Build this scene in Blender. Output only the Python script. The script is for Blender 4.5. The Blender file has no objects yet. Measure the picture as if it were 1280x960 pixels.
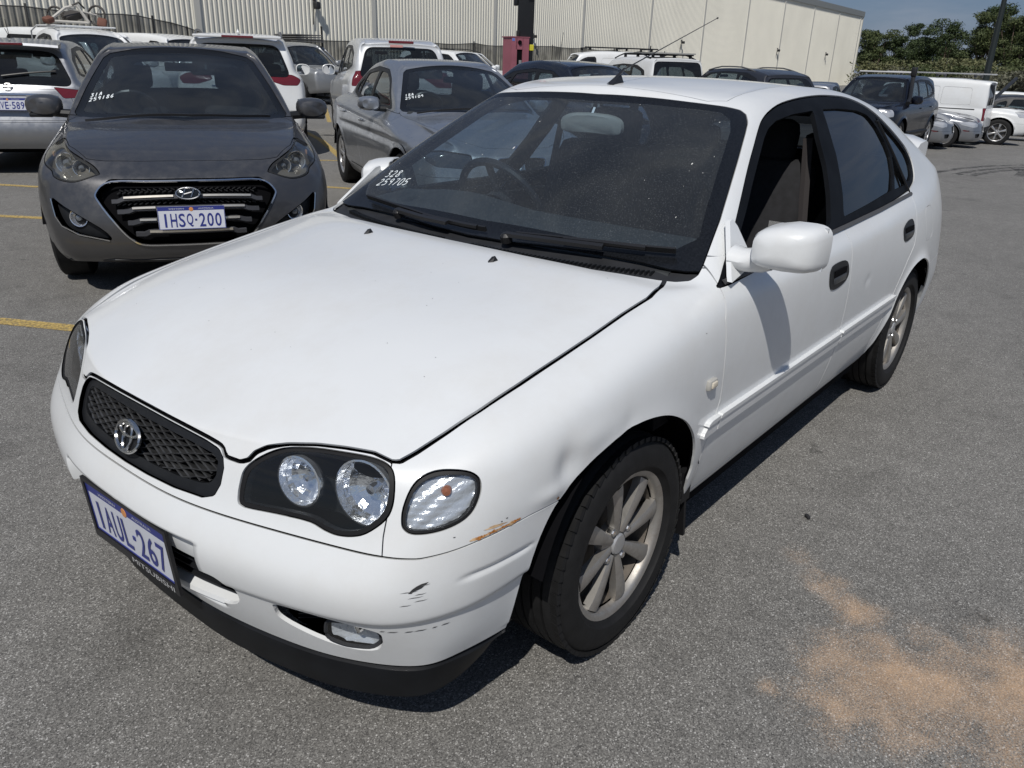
import bpy, bmesh, math, random
import numpy as np
from mathutils import Vector, Matrix, Euler

# ------------------------------------------------------------------ camera, world, sun
SC = bpy.context.scene
COL = SC.collection
rad = math.radians
cam_d = bpy.data.cameras.new('camera'); cam = bpy.data.objects.new('camera', cam_d); COL.objects.link(cam)
SC.camera = cam
CAM = (1.52492, 1.63999, 1.43257); YAW, PITCH, ROLL, FPX = rad(218.62679), rad(22.23405), rad(1.85127), 989.203
def _cam():
    f = np.array([math.cos(YAW)*math.cos(PITCH), math.sin(YAW)*math.cos(PITCH), -math.sin(PITCH)])
    r = np.array([math.sin(YAW), -math.cos(YAW), 0.]); u = np.cross(r, f)
    c, s = math.cos(ROLL), math.sin(ROLL)
    r, u = c*r+s*u, -s*r+c*u
    m = Matrix(((r[0], u[0], -f[0], CAM[0]), (r[1], u[1], -f[1], CAM[1]), (r[2], u[2], -f[2], CAM[2]), (0, 0, 0, 1)))
    cam.matrix_world = m
    cam_d.sensor_width = 36; cam_d.lens = FPX/1280*36; cam_d.clip_start = .05; cam_d.clip_end = 3000
_cam()
SC.render.resolution_x, SC.render.resolution_y = 1024, 768
SUN = Vector((.68, .35, 1)).normalized()
W = bpy.data.worlds.new('World'); SC.world = W; W.use_nodes = True
nt = W.node_tree; nt.nodes.clear()
sky = nt.nodes.new('ShaderNodeTexSky'); sky.sky_type = 'NISHITA'; sky.sun_disc = False
sky.sun_elevation = math.asin(SUN.z); sky.sun_rotation = math.atan2(SUN.x, SUN.y)
sky.air_density = 1.0; sky.dust_density = .4; sky.ozone_density = 3.0
bg = nt.nodes.new('ShaderNodeBackground'); bg.inputs[1].default_value = .05
out = nt.nodes.new('ShaderNodeOutputWorld')
# thin broken cloud over the sky colour
tc = nt.nodes.new('ShaderNodeTexCoord'); mp = nt.nodes.new('ShaderNodeMapping'); mp.inputs['Scale'].default_value = (1.6, 1.6, 7)
nz = nt.nodes.new('ShaderNodeTexNoise'); nz.inputs['Scale'].default_value = 2.2; nz.inputs['Detail'].default_value = 6; nz.inputs['Roughness'].default_value = .6
cr = nt.nodes.new('ShaderNodeValToRGB'); cr.color_ramp.elements[0].position = .42; cr.color_ramp.elements[1].position = .8
cr.color_ramp.elements[0].color = (.62, .62, .62, 1); cr.color_ramp.elements[1].color = (1, 1, 1, 1)
mx = nt.nodes.new('ShaderNodeMix'); mx.data_type = 'RGBA'; c2 = nt.nodes.new('ShaderNodeMix'); c2.data_type = 'RGBA'; c2.inputs[6].default_value = (1.9, 3.0, 5.7, 1); c2.inputs[7].default_value = (6.0, 6.7, 8.0, 1)
L = nt.links.new
L(tc.outputs['Generated'], mp.inputs[0]); L(mp.outputs[0], nz.inputs['Vector']); L(nz.outputs[0], cr.inputs[0]); L(cr.outputs[0], mx.inputs[0])
rm2 = nt.nodes.new('ShaderNodeMapRange'); rm2.inputs[1].default_value = .42; rm2.inputs[2].default_value = .72; L(nz.outputs[0], rm2.inputs[0]); L(rm2.outputs[0], c2.inputs[0]); L(c2.outputs[2], mx.inputs[7]); L(sky.outputs[0], mx.inputs[6]); L(mx.outputs[2], bg.inputs[0]); L(bg.outputs[0], out.inputs[0])
sd = bpy.data.lights.new('sun', 'SUN'); sd.energy = 3.55; sd.angle = rad(.53); sd.color = (1, .965, .91)
so = bpy.data.objects.new('sun', sd); COL.objects.link(so); so.location = SUN*50
so.rotation_euler = SUN.to_track_quat('Z', 'Y').to_euler()
SC.view_settings.view_transform = 'Standard'; SC.view_settings.look = 'None'; SC.view_settings.exposure = 0; SC.view_settings.gamma = 1
random.seed(7); RNG = np.random.default_rng(7)

# ------------------------------------------------------------------ materials
MATS = {}
def mat(name, col=(.5, .5, .5), rough=.5, metal=0., coat=0., spec=None, emit=None, noise=None, bump=None, grime=None):
    """noise=(scale, amount) value mottling; bump=(scale, strength, distance); grime=(colour, amount, scale)"""
    if name in MATS: return MATS[name]
    m = bpy.data.materials.new(name); m.use_nodes = True; MATS[name] = m
    n = m.node_tree.nodes; l = m.node_tree.links; b = n['Principled BSDF']
    b.inputs['Base Color'].default_value = (*col, 1); b.inputs['Roughness'].default_value = rough; b.inputs['Metallic'].default_value = metal
    b.inputs['Coat Weight'].default_value = coat; b.inputs['Coat Roughness'].default_value = .06
    if spec is not None: b.inputs['Specular IOR Level'].default_value = spec
    src = None
    if noise or grime or bump:
        t = n.new('ShaderNodeTexCoord')
    if noise:
        z = n.new('ShaderNodeTexNoise'); z.inputs['Scale'].default_value = noise[0]; z.inputs['Detail'].default_value = 5; l.new(t.outputs['Object'], z.inputs['Vector'])
        mr = n.new('ShaderNodeMapRange'); mr.inputs['From Min'].default_value = .3; mr.inputs['From Max'].default_value = .7
        mr.inputs['To Min'].default_value = 1-noise[1]; mr.inputs['To Max'].default_value = 1+noise[1]; l.new(z.outputs[0], mr.inputs[0])
        q = n.new('ShaderNodeMix'); q.data_type = 'RGBA'; q.blend_type = 'MULTIPLY'; q.inputs[0].default_value = 1
        q.inputs[6].default_value = (*col, 1); l.new(mr.outputs[0], q.inputs[7]); src = q.outputs[2]
    if grime:
        z = n.new('ShaderNodeTexNoise'); z.inputs['Scale'].default_value = grime[2]; z.inputs['Detail'].default_value = 8; z.inputs['Roughness'].default_value = .7
        l.new(t.outputs['Object'], z.inputs['Vector'])
        mr = n.new('ShaderNodeMapRange'); mr.inputs['From Min'].default_value = .45; mr.inputs['From Max'].default_value = .75
        mr.inputs['To Min'].default_value = 0; mr.inputs['To Max'].default_value = grime[1]; l.new(z.outputs[0], mr.inputs[0])
        q = n.new('ShaderNodeMix'); q.data_type = 'RGBA'; q.inputs[6].default_value = (*col, 1)
        if src: l.new(src, q.inputs[6])
        q.inputs[7].default_value = (*grime[0], 1); l.new(mr.outputs[0], q.inputs[0]); src = q.outputs[2]
        mr2 = n.new('ShaderNodeMapRange'); mr2.inputs['From Min'].default_value = .35; mr2.inputs['From Max'].default_value = .75
        mr2.inputs['To Min'].default_value = rough; mr2.inputs['To Max'].default_value = min(1, rough+.25); l.new(z.outputs[0], mr2.inputs[0]); l.new(mr2.outputs[0], b.inputs['Roughness'])
    if src: l.new(src, b.inputs['Base Color'])
    if bump:
        z = n.new('ShaderNodeTexNoise'); z.inputs['Scale'].default_value = bump[0]; z.inputs['Detail'].default_value = 4; l.new(t.outputs['Object'], z.inputs['Vector'])
        bu = n.new('ShaderNodeBump'); bu.inputs['Strength'].default_value = bump[1]; bu.inputs['Distance'].default_value = bump[2]
        l.new(z.outputs[0], bu.inputs['Height']); l.new(bu.outputs[0], b.inputs['Normal'])
    if emit: b.inputs['Emission Color'].default_value = (*emit[0], 1); b.inputs['Emission Strength'].default_value = emit[1]
    return m
def glass(name, tint=(.5, .55, .58), dust=0., dustcol=(.35, .36, .36), rough=.0, ior=1.5, speck=0.):
    if name in MATS: return MATS[name]
    m = bpy.data.materials.new(name); m.use_nodes = True; MATS[name] = m
    n = m.node_tree.nodes; l = m.node_tree.links; n.clear()
    o = n.new('ShaderNodeOutputMaterial'); tr = n.new('ShaderNodeBsdfTransparent'); tr.inputs[0].default_value = (*tint, 1)
    gl = n.new('ShaderNodeBsdfGlossy'); gl.inputs['Roughness'].default_value = rough; gl.inputs[0].default_value = (1, 1, 1, 1)
    fr = n.new('ShaderNodeFresnel'); ge = n.new('ShaderNodeNewGeometry'); mi = n.new('ShaderNodeMapRange')   # same reflectance from both sides of a thin pane
    mi.inputs['To Min'].default_value = ior; mi.inputs['To Max'].default_value = 1/ior; l.new(ge.outputs['Backfacing'], mi.inputs[0]); l.new(mi.outputs[0], fr.inputs[0])
    mx = n.new('ShaderNodeMixShader'); l.new(fr.outputs[0], mx.inputs[0]); l.new(tr.outputs[0], mx.inputs[1]); l.new(gl.outputs[0], mx.inputs[2])
    last = mx
    if dust > 0:
        df = n.new('ShaderNodeBsdfDiffuse'); df.inputs[0].default_value = (*dustcol, 1)
        t = n.new('ShaderNodeTexCoord'); z = n.new('ShaderNodeTexNoise'); z.inputs['Scale'].default_value = 3; z.inputs['Detail'].default_value = 6; l.new(t.outputs['Object'], z.inputs['Vector'])
        mr = n.new('ShaderNodeMapRange'); mr.inputs['From Min'].default_value = .3; mr.inputs['From Max'].default_value = .7; mr.inputs['To Min'].default_value = dust*.55; mr.inputs['To Max'].default_value = dust
        l.new(z.outputs[0], mr.inputs[0]); fac = mr.outputs[0]
        if speck > 0:
            z2 = n.new('ShaderNodeTexNoise'); z2.inputs['Scale'].default_value = 260; z2.inputs['Detail'].default_value = 3; l.new(t.outputs['Object'], z2.inputs['Vector'])
            m2 = n.new('ShaderNodeMapRange'); m2.inputs['From Min'].default_value = .58; m2.inputs['From Max'].default_value = .72; m2.inputs['To Min'].default_value = 0; m2.inputs['To Max'].default_value = speck
            l.new(z2.outputs[0], m2.inputs[0]); ad = n.new('ShaderNodeMath'); ad.operation = 'ADD'; l.new(fac, ad.inputs[0]); l.new(m2.outputs[0], ad.inputs[1]); fac = ad.outputs[0]
        m3 = n.new('ShaderNodeMixShader'); l.new(fac, m3.inputs[0]); l.new(mx.outputs[0], m3.inputs[1]); l.new(df.outputs[0], m3.inputs[2]); last = m3
    l.new(last.outputs[0], o.inputs[0]); return m

# ------------------------------------------------------------------ mesh tools
def mkobj(name, V, F, m, parent=None, LN=None, smooth=False, loc=None):
    me = bpy.data.meshes.new(name)
    F = list(map(list, F)) if not isinstance(F, np.ndarray) else F.tolist()
    me.from_pydata(np.asarray(V, float).tolist() if len(V) else [], [], F)
    if isinstance(m, (list, tuple)):
        for q in m: me.materials.append(q)
    elif m: me.materials.append(m)
    if smooth or LN is not None: me.polygons.foreach_set('use_smooth', [True]*len(me.polygons))
    me.validate(clean_customdata=False) if LN is None else None
    if LN is not None: me.normals_split_custom_set(LN.tolist())
    o = bpy.data.objects.new(name, me); COL.objects.link(o)
    if parent: o.parent = parent
    if loc is not None: o.location = loc
    return o
class MB:
    """collects simple shapes into one mesh"""
    def __init__(s): s.V = []; s.F = []
    def add(s, V, F):
        k = len(s.V); s.V += [tuple(map(float, v)) for v in V]; s.F += [[i+k for i in f] for f in F]; return s
    def box(s, c, d, R=None, taper=None):
        c = np.array(c, float); h = np.array(d, float)/2; vs = []
        for sz in (-1, 1):
            for sx, sy in ((-1, -1), (1, -1), (1, 1), (-1, 1)):
                q = np.array((sx*h[0], sy*h[1], sz*h[2]))
                if taper and sz > 0: q[:2] *= taper
                if R is not None: q = R@q
                vs.append(c+q)
        return s.add(vs, [[3, 2, 1, 0], [4, 5, 6, 7], [0, 1, 5, 4], [1, 2, 6, 5], [2, 3, 7, 6], [3, 0, 4, 7]])
    def rbox(s, c, d, r, R=None, n=3):
        """box whose horizontal section has rounded corners and a chamfered top/bottom"""
        c = np.array(c, float); hx, hy, hz = np.array(d, float)/2; r = min(r, hx*.98, hy*.98, hz*.98)
        rings = []
        for z, k in ((-hz, r*.75), (-hz+r*.3, r*.2), (-hz+r, 0), (hz-r, 0), (hz-r*.3, r*.2), (hz, r*.75)):
            ring = []
            for qx, qy, a0 in ((1, 1, 0), (-1, 1, 90), (-1, -1, 180), (1, -1, 270)):
                for i in range(n+1):
                    a = rad(a0+90*i/n); ring.append((qx*(hx-r)+(r-k)*math.cos(a), qy*(hy-r)+(r-k)*math.sin(a), z))
            rings.append(ring)
        P = [np.array(p) for q in rings for p in q]
        if R is not None: P = [R@p for p in P]
        m = len(rings[0]); F = []
        for k in range(5):
            for i in range(m): F.append([k*m+i, k*m+(i+1) % m, (k+1)*m+(i+1) % m, (k+1)*m+i])
        F.append(list(range(m))[::-1]); F.append([5*m+i for i in range(m)])
        return s.add([c+p for p in P], F)
    def tube(s, pts, r, n=8, cap=True, flat=None):
        pts = [np.array(p, float) for p in pts]; m = len(pts); rs = r if hasattr(r, '__len__') else [r]*m
        V = []; up = np.array((0, 0, 1.))
        for i, p in enumerate(pts):
            d = pts[min(i+1, m-1)]-pts[max(i-1, 0)]; d /= np.linalg.norm(d)+1e-12
            a = np.cross(d, up if abs(d[2]) < .95 else (1, 0, 0)); a /= np.linalg.norm(a); b = np.cross(d, a)
            for k in range(n):
                t = 2*math.pi*k/n; V.append(p+rs[i]*(math.cos(t)*a+(flat or 1)*math.sin(t)*b))
        F = [[i*n+k, i*n+(k+1) % n, (i+1)*n+(k+1) % n, (i+1)*n+k] for i in range(m-1) for k in range(n)]
        if cap: F += [list(range(n))[::-1], [(m-1)*n+k for k in range(n)]]
        return s.add(V, F)
    def lathe(s, prof, n=24, M=None, close=False):
        """prof: (radius, height) pairs round the local z axis"""
        V = []; m = len(prof)
        for r, h in prof:
            for k in range(n):
                t = 2*math.pi*k/n; V.append((r*math.cos(t), r*math.sin(t), h))
        F = [[i*n+k, i*n+(k+1) % n, (i+1)*n+(k+1) % n, (i+1)*n+k] for i in range(m-1) for k in range(n)]
        if close: F += [list(range(n))[::-1], [(m-1)*n+k for k in range(n)]]
        if M is not None: V = [M@Vector(v) for v in V]
        return s.add(V, F)
    def prism(s, poly, axis, a, b):
        """poly in the two other axes, extruded along axis from a to b"""
        n = len(poly); V = []
        for h in (a, b):
            for p in poly:
                v = list(p); v.insert(axis, h); V.append(v)
        F = [[i, (i+1) % n, n+(i+1) % n, n+i] for i in range(n)]+[list(range(n))[::-1], [n+i for i in range(n)]]
        return s.add(V, F)
    def strip(s, A, B):
        n = len(A); return s.add(list(A)+list(B), [[i, i+1, n+i+1, n+i] for i in range(n-1)])
    def mirror(s):
        k = len(s.V); s.V += [(x, -y, z) for x, y, z in s.V]; s.F += [[i+k for i in f][::-1] for f in s.F]; return s
    def build(s, name, m, parent=None, smooth=False, loc=None, fix=True):
        o = mkobj(name, s.V, s.F, m, parent, None, False, loc)
        if fix:
            bm = bmesh.new(); bm.from_mesh(o.data); bmesh.ops.recalc_face_normals(bm, faces=bm.faces); bm.to_mesh(o.data); bm.free()
        if smooth:
            o.data.polygons.foreach_set('use_smooth', [True]*len(o.data.polygons)); o.data.set_sharp_from_angle(angle=rad(38))
        return o
def tag(o, label, cat, group=None):
    o['label'] = label; o['category'] = cat
    if group: o['group'] = group
    return o
def empty(name, loc=(0, 0, 0), rz=0):
    o = bpy.data.objects.new(name, None); COL.objects.link(o); o.location = loc; o.rotation_euler = (0, 0, rz); o.empty_display_size = .3; return o
def structure(o): o['kind'] = 'structure'; return o
def stuff(o): o['kind'] = 'stuff'; return o
def copy_tree(o, parent=None):
    c = o.copy(); COL.objects.link(c)
    if parent: c.parent = parent
    for ch in list(o.children): copy_tree(ch, c)
    return c
def spline(P, n=8, closed=True):
    P = np.asarray(P, float); m = len(P); out = []
    for i in range(m if closed else m-1):
        g = (lambda k: P[k % m]) if closed else (lambda k: P[min(max(k, 0), m-1)])
        p0, p1, p2, p3 = g(i-1), g(i), g(i+1), g(i+2)
        for t in np.arange(n)/n:
            out.append(.5*(2*p1+(p2-p0)*t+(2*p0-5*p1+4*p2-p3)*t*t+(3*p1-p0-3*p2+p3)*t**3))
    if not closed: out.append(P[-1])
    return np.array(out)
def rounded(P, r, n=5):
    P = np.asarray(P, float); m = len(P); out = []; rr = r if hasattr(r, '__len__') else [r]*m
    for i in range(m):
        a, b, c = P[i-1], P[i], P[(i+1) % m]; u = a-b; v = c-b; lu, lv = np.linalg.norm(u), np.linalg.norm(v)
        d = min(rr[i], .48*lu, .48*lv); s, e = b+u/lu*d, b+v/lv*d
        for t in np.linspace(0, 1, n): out.append((1-t)**2*s+2*t*(1-t)*b+t*t*e)
    return np.array(out)
def sdf(P, poly):
    """signed distance to a closed polygon (negative inside)"""
    P = np.asarray(P, float); A = np.asarray(poly, float); B = np.roll(A, -1, 0)
    res = np.full(len(P), 1e9); ins = np.zeros(len(P), bool)
    for a, b in zip(A, B):
        e = b-a; L2 = e@e
        if L2 < 1e-14: continue
        w = P-a; t = np.clip(w@e/L2, 0, 1); d = w-t[:, None]*e; res = np.minimum(res, (d*d).sum(1))
        c = (a[1] > P[:, 1]) != (b[1] > P[:, 1])
        if abs(e[1]) > 1e-12: ins ^= c & (P[:, 0] < a[0]+(P[:, 1]-a[1])*e[0]/e[1])
    res = np.sqrt(res); return np.where(ins, -res, res)
class Sheet:
    """triangle sheet with smooth normals that can be cut along signed fields"""
    def __init__(s, V, F, N): s.V, s.F, s.N = V, F, N
    def cut(s, f):
        """keep where f<0"""
        ins = f < 0; k = ins[s.F].sum(1)
        V, N = s.V, s.N; keep = s.F[k == 3]; new = []
        mixed = s.F[(k == 1) | (k == 2)]
        if len(mixed):
            m = ins[mixed]; c1 = m.sum(1) == 1
            odd = np.where(c1, m.argmax(1), (~m).argmax(1)); ar = np.arange(len(mixed))
            a = mixed[ar, odd]; b = mixed[ar, (odd+1) % 3]; c = mixed[ar, (odd+2) % 3]
            E = np.concatenate([np.stack([a, b], 1), np.stack([a, c], 1)]); Es = np.sort(E, 1)
            U, inv = np.unique(Es[:, 0].astype(np.int64)*len(V)+Es[:, 1], return_inverse=True)
            i0, i1 = U//len(V), U % len(V); t = f[i0]/(f[i0]-f[i1]); t = np.clip(t, 1e-4, 1-1e-4)[:, None]
            nv = V[i0]*(1-t)+V[i1]*t; nn = N[i0]*(1-t)+N[i1]*t
            base = len(V); V = np.concatenate([V, nv]); N = np.concatenate([N, nn])
            pab, pac = base+inv[:len(mixed)], base+inv[len(mixed):]
            one = np.stack([a, pab, pac], 1)[c1]
            two = np.concatenate([np.stack([pab, b, c], 1)[~c1], np.stack([pab, c, pac], 1)[~c1]])
            keep = np.concatenate([keep, one, two])
        return Sheet(V, keep, N).pack()
    def pack(s):
        u, inv = np.unique(s.F, return_inverse=True)
        if not len(u): return Sheet(np.zeros((0, 3)), np.zeros((0, 3), int), np.zeros((0, 3)))
        n = s.N[u]; n = n/(np.linalg.norm(n, axis=1, keepdims=True)+1e-12)
        return Sheet(s.V[u], inv.reshape(s.F.shape), n)
    def split(s, f, gap=.004):
        return s.cut(f+gap/2), s.cut(-f+gap/2)
    def full(s):
        """mirror in y and weld the centre line"""
        n = len(s.V); c = np.abs(s.V[:, 1]) < 1e-4; idx = np.arange(n)+n; idx[c] = np.arange(n)[c]
        V = np.concatenate([s.V, s.V*[1, -1, 1]]); N = np.concatenate([s.N, s.N*[1, -1, 1]]); N[:n][c, 1] = 0
        return Sheet(V, np.concatenate([s.F, idx[s.F][:, ::-1]]), N).pack()
    def flip(s): return Sheet(s.V*[1, -1, 1], s.F[:, ::-1], s.N*[1, -1, 1])
    def offset(s, d): return Sheet(s.V+s.N*d, s.F, s.N)
    def components(s): pass
    def build(s, name, m, parent=None, lip=.012, keepy=True):
        if not len(s.F): return None
        V, F, N = s.V, s.F, s.N
        LN = N[F.ravel()]
        if lip:
            e = np.concatenate([F[:, [0, 1]], F[:, [1, 2]], F[:, [2, 0]]]); es = np.sort(e, 1); key = es[:, 0].astype(np.int64)*len(V)+es[:, 1]
            U, ii, ct = np.unique(key, return_index=True, return_counts=True); be = e[ii[ct == 1]]
            if keepy: be = be[~((np.abs(V[be[:, 0], 1]) < 2e-4) & (np.abs(V[be[:, 1], 1]) < 2e-4))]
            a, b = be[:, 0], be[:, 1]; k = len(V); m_ = len(be)
            # rounded edge in two steps
            Vn = np.concatenate([V, V[a], V[b], V[a]-N[a]*lip, V[b]-N[b]*lip])
            A, B, A2, B2 = (k+np.arange(m_)+q*m_ for q in range(4))
            F2 = np.concatenate([np.stack([B, A, A2], 1), np.stack([B, A2, B2], 1)])
            t = V[b]-V[a]; fn = np.cross(t, N[a]); fn /= np.linalg.norm(fn, axis=1, keepdims=True)+1e-12
            l2 = np.concatenate([np.repeat(fn, 3, 0), np.repeat(fn, 3, 0)])
            V = Vn; F = np.concatenate([F, F2]); LN = np.concatenate([LN, l2])
        return mkobj(name, V, F, m, parent, LN)
def subdivide(V, F, lv):
    me = bpy.data.meshes.new('t'); me.from_pydata(np.asarray(V).tolist(), [], F); o = bpy.data.objects.new('t', me); COL.objects.link(o)
    md = o.modifiers.new('s', 'SUBSURF'); md.levels = lv; md.render_levels = lv; md.use_limit_surface = True; md.boundary_smooth = 'PRESERVE_CORNERS'
    dg = bpy.context.evaluated_depsgraph_get(); ev = o.evaluated_get(dg); m2 = ev.to_mesh()
    n = len(m2.vertices); co = np.empty(n*3); m2.vertices.foreach_get('co', co); co = co.reshape(-1, 3)
    q = np.empty(len(m2.loops), int); m2.loops.foreach_get('vertex_index', q); q = q.reshape(-1, 4)
    ev.to_mesh_clear(); bpy.data.objects.remove(o); bpy.data.meshes.remove(me)
    return co, q
def vnormals(V, F):
    fn = np.cross(V[F[:, 1]]-V[F[:, 0]], V[F[:, 2]]-V[F[:, 0]]); N = np.zeros_like(V)
    for k in range(3):
        for c in range(3): N[:, c] += np.bincount(F[:, k], fn[:, c], len(V))
    return N/(np.linalg.norm(N, axis=1, keepdims=True)+1e-12)
def cage_to_sheet(V, F, lv=4, it=3, disp=None):
    """V,F half cage (y>=0); interpolating subdivision; returns a half sheet"""
    V = np.array(V, float); c = np.abs(V[:, 1]) < 1e-6; n = len(V); idx = np.arange(n)+n; idx[c] = np.arange(n)[c]
    ids = {}; 
    used = list(range(n))+[i+n for i in range(n) if not c[i]]; remap = {u: i for i, u in enumerate(used)}
    VV = np.concatenate([V, V*[1, -1, 1]])[used]
    FF = [list(f) for f in F]+[[remap[int(idx[i])] for i in f][::-1] for f in F]
    T = VV.copy()
    for _ in range(it):
        co, _q = subdivide(VV, FF, 2); VV = VV+.75*(T-co[:len(VV)]); VV[:n][c, 1] = 0
    co, q = subdivide(VV, FF, lv)
    co[np.abs(co[:, 1]) < 1e-5, 1] = 0
    q = q[(co[q][:, :, 1] > -1e-6).all(1)]
    T3 = np.concatenate([q[:, [0, 1, 2]], q[:, [0, 2, 3]]])
    u, inv = np.unique(T3, return_inverse=True); P = co[u]; T3 = inv.reshape(-1, 3)
    def norm(P):
        N = vnormals(P, T3); N[np.abs(P[:, 1]) < 1e-6, 1] = 0; return N/(np.linalg.norm(N, axis=1, keepdims=True)+1e-12)
    N = norm(P)
    if disp is not None:
        P = disp(P, N); N = norm(P)
    return Sheet(P, T3, N)
def car_cage(front, side, rear, ai, ci, hood, green, roofz, deck=None):
    """front/rear: [level][i] points centre->corner (without the corner), side: [level][j] points;
    hood(j,i): interior point; green(t,kind,idx); returns V,F,info"""
    V = []; F = []
    nl = len(side); m = len(front[0]); ns = len(side[0])
    def put(p): V.append(tuple(map(float, p))); return len(V)-1
    ring = [[put(p) for p in front[k]]+[put(p) for p in side[k]]+[put(p) for p in rear[k][::-1]] for k in range(nl)]
    n = len(ring[0])
    for k in range(nl-1):
        for i in range(n-1): F.append([ring[k][i], ring[k][i+1], ring[k+1][i+1], ring[k+1][i]])
    top = ring[-1]; S = lambda j: top[m+j]
    rows = {0: [top[i] for i in range(m)]+[S(0)]}
    for j in range(1, ai+1): rows[j] = [put(hood(j, i)) for i in range(m)]+[S(j)]
    for j in range(ai):
        for i in range(m): F.append([rows[j][i], rows[j][i+1], rows[j+1][i+1], rows[j+1][i]])
    last = ns-1; rr = [top[n-1-i] for i in range(m)]+[S(last)]
    if ci == last: rowc = rr
    else:
        rd = {last: rr}
        for j in range(ci, last): rd[j] = [put(deck(j, i)) for i in range(m)]+[S(j)]
        for j in range(ci, last):
            for i in range(m): F.append([rd[j][i], rd[j][i+1], rd[j+1][i+1], rd[j+1][i]])
        rowc = rd[ci]
    base = rows[ai]+[S(j) for j in range(ai+1, ci)]+rowc[::-1]
    nb = len(base); rings = [base]
    for g in green: rings.append([put(p) for p in g])
    for k in range(len(rings)-1):
        for i in range(nb-1): F.append([rings[k][i], rings[k][i+1], rings[k+1][i+1], rings[k+1][i]])
    t = rings[-1]; R = {ai: t[:m+1], ci: t[::-1][:m+1]}
    for j in range(ai+1, ci): R[j] = [put(roofz(j, i, V[t[m+j-ai]])) for i in range(m)]+[t[m+j-ai]]
    for j in range(ai, ci):
        for i in range(m): F.append([R[j][i], R[j][i+1], R[j+1][i+1], R[j+1][i]])
    return V, F
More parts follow.
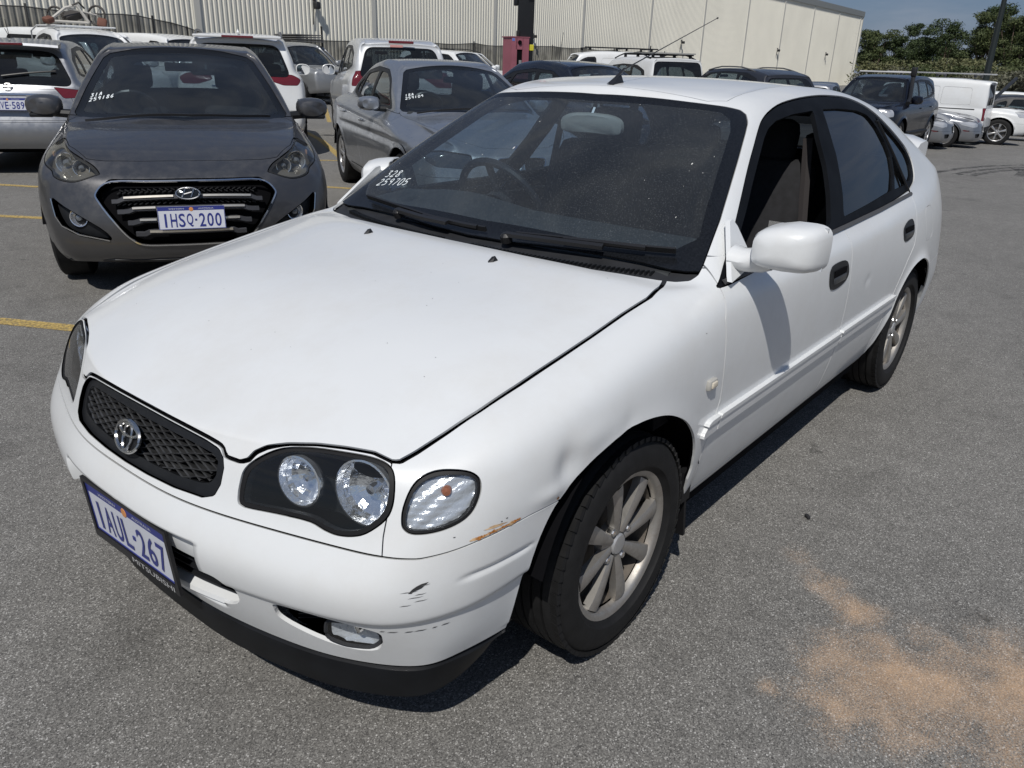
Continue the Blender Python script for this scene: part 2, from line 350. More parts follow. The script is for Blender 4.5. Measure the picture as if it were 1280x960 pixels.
# ------------------------------------------------------------------ the white hatchback: body surface
def hero_surface(lv=4):
    # front rings: z, [(x,y) for y stations], corner side stations follow in SIDE
    FR = [(.262, [(.815, 0), (.806, .22), (.765, .43), (.715, .575), (.635, .700)], (.54, .742), (.37, .768)),
          (.335, [(.846, 0), (.836, .22), (.793, .43), (.738, .590), (.665, .706)], (.555, .768), (.37, .788)),
          (.425, [(.872, 0), (.864, .22), (.818, .43), (.762, .605), (.695, .715)], (.56, .785), (.37, .803)),
          (.500, [(.880, 0), (.871, .22), (.822, .43), (.764, .610), (.697, .720)], (.56, .793), (.37, .814)),
          (.570, [(.849, 0), (.839, .22), (.786, .43), (.727, .610), (.676, .716)], (.56, .789), (.37, .819)),
          (.620, [(.828, 0), (.817, .22), (.765, .43), (.707, .610), (.650, .716)], (.545, .787), (.36, .826)),
          (.668, [(.808, 0), (.797, .22), (.744, .43), (.688, .605), (.628, .708)], (.525, .780), (.35, .824)),
          (.705, [(.782, 0), (.772, .22), (.716, .43), (.662, .595), (.598, .694)], (.495, .762), (.34, .800)),
          (.730, [(.728, 0), (.719, .22), (.665, .42), (.610, .570), (.545, .655)], (.455, .705), (.33, .728))]
    dz = [0, 0, 0, 0, 0, 0, .004, .012, .022]       # corner height above centre height
    SX = [.56, .36, .02, -.30, -.42, -.64, -.95, -1.33, -1.75, -2.13, -2.465, -2.80, -3.05, -3.22]
    kx = [.36, 0, -.42, -1.0, -1.9, -2.465, -2.8, -3.05, -3.22]
    KZ = [[.262, .215, .225, .225, .225, .22, .25, .26, .27],
          [.335, .30, .285, .285, .285, .29, .32, .33, .33],
          [.425, .41, .41, .41, .41, .41, .42, .42, .42],
          [.500, .50, .50, .50, .50, .50, .50, .50, .50],
          [.575, .59, .60, .60, .60, .60, .58, .57, .56],
          [.635, .67, .69, .69, .70, .69, .68, .67, .66],
          [.700, .755, .775, .775, .785, .79, .80, .80, .79],
          [.765, .823, .857, .862, .875, .895, .905, .92, .92],
          [.803, .862, .912, .912, .930, .960, .985, 1.00, 1.00]]
    KY = [[.770, .745, .745, .745, .745, .75, .750, .72, .66],
          [.788, .790, .785, .785, .785, .79, .785, .77, .71],
          [.803, .822, .818, .818, .820, .825, .812, .795, .74],
          [.814, .836, .832, .833, .834, .838, .822, .800, .745],
          [.822, .843, .840, .842, .842, .842, .822, .795, .740],
          [.828, .845, .843, .845, .844, .840, .816, .785, .730],
          [.824, .836, .839, .842, .838, .825, .798, .765, .712],
          [.798, .806, .822, .828, .818, .790, .760, .725, .675],
          [.728, .738, .775, .789, .775, .742, .715, .685, .630]]
    nl = 9; front, side, rear = [], [], []
    RX = [-3.355, -3.385, -3.41, -3.415, -3.405, -3.375, -3.36, -3.34, -3.30]
    for k in range(nl):
        z, P, s0, s1 = FR[k]
        front.append([(x, y, z+dz[k]*(y/.7)**1.5) for x, y in P])
        row = []
        for j, x in enumerate(SX):
            zz = np.interp(-x, [-q for q in kx], KZ[k]); yy = np.interp(-x, [-q for q in kx], KY[k])
            if j == 0: x, yy = s0; zz = z+dz[k]*1.25 + (KZ[k][0]-z-dz[k])*.45
            if j == 1: x = s1[0]
            row.append((x, yy, zz))
        side.append(row)
        zc, yc = row[-1][2], row[-1][1]; xr = RX[k]
        rear.append([(xr, 0, zc), (xr+.006, .25, zc), (xr+.022, .45, zc), (xr+.055, .58, zc), (xr+.11, min(.67, yc-.04), zc)])
    m = 5; ai, ci = 4, 12
    def hood(j, i):
        ys = [0, .22, .42, .575, .665][i]; f = j/ai
        xs = [.728, .40, .06, -.165, -.300][j] if j else 0
        xs -= (ys/.7)**2*[0, .07, .065, .075, .075][j]
        zs = side[-1][j][2]; Y = side[-1][j][1]
        cr = [0, .052, .045, .034, .022][j]
        ys *= [1, 1.03, 1.04, 1.05, 1.07][j]
        z = zs+cr*(1-(ys/Y)**2.2)+.012*max(0, 1-((ys-.52)/.14)**2)*(1-f)**.5
        return (xs, ys, z)
    def deck(j, i):
        ys = [0, .25, .44, .56, .64][i]*(.98)
        x = -3.16+.09*(ys/.68)**2; return (x, ys, 1.022-.02*(ys/.68)**2)
    # greenhouse rings
    bx = [-.30-.12*(q/.775)**2 for q in (0, .22, .42, .575, .665)]
    roofside = {4: (-1.035, .520, 1.318), 5: (-1.12, .527, 1.338), 6: (-1.28, .530, 1.354), 7: (-1.48, .530, 1.362), 8: (-1.74, .528, 1.357),
                9: (-2.02, .534, 1.342), 10: (-2.25, .540, 1.314), 11: (-2.48, .538, 1.272), 12: (-2.68, .525, 1.222)}
    def ring(t):
        out = []
        for i in range(m):          # windscreen columns
            b = np.array(hood(4, i)); yt = [0, .175, .335, .430, .487][i]
            T = np.array((-.985-.04*(yt/.52)**2, yt, 1.338-.022*(yt/.52)**2)); p = b+(T-b)*t
            p[2] += .035*t*(1-t)*2; p[0] += .02*t*(1-t)*2; out.append(tuple(p))
        for j in range(ai, ci+1):
            b = np.array(side[-1][j]); T = np.array(roofside[j]); p = b+(T-b)*t; p[1] += .028*4*t*(1-t)*.5
            if j in (ai, ci): p[1] -= .006*4*t*(1-t)
            out.append(tuple(p))
        for i in range(m)[::-1]:
            b = np.array(deck(12, i)); yt = [0, .17, .33, .425, .475][i]
            T = np.array((-2.64-.03*(yt/.5)**2, yt, 1.262-.03*(yt/.5)**2)); p = b+(T-b)*t; p[2] += .05*t*(1-t)*2; out.append(tuple(p))
        return out
    green = [ring(.33), ring(.68), ring(.93)]
    # roof edge ring, a little inside and above
    top = []
    r1 = ring(1.0)
    for p in r1: top.append((p[0], p[1]*.90, p[2]+.012*(1-abs(p[1])/.55)+.010))
    green.append(top)
    def roofz(j, i, s):
        f = [0, .38, .70, .86, .95][i]; zc = {5: 1.372, 6: 1.386, 7: 1.393, 8: 1.388, 9: 1.372, 10: 1.346, 11: 1.308}[j]
        return (s[0]+.02*(1-f), s[1]*f, zc+(s[2]-zc)*f**2.2)
    V, F = car_cage(front, side, rear, ai, ci, hood, green, roofz, deck)
    def disp(P, N):
        x, y, z = P.T; P = P.copy()
        # wheel arch flares
        for cx, cz, R, a in ((.022, .30, .345, .008), (-2.44, .285, .345, .022)):
            d = np.hypot(x-cx, (z-cz))-R; w = np.exp(-np.clip(d, -.05, 9)**2/(2*.028**2))*(y > .55)*(z > .28)
            P[:, 1] += a*w
        # bumper: lower half steps in under the crease, side flutes
        zc = np.interp(-x, [-.9, -.7, -.4, 9], [.405, .415, .43, .43])
        fr = (x > .25)
        stp = 1/(1+np.exp(-(zc-z)/.004)); P -= N*(.012*stp*fr*(z > .2))[:, None]
        rc = np.clip((.287-np.abs(y))/.008, 0, 1)*np.clip((z-.30)/.01, 0, 1)*np.clip((.498-z)/.006, 0, 1)*(x > .7); P -= N*(.026*rc)[:, None]
        zf = .505; fl = np.exp(-((z-zf)/.006)**2)*np.clip((.60-x)/.04, 0, 1)*np.clip((x-.40)/.02, 0, 1)*(y > .5)
        P -= N*(.006*fl)[:, None]
        # dents in the left fender
        for cx, cz, sx, sz, a in ((.315, .662, .03, .045, .012), (.245, .70, .09, .03, -.004), (.10, .685, .016, .03, .004), (.36, .615, .05, .02, -.006), (-1.62, .70, .02, .02, .004)):
            P[:, 1] -= a*np.exp(-((x-cx)/sx)**2-((z-cz)/sz)**2)*(y > .5)
        return P
    return cage_to_sheet(V, F, lv, 3, disp)
# ------------------------------------------------------------------ shared small builders
def text_mesh(txt, h, w=None, ext=.0006, off=0.):
    """outline text centred on the origin in the local xy plane, height h (capital), optional total width"""
    cu = bpy.data.curves.new('t', 'FONT'); cu.body = txt; cu.size = 1; cu.extrude = 0; cu.offset = off; cu.resolution_u = 3
    o = bpy.data.objects.new('t', cu); COL.objects.link(o); dg = bpy.context.evaluated_depsgraph_get()
    me = bpy.data.meshes.new_from_object(o.evaluated_get(dg)); V = np.array([v.co[:] for v in me.vertices]); F = [list(p.vertices) for p in me.polygons]
    bpy.data.objects.remove(o); bpy.data.curves.remove(cu); bpy.data.meshes.remove(me)
    mn, mxx = V.min(0), V.max(0); s = h/max(.66, mxx[1]-mn[1]) if len(txt) > 1 else h/(mxx[1]-mn[1])
    sx = (w/(mxx[0]-mn[0])) if w else s
    V = (V-(mn+mxx)/2)*[sx, s, 1]; n = len(V)
    V2 = V.copy(); V2[:, 2] += ext
    return np.concatenate([V2]), F
def frame_matrix(p, xdir, n):
    n = Vector(n).normalized(); x = Vector(xdir); x = (x-n*x.dot(n)).normalized(); y = n.cross(x)
    return Matrix(((x[0], y[0], n[0], p[0]), (x[1], y[1], n[1], p[1]), (x[2], y[2], n[2], p[2]), (0, 0, 0, 1)))
def put(V, M): return [tuple(M@Vector(v)) for v in V]
STROKE = {'0': [[(0, .5), (.15, .95), (.5, 1), (.7, .6), (.55, .08), (.2, 0), (0, .5)]], '1': [[(.3, 1), (.25, 0)]],
          '2': [[(0, .8), (.3, 1), (.6, .75), (.4, .4), (0, 0), (.65, .05)]], '3': [[(0, .95), (.55, .95), (.25, .6), (.6, .4), (.45, .05), (0, .05)]],
          '5': [[(.6, 1), (.1, .95), (.08, .55), (.5, .55), (.55, .15), (0, 0)]], '6': [[(.5, 1), (.1, .6), (.05, .15), (.4, 0), (.55, .3), (.1, .45)]],
          '7': [[(0, .95), (.6, .95), (.2, 0)]], '8': [[(.3, .5), (.05, .8), (.3, 1), (.55, .8), (.3, .5), (0, .2), (.3, 0), (.6, .2), (.3, .5)]],
          '9': [[(.55, .7), (.3, .5), (.05, .75), (.3, 1), (.55, .8), (.5, 0)]], '4': [[(.1, 1), (0, .4), (.6, .45)], [(.5, .9), (.4, 0)]],
          'A': [[(0, 0), (.3, 1), (.6, 0)], [(.1, .4), (.5, .4)]], 'B': [[(.05, 0), (.1, 1), (.5, .8), (.1, .52), (.6, .3), (.05, 0)]], ' ': []}
def hand_writing(lines, h, M, name, m, parent, wd=.003, slant=.25, sp=.95, adv=None):
    mb = MB(); y0 = 0
    for ln in lines:
        x0 = 0
        for ch in ln:
            for st in STROKE[ch]:
                P = np.array(st)*[.75*h, h]; P = P+[x0, y0]; P[:, 0] += slant*P[:, 1]; P = spline(P, 4, False) if len(P) > 2 else P
                a, b = [], []
                for i, p in enumerate(P):
                    d = P[min(i+1, len(P)-1)]-P[max(i-1, 0)]; d = d/(np.linalg.norm(d)+1e-9); q = np.array((-d[1], d[0]))*wd/2
                    a.append((*(p+q), 0)); b.append((*(p-q), 0))
                mb.strip([tuple(M@Vector(v)) for v in a], [tuple(M@Vector(v)) for v in b])
            x0 += h*sp*.78
        y0 -= h*1.35
    return mb.build(name, m, parent, fix=False)
def number_plate(txt, M, parent, w=.372, h=.134, band=True, frame=None, foot=None, fw=.80, foot2=None):
    """M: local x right, y up, z out of the plate"""
    wm = mat('plate_white', (.58, .60, .66), .35); bl = mat('plate_blue', (.025, .035, .20), .4); bk = mat('plate_black', (.012, .012, .014), .4)
    o = MB().box((0, 0, -.001), (w, h, .003))
    p = mkobj('number_plate', put(o.V, M), o.F, wm, parent)
    sub = []
    rim = MB()
    for c, d in (((0, h/2-.0025, .0012), (w, .003, .002)), ((0, -h/2+.0025, .0012), (w, .003, .002)), ((w/2-.0025, 0, .0012), (.003, h-.006, .002)), ((-w/2+.0025, 0, .0012), (.003, h-.006, .002))): rim.box(c, d)
    sub.append(('plate_rim', rim.V, rim.F, bl))
    if band:
        b = MB().box((0, h/2-.014, .0008), (w-.008, .020, .0012)); sub.append(('plate_band', b.V, b.F, bl))
        for s, t in ((-1, 'WESTERN'), (1, 'AUSTRALIA')):
            V, F = text_mesh(t, .0075, .085); sub.append(('plate_lettering', V+[s*.082, h/2-.014, .0016], F, wm))
        V = []; F = []
        lo = MB().lathe([(.0001, .0024), (.011, .0022), (.012, .0014)], 16, Matrix.Translation((0, h/2-.018, 0))); sub.append(('plate_emblem', lo.V, lo.F, mat('plate_orange', (.6, .25, .08), .4)))
    n = len(txt); x = -w/2+.018; cw = (w-.036)/(n-.45)
    V_, F_ = [], []
    for ch in txt:
        if ch == '.':
            q = MB().box((x+cw*.25, -.012, .0015), (.011, .011, .002)); k = len(V_); V_ += list(q.V); F_ += [[i+k for i in f] for f in q.F]; x += cw*.55; continue
        V, F = text_mesh(ch, .078, cw*(.26 if ch == '1' else fw), off=.012); k = len(V_); V_ += [tuple(v+np.array([x+cw/2, -.014, .0014])) for v in V]; F_ += [[i+k for i in f] for f in F]; x += cw
    sub.append(('plate_lettering', V_, F_, bl))
    for nm, V, F, m in sub: mkobj(nm, put(V, M), F, m, p)
    if frame:
        f = MB(); W2, H2 = w/2+.007, h/2+.004
        for c, d in (((0, H2+.003, .001), (2*W2+.012, .010, .008)), ((0, -H2-.008, .001), (2*W2+.012, .022, .008)), ((W2, 0, .0012), (.012, 2*H2, .008)), ((-W2, 0, .0012), (.012, 2*H2, .008))): f.box(c, d)
        fo = mkobj('plate_frame', put(f.V, M), f.F, bk, parent)
        if foot:
            V, F = text_mesh(foot, .014, .19); mkobj('frame_lettering', put(V+[.085, -H2-.009, .0055], M), F, mat('silver_print', (.5, .5, .5), .5), fo)
    return p
def wheel(parent, x, y, side, r, w, rimr, spokes, m_rim, name='wheel', twist=.0, rot=.3, style='blade', nuts=4, dirt=True, detail=True, steer=0., dish=.022):
    """side=+1: the outer face looks to +y"""
    hub = empty(name, (x, y, r)); hub.parent = parent; hub.rotation_euler = (0, 0, steer)
    B = Matrix.Rotation(rad(-90*side), 4, 'X')          # local z -> +-y
    ty = mat('tyre', (.010, .010, .0105), .72, spec=.3, noise=(30, .25), bump=(90, .25, .002))
    hw = w/2; sh = .012
    n = 64 if detail else 32
    prof = [(rimr-.004, -hw*.72), (rimr+.012, -hw*.86), (rimr+(r-rimr)*.5, -hw*1.02), (r-.022, -hw*.93), (r-.006, -hw*.78)]
    gro = [-.45, -.15, .15, .45] if detail else []
    for g in gro: prof += [(r-.0005, hw*(g)-.004), (r-.008, hw*g-.0035), (r-.008, hw*g+.0035), (r-.0005, hw*g+.004)]
    prof += [(r-.006, hw*.78), (r-.022, hw*.93), (rimr+(r-rimr)*.5, hw*1.02), (rimr+.020, hw*.98), (rimr+.016, hw*.90), (rimr-.004, hw*.80)]
    tb = MB().lathe(prof, n, B)
    if detail:
        for k in range(60):
            a = 2*math.pi*k/60
            for s in (-1, 1):
                M = B@Matrix.Rotation(a, 4, 'Z')@Matrix.Translation((r-.0098, 0, s*hw*.70))@Matrix.Rotation(s*.12, 4, 'X')@Matrix.Rotation(s*.16, 4, 'Y')
                q = MB().box((0, 0, 0), (.011, .0282, hw*.42)); tb.add(put(q.V, M), q.F)
    tb.build('tyre', ty, hub, smooth=True, fix=False)
    f = hw*.80                                          # height of the rim's outer flange
    rb = MB().lathe([(rimr-.017, f-.020), (rimr-.014, f-.008), (rimr-.010, f-.001), (rimr-.004, f+.002), (rimr+.004, f+.004), (rimr+.006, f-.002), (rimr+.002, f-.012)], n, B)
    rb.build('rim', m_rim, hub, smooth=True, fix=False)
    MB().lathe([(rimr-.014, -hw*.7), (rimr-.0235, -hw*.3), (rimr-.0275, f-.045), (rimr-.0245, f-.020)], n, B).build('rim_barrel', mat('barrel_shade_grime', (.10, .085, .07), .7, noise=(30, .4)), hub, smooth=True, fix=False)  # dirty alloy, base colour darkened to carry the shade inside the rim
    dk = mat('wheel_shadow_metal', (.018, .018, .018), .6)
    MB().lathe([(.0005, f-.075), (rimr-.024, f-.075)], 32, B).build('brake_disc', mat('brake', (.09, .085, .08), .45, metal=.6), hub, fix=False)
    if style == 'steel':
        MB().lathe([(rimr-.02, f-.02), (rimr-.05, f-.03), (rimr*.55, f-.012), (rimr*.3, f-.02), (.001, f-.016)], 32, B).build('wheel_cover', m_rim, hub, smooth=True, fix=False)
    else:
        for k in range(spokes):
            a = rot+2*math.pi*k/spokes; M = B@Matrix.Rotation(a, 4, 'Z')
            R0, R1 = rimr*.16, rimr-.018; sec = []
            ks = 8
            for i in range(ks):
                t = i/(ks-1); rr = R0+(R1-R0)*t; tw = twist*t*t
                wd = {'blade': .022+.026*t**1.1, 'thin': .016-.003*t, 'wide': .030+.020*t}[style]*rimr/.19
                hz = f-.002-dish*(1-t)**1.6*.5-(.004*t**6)
                for yy, dz in ((-1, -.024), (-1, -.003), (-.55, .001), (0, .003), (.55, .001), (1, -.003), (1, -.024)):
                    q = (rr, yy*wd/2, hz+dz); c, s = math.cos(tw), math.sin(tw); sec.append((q[0]*c-q[1]*s, q[0]*s+q[1]*c, q[2]))
            F = [[i*7+j, i*7+j+1, (i+1)*7+j+1, (i+1)*7+j] for i in range(ks-1) for j in range(6)]
            sp = MB().add([tuple(M@Vector(v)) for v in sec], F); sp.build('spoke', m_rim, hub, smooth=True, fix=True)
        MB().lathe([(rimr*.31, f-.045), (rimr*.30, f-.024), (rimr*.20, f-.018), (rimr*.165, f-.014)], 24, B).build('wheel_hub', m_rim, hub, smooth=True, fix=False)
        MB().lathe([(rimr*.15, f-.03), (rimr*.15, f-.012), (rimr*.13, f-.007), (rimr*.08, f-.006), (.0005, f-.006)], 20, B).build('centre_cap', mat('cap_grey', (.45, .45, .45), .35, metal=.5), hub, smooth=True, fix=False)
        for k in range(nuts):
            a = rot+.35+2*math.pi*k/nuts; M = B@Matrix.Rotation(a, 4, 'Z')@Matrix.Translation((rimr*.265, 0, f-.026))
            MB().lathe([(.012, 0), (.012, .012), (.009, .018), (.0005, .020)], 8, M).build('lug_nut', mat('nut_chrome', (.7, .7, .7), .18, metal=1), hub, smooth=True, fix=False)
    return hub
def wheel_well(parent, x, y0, y1, r, zc, m, name='wheel_liner'):
    V, F = [], []; n = 20
    for k in range(n+1):
        a = rad(14)+rad(152)*k/n; V += [(x+r*math.cos(a), y0, zc+r*math.sin(a)), (x+r*math.cos(a), y1, zc+r*math.sin(a))]
    F = [[2*i, 2*i+1, 2*i+3, 2*i+2] for i in range(n)]
    c = len(V); V.append((x, y0, zc)); F += [[c, 2*i, 2*i+2] for i in range(n)]
    return mkobj(name, V, F, m, parent)

# ------------------------------------------------------------------ the white hatchback in front
def hero():
    H = hero_surface(4)
    car = tag(empty('parked_car', (-1.2, 0, 0)), 'large dusty white hatchback in the foreground with popped bonnet and dented front fender', 'car', 'cars parked in the yard')
    car.location = (0, 0, 0)
    white = mat('white_paint', (.70, .715, .72), .32, coat=.65, grime=((.50, .47, .42), .28, 3.2), noise=(1.4, .02))
    blk = mat('black_trim', (.012, .013, .015), .45, spec=.3, noise=(20, .2)); rub = mat('black_rubber', (.008, .008, .009), .6, spec=.3)
    dark = mat('inner_black', (.004, .004, .005), .9, spec=.08); trim = mat('grey_black_plastic', (.022, .023, .026), .55, spec=.3, noise=(14, .25))
    P = lambda S: S.V
    X = lambda S: S.V[:, 0]; Y = lambda S: S.V[:, 1]; Z = lambda S: S.V[:, 2]
    inner = hero_surface(3)
    def xz(S): return S.V[:, [0, 2]]
    def yv(S): return np.stack([S.V[:, 1], S.V[:, 2]-S.V[:, 0]], 1)
    def yw(S): return np.stack([S.V[:, 1], -.857*S.V[:, 0]+.514*S.V[:, 2]], 1)
    # wheel arches
    archF = [(.41, .10), (.412, .27), (.412, .36), (.398, .47), (.372, .54), (.333, .592), (.259, .637), (.199, .657), (.132, .672), (.059, .677), (-.021, .667), (-.094, .645), (-.172, .604), (-.225, .557), (-.262, .504), (-.288, .435), (-.30, .37), (-.312, .10)]
    archR = [(-2.02, .10), (-2.055, .33), (-2.10, .45), (-2.142, .532), (-2.218, .602), (-2.306, .642), (-2.404, .656), (-2.48, .645), (-2.558, .603), (-2.65, .53), (-2.716, .43), (-2.745, .32), (-2.755, .10)]
    low = lambda S, f: np.where(Y(S) > .5, f, .2)
    archF, archR = spline(archF, 3), spline(archR, 3)
    for a in (archF, archR):
        H = H.cut(-low(H, sdf(xz(H), a))); inner = inner.cut(-low(inner, sdf(xz(inner), a)-.004))
    # side windows
    DLO = [(-.405, .895), (-.433, .912), (-.559, .985), (-.692, 1.068), (-.822, 1.148), (-.924, 1.208), (-.99, 1.247), (-1.054, 1.279), (-1.141, 1.305), (-1.262, 1.326), (-1.447, 1.340), (-1.668, 1.345), (-1.85, 1.341), (-1.98, 1.333),
           (-2.11, 1.310), (-2.225, 1.275), (-2.34, 1.228), (-2.45, 1.175), (-2.535, 1.120), (-2.565, 1.07), (-2.548, 1.015), (-2.50, .982), (-2.40, .962), (-2.352, .954), (-1.852, .930), (-1.444, .920), (-1.11, .913), (-.632, .900)]
    DLO = spline(DLO, 3)
    sd_ = lambda S: np.where(Y(S) > .4, sdf(xz(S), DLO), .2)
    frame, H = H.split(sd_(H), .004)
    FW = rounded([(-.545, .945), (-.64, 1.005), (-.714, 1.049), (-.814, 1.111), (-1.02, 1.232), (-1.071, 1.256), (-1.15, 1.277), (-1.30, 1.293), (-1.50, 1.300), (-1.455, 1.215), (-1.425, 1.12), (-1.372, 1.03), (-1.305, .945)], [.02, 0, 0, 0, 0, 0, 0, 0, .01, 0, 0, 0, .01], 3)
    RW = rounded([(-1.592, 1.261), (-1.600, 1.302), (-1.786, 1.300), (-2.00, 1.288), (-2.12, 1.268), (-2.19, 1.217), (-2.228, 1.161), (-2.233, 1.10), (-2.195, 1.036), (-2.11, .977), (-1.818, .963), (-1.445, .949), (-1.50, 1.02), (-1.565, 1.15)], [0, .01, 0, 0, .03, 0, 0, 0, 0, .01, 0, .01, 0, 0], 3)
    QW = rounded([(-2.215, 1.262), (-2.34, 1.208), (-2.44, 1.155), (-2.515, 1.10), (-2.535, 1.05), (-2.51, 1.01), (-2.44, .987), (-2.385, .985), (-2.30, 1.12)], [.01, 0, 0, 0, .03, 0, .02, .02, 0], 3)
    TW = rounded([(-2.262, 1.11), (-2.30, 1.04), (-2.345, .978), (-2.155, .975), (-2.215, 1.03)], .008, 3)
    for w_ in (FW, RW, QW, TW): inner = inner.cut(-np.where(Y(inner) > .4, sdf(xz(inner), w_)-.002, .2))
    fr_in = frame; glasses = []
    for w_ in (FW, RW, QW, TW):
        f = sdf(xz(fr_in), w_); g, fr_in = fr_in.split(f, .0); glasses.append(g)
    # windscreen and cowl
    WS = [(0, 1.501), (.169, 1.508), (.342, 1.518), (.426, 1.526), (.482, 1.532), (.513, 1.538), (.536, 1.528), (.557, 1.494), (.574, 1.441), (.614, 1.302), (.657, 1.146), (.689, 1.026), (.728, .842), (.734, .80), (.727, .768), (.700, .745), (.656, .728), (.494, .682), (.29, .660), (0, .650)]
    WS = WS+[(-a, b) for a, b in WS[::-1] if a > 0]
    fws = lambda S: np.where((X(S) > -1.3) & (Z(S) > .86), sdf(yw(S), WS), .2)
    ws, H = H.split(fws(H), .003); inner = inner.cut(-(fws(inner)+.03))
    GL = [(0, .722), (.168, .733), (.38, .763), (.574, .786), (.66, .79), (.70, .80), (.9, .9), (.9, 1.7), (0, 1.7)]; GL = GL+[(-a, b) for a, b in GL[::-1] if a > 0]
    glass_, cowl = ws.split(sdf(yw(ws), GL), .0)
    GI = [(a*.958, .80+(b-.80)*.95) for a, b in [(0, .80), (.38, .815), (.60, .838), (.66, .86), (.728*.97, .93), (.689*.985, 1.026), (.657*.985, 1.146), (.614*.985, 1.302), (.574*.985, 1.441), (.535, 1.502), (.49, 1.53), (.42, 1.527), (.342, 1.518), (.169, 1.508), (0, 1.50)]]; GI = GI+[(-a, b) for a, b in GI[::-1] if a > 0]
    clear, frit = glass_.split(sdf(yw(glass_), GI), .0)
    # rear glass
    RG = rounded([(-.56, 1.02), (.56, 1.02), (.44, 1.235), (-.44, 1.235)], .06)
    frg = lambda S: np.where(X(S) < -2.6, sdf(S.V[:, 1:3], RG), .2)
    rearg, H = H.split(frg(H), .006); inner = inner.cut(-frg(inner)-.01)
    # bumper, grille, lamps, bonnet
    HD = [(.636, .097), (.596, .096), (.54, .073), (.484, .046), (.43, .011), (.391, -.024), (.371, -.051), (.362, -.078), (.345, -.094), (.323, -.098), (.306, -.101), (.293, -.083), (.283, -.078), (.247, -.077), (.113, -.079), (0, -.079)]
    HL = [(.650, .106), (.661, .149), (.678, .244), (.692, .346), (.701, .487), (.705, .644), (.706, .785), (.704, .945), (.707, 1.076), (.692, 1.168), (.674, 1.222), (.656, 1.228), (.494, 1.161), (.29, 1.143), (0, 1.134)]
    HO = HD[::-1]+HL; HO = HO+[(-a, b) for a, b in HO[::-1] if a > 0]
    fh = lambda S: np.where((X(S) > -.5) & (Z(S) > .60), sdf(yv(S), HO), .2)
    hood, H = H.split(fh(H), .003)
    hood = hood.cut(fh(hood)+.0065); H = H.cut(-fh(H)+.0060)
    GR = [(0, -.088), (.115, -.088), (.243, -.086), (.284, -.090), (.302, -.107), (.311, -.131), (.313, -.175), (.304, -.212), (.275, -.234), (.19, -.252), (.093, -.261), (0, -.264)]; GR = GR+[(-a, b) for a, b in GR[::-1] if a > 0]
    fg = lambda S: np.where((X(S) > .5) & (Z(S) > .5), sdf(yv(S), GR), .2)
    gr, H = H.split(fg(H), .002); inner = inner.cut(-fg(inner)+.004)
    HLp = [(.360, -.176), (.358, -.149), (.360, -.105), (.384, -.056), (.424, -.006), (.482, .034), (.545, .062), (.598, .083), (.634, .086), (.657, .066), (.672, .016), (.673, -.030), (.658, -.072), (.632, -.112), (.594, -.138), (.561, -.145), (.525, -.145), (.45, -.171), (.385, -.196), (.366, -.196)]
    HLp = spline(HLp, 3); fl = lambda S: np.where((X(S) > .4) & (Z(S) > .5), sdf(yv(S), HLp), .2)
    lamp, H = H.split(fl(H), .003); inner = inner.cut(-fl(inner)+.006)
    INp = spline([(-.026, .629), (-.029, .655), (-.044, .688), (-.066, .707), (-.10, .716), (-.144, .714), (-.167, .704), (-.175, .688), (-.172, .664), (-.158, .638), (-.133, .622), (-.091, .612), (-.048, .610), (-.031, .617)], 3)
    di = lambda S: np.stack([(S.V[:, 0]-S.V[:, 1])*.7071, S.V[:, 2]], 1)
    fi = lambda S: np.where((X(S) > .4) & (Y(S) > .6), sdf(di(S), INp), .2)
    ind, H = H.split(fi(H), .003); inner = inner.cut(-fi(inner)+.006)
    zs = lambda S: np.interp(-X(S), [-.90, -.80, -.701, -.656, -.608, -.554, -.478, -.422, -.30], [.569, .568, .568, .565, .570, .577, .584, .588, .588])
    fb = lambda S: np.where(X(S) > .25, Z(S)-zs(S), .3)
    bump_, H = H.split(fb(H), .0038)
    O1 = rounded([(-.35, .432), (.35, .432), (.362, .36), (.30, .322), (-.30, .322), (-.362, .36)], .05)
    O2 = spline([(.462, .398), (.448, .378), (.457, .350), (.53, .322), (.60, .312), (.648, .324), (.668, .362), (.660, .390), (.575, .402)], 4)
    yz = lambda S: S.V[:, 1:3]
    o1, bump_ = bump_.split(np.where(X(bump_) > .7, sdf(yz(bump_), O1), .2), 0.)
    o2, bump_ = bump_.split(np.where(X(bump_) > .6, sdf(yz(bump_), O2), .2), 0.)
    inner = inner.cut(-(np.where(X(inner) > .5, Z(inner)-.56, .3)))
    # front panel between lamps and bumper
    FPp = [(-.8, -.5), (-.8, .092), (.640, .092), (.672, .0), (.671, -.035), (.6725, -.060), (.6745, -.085), (.678, -.105), (.684, -.135), (.684, -.5)]
    fpn, H = H.split(np.where((X(H) > .3) & (Z(H) > .5), sdf(yv(H), FPp), .2), .0025)
    # doors
    FD = [(-.427, .96), (-.373, .82), (-.378, .71), (-.392, .589), (-.372, .521), (-.350, .44), (-.345, .285), (-1.415, .285), (-1.408, .36), (-1.395, .60), (-1.385, .787), (-1.390, .852), (-1.402, .96)]
    RD = [(-1.402, .97), (-1.390, .852), (-1.385, .787), (-1.395, .60), (-1.408, .36), (-1.415, .285), (-1.99, .285), (-2.00, .36), (-2.045, .49), (-2.10, .58), (-2.19, .68), (-2.275, .738), (-2.305, .80), (-2.33, .88), (-2.37, .97)]
    sdm = lambda S, p: np.where((Y(S) > .5) & (Z(S) < .965), sdf(xz(S), p), .2)
    fd, H = H.split(sdm(H, FD), .0042); rdr, H = H.split(sdm(H, RD), .0040)
    fend, H = H.split(np.where(X(H) > -.9, np.maximum(np.maximum(-.42-X(H), Z(H)-.935), np.where(Y(H) > .3, -1, .1)), .3), .0025)
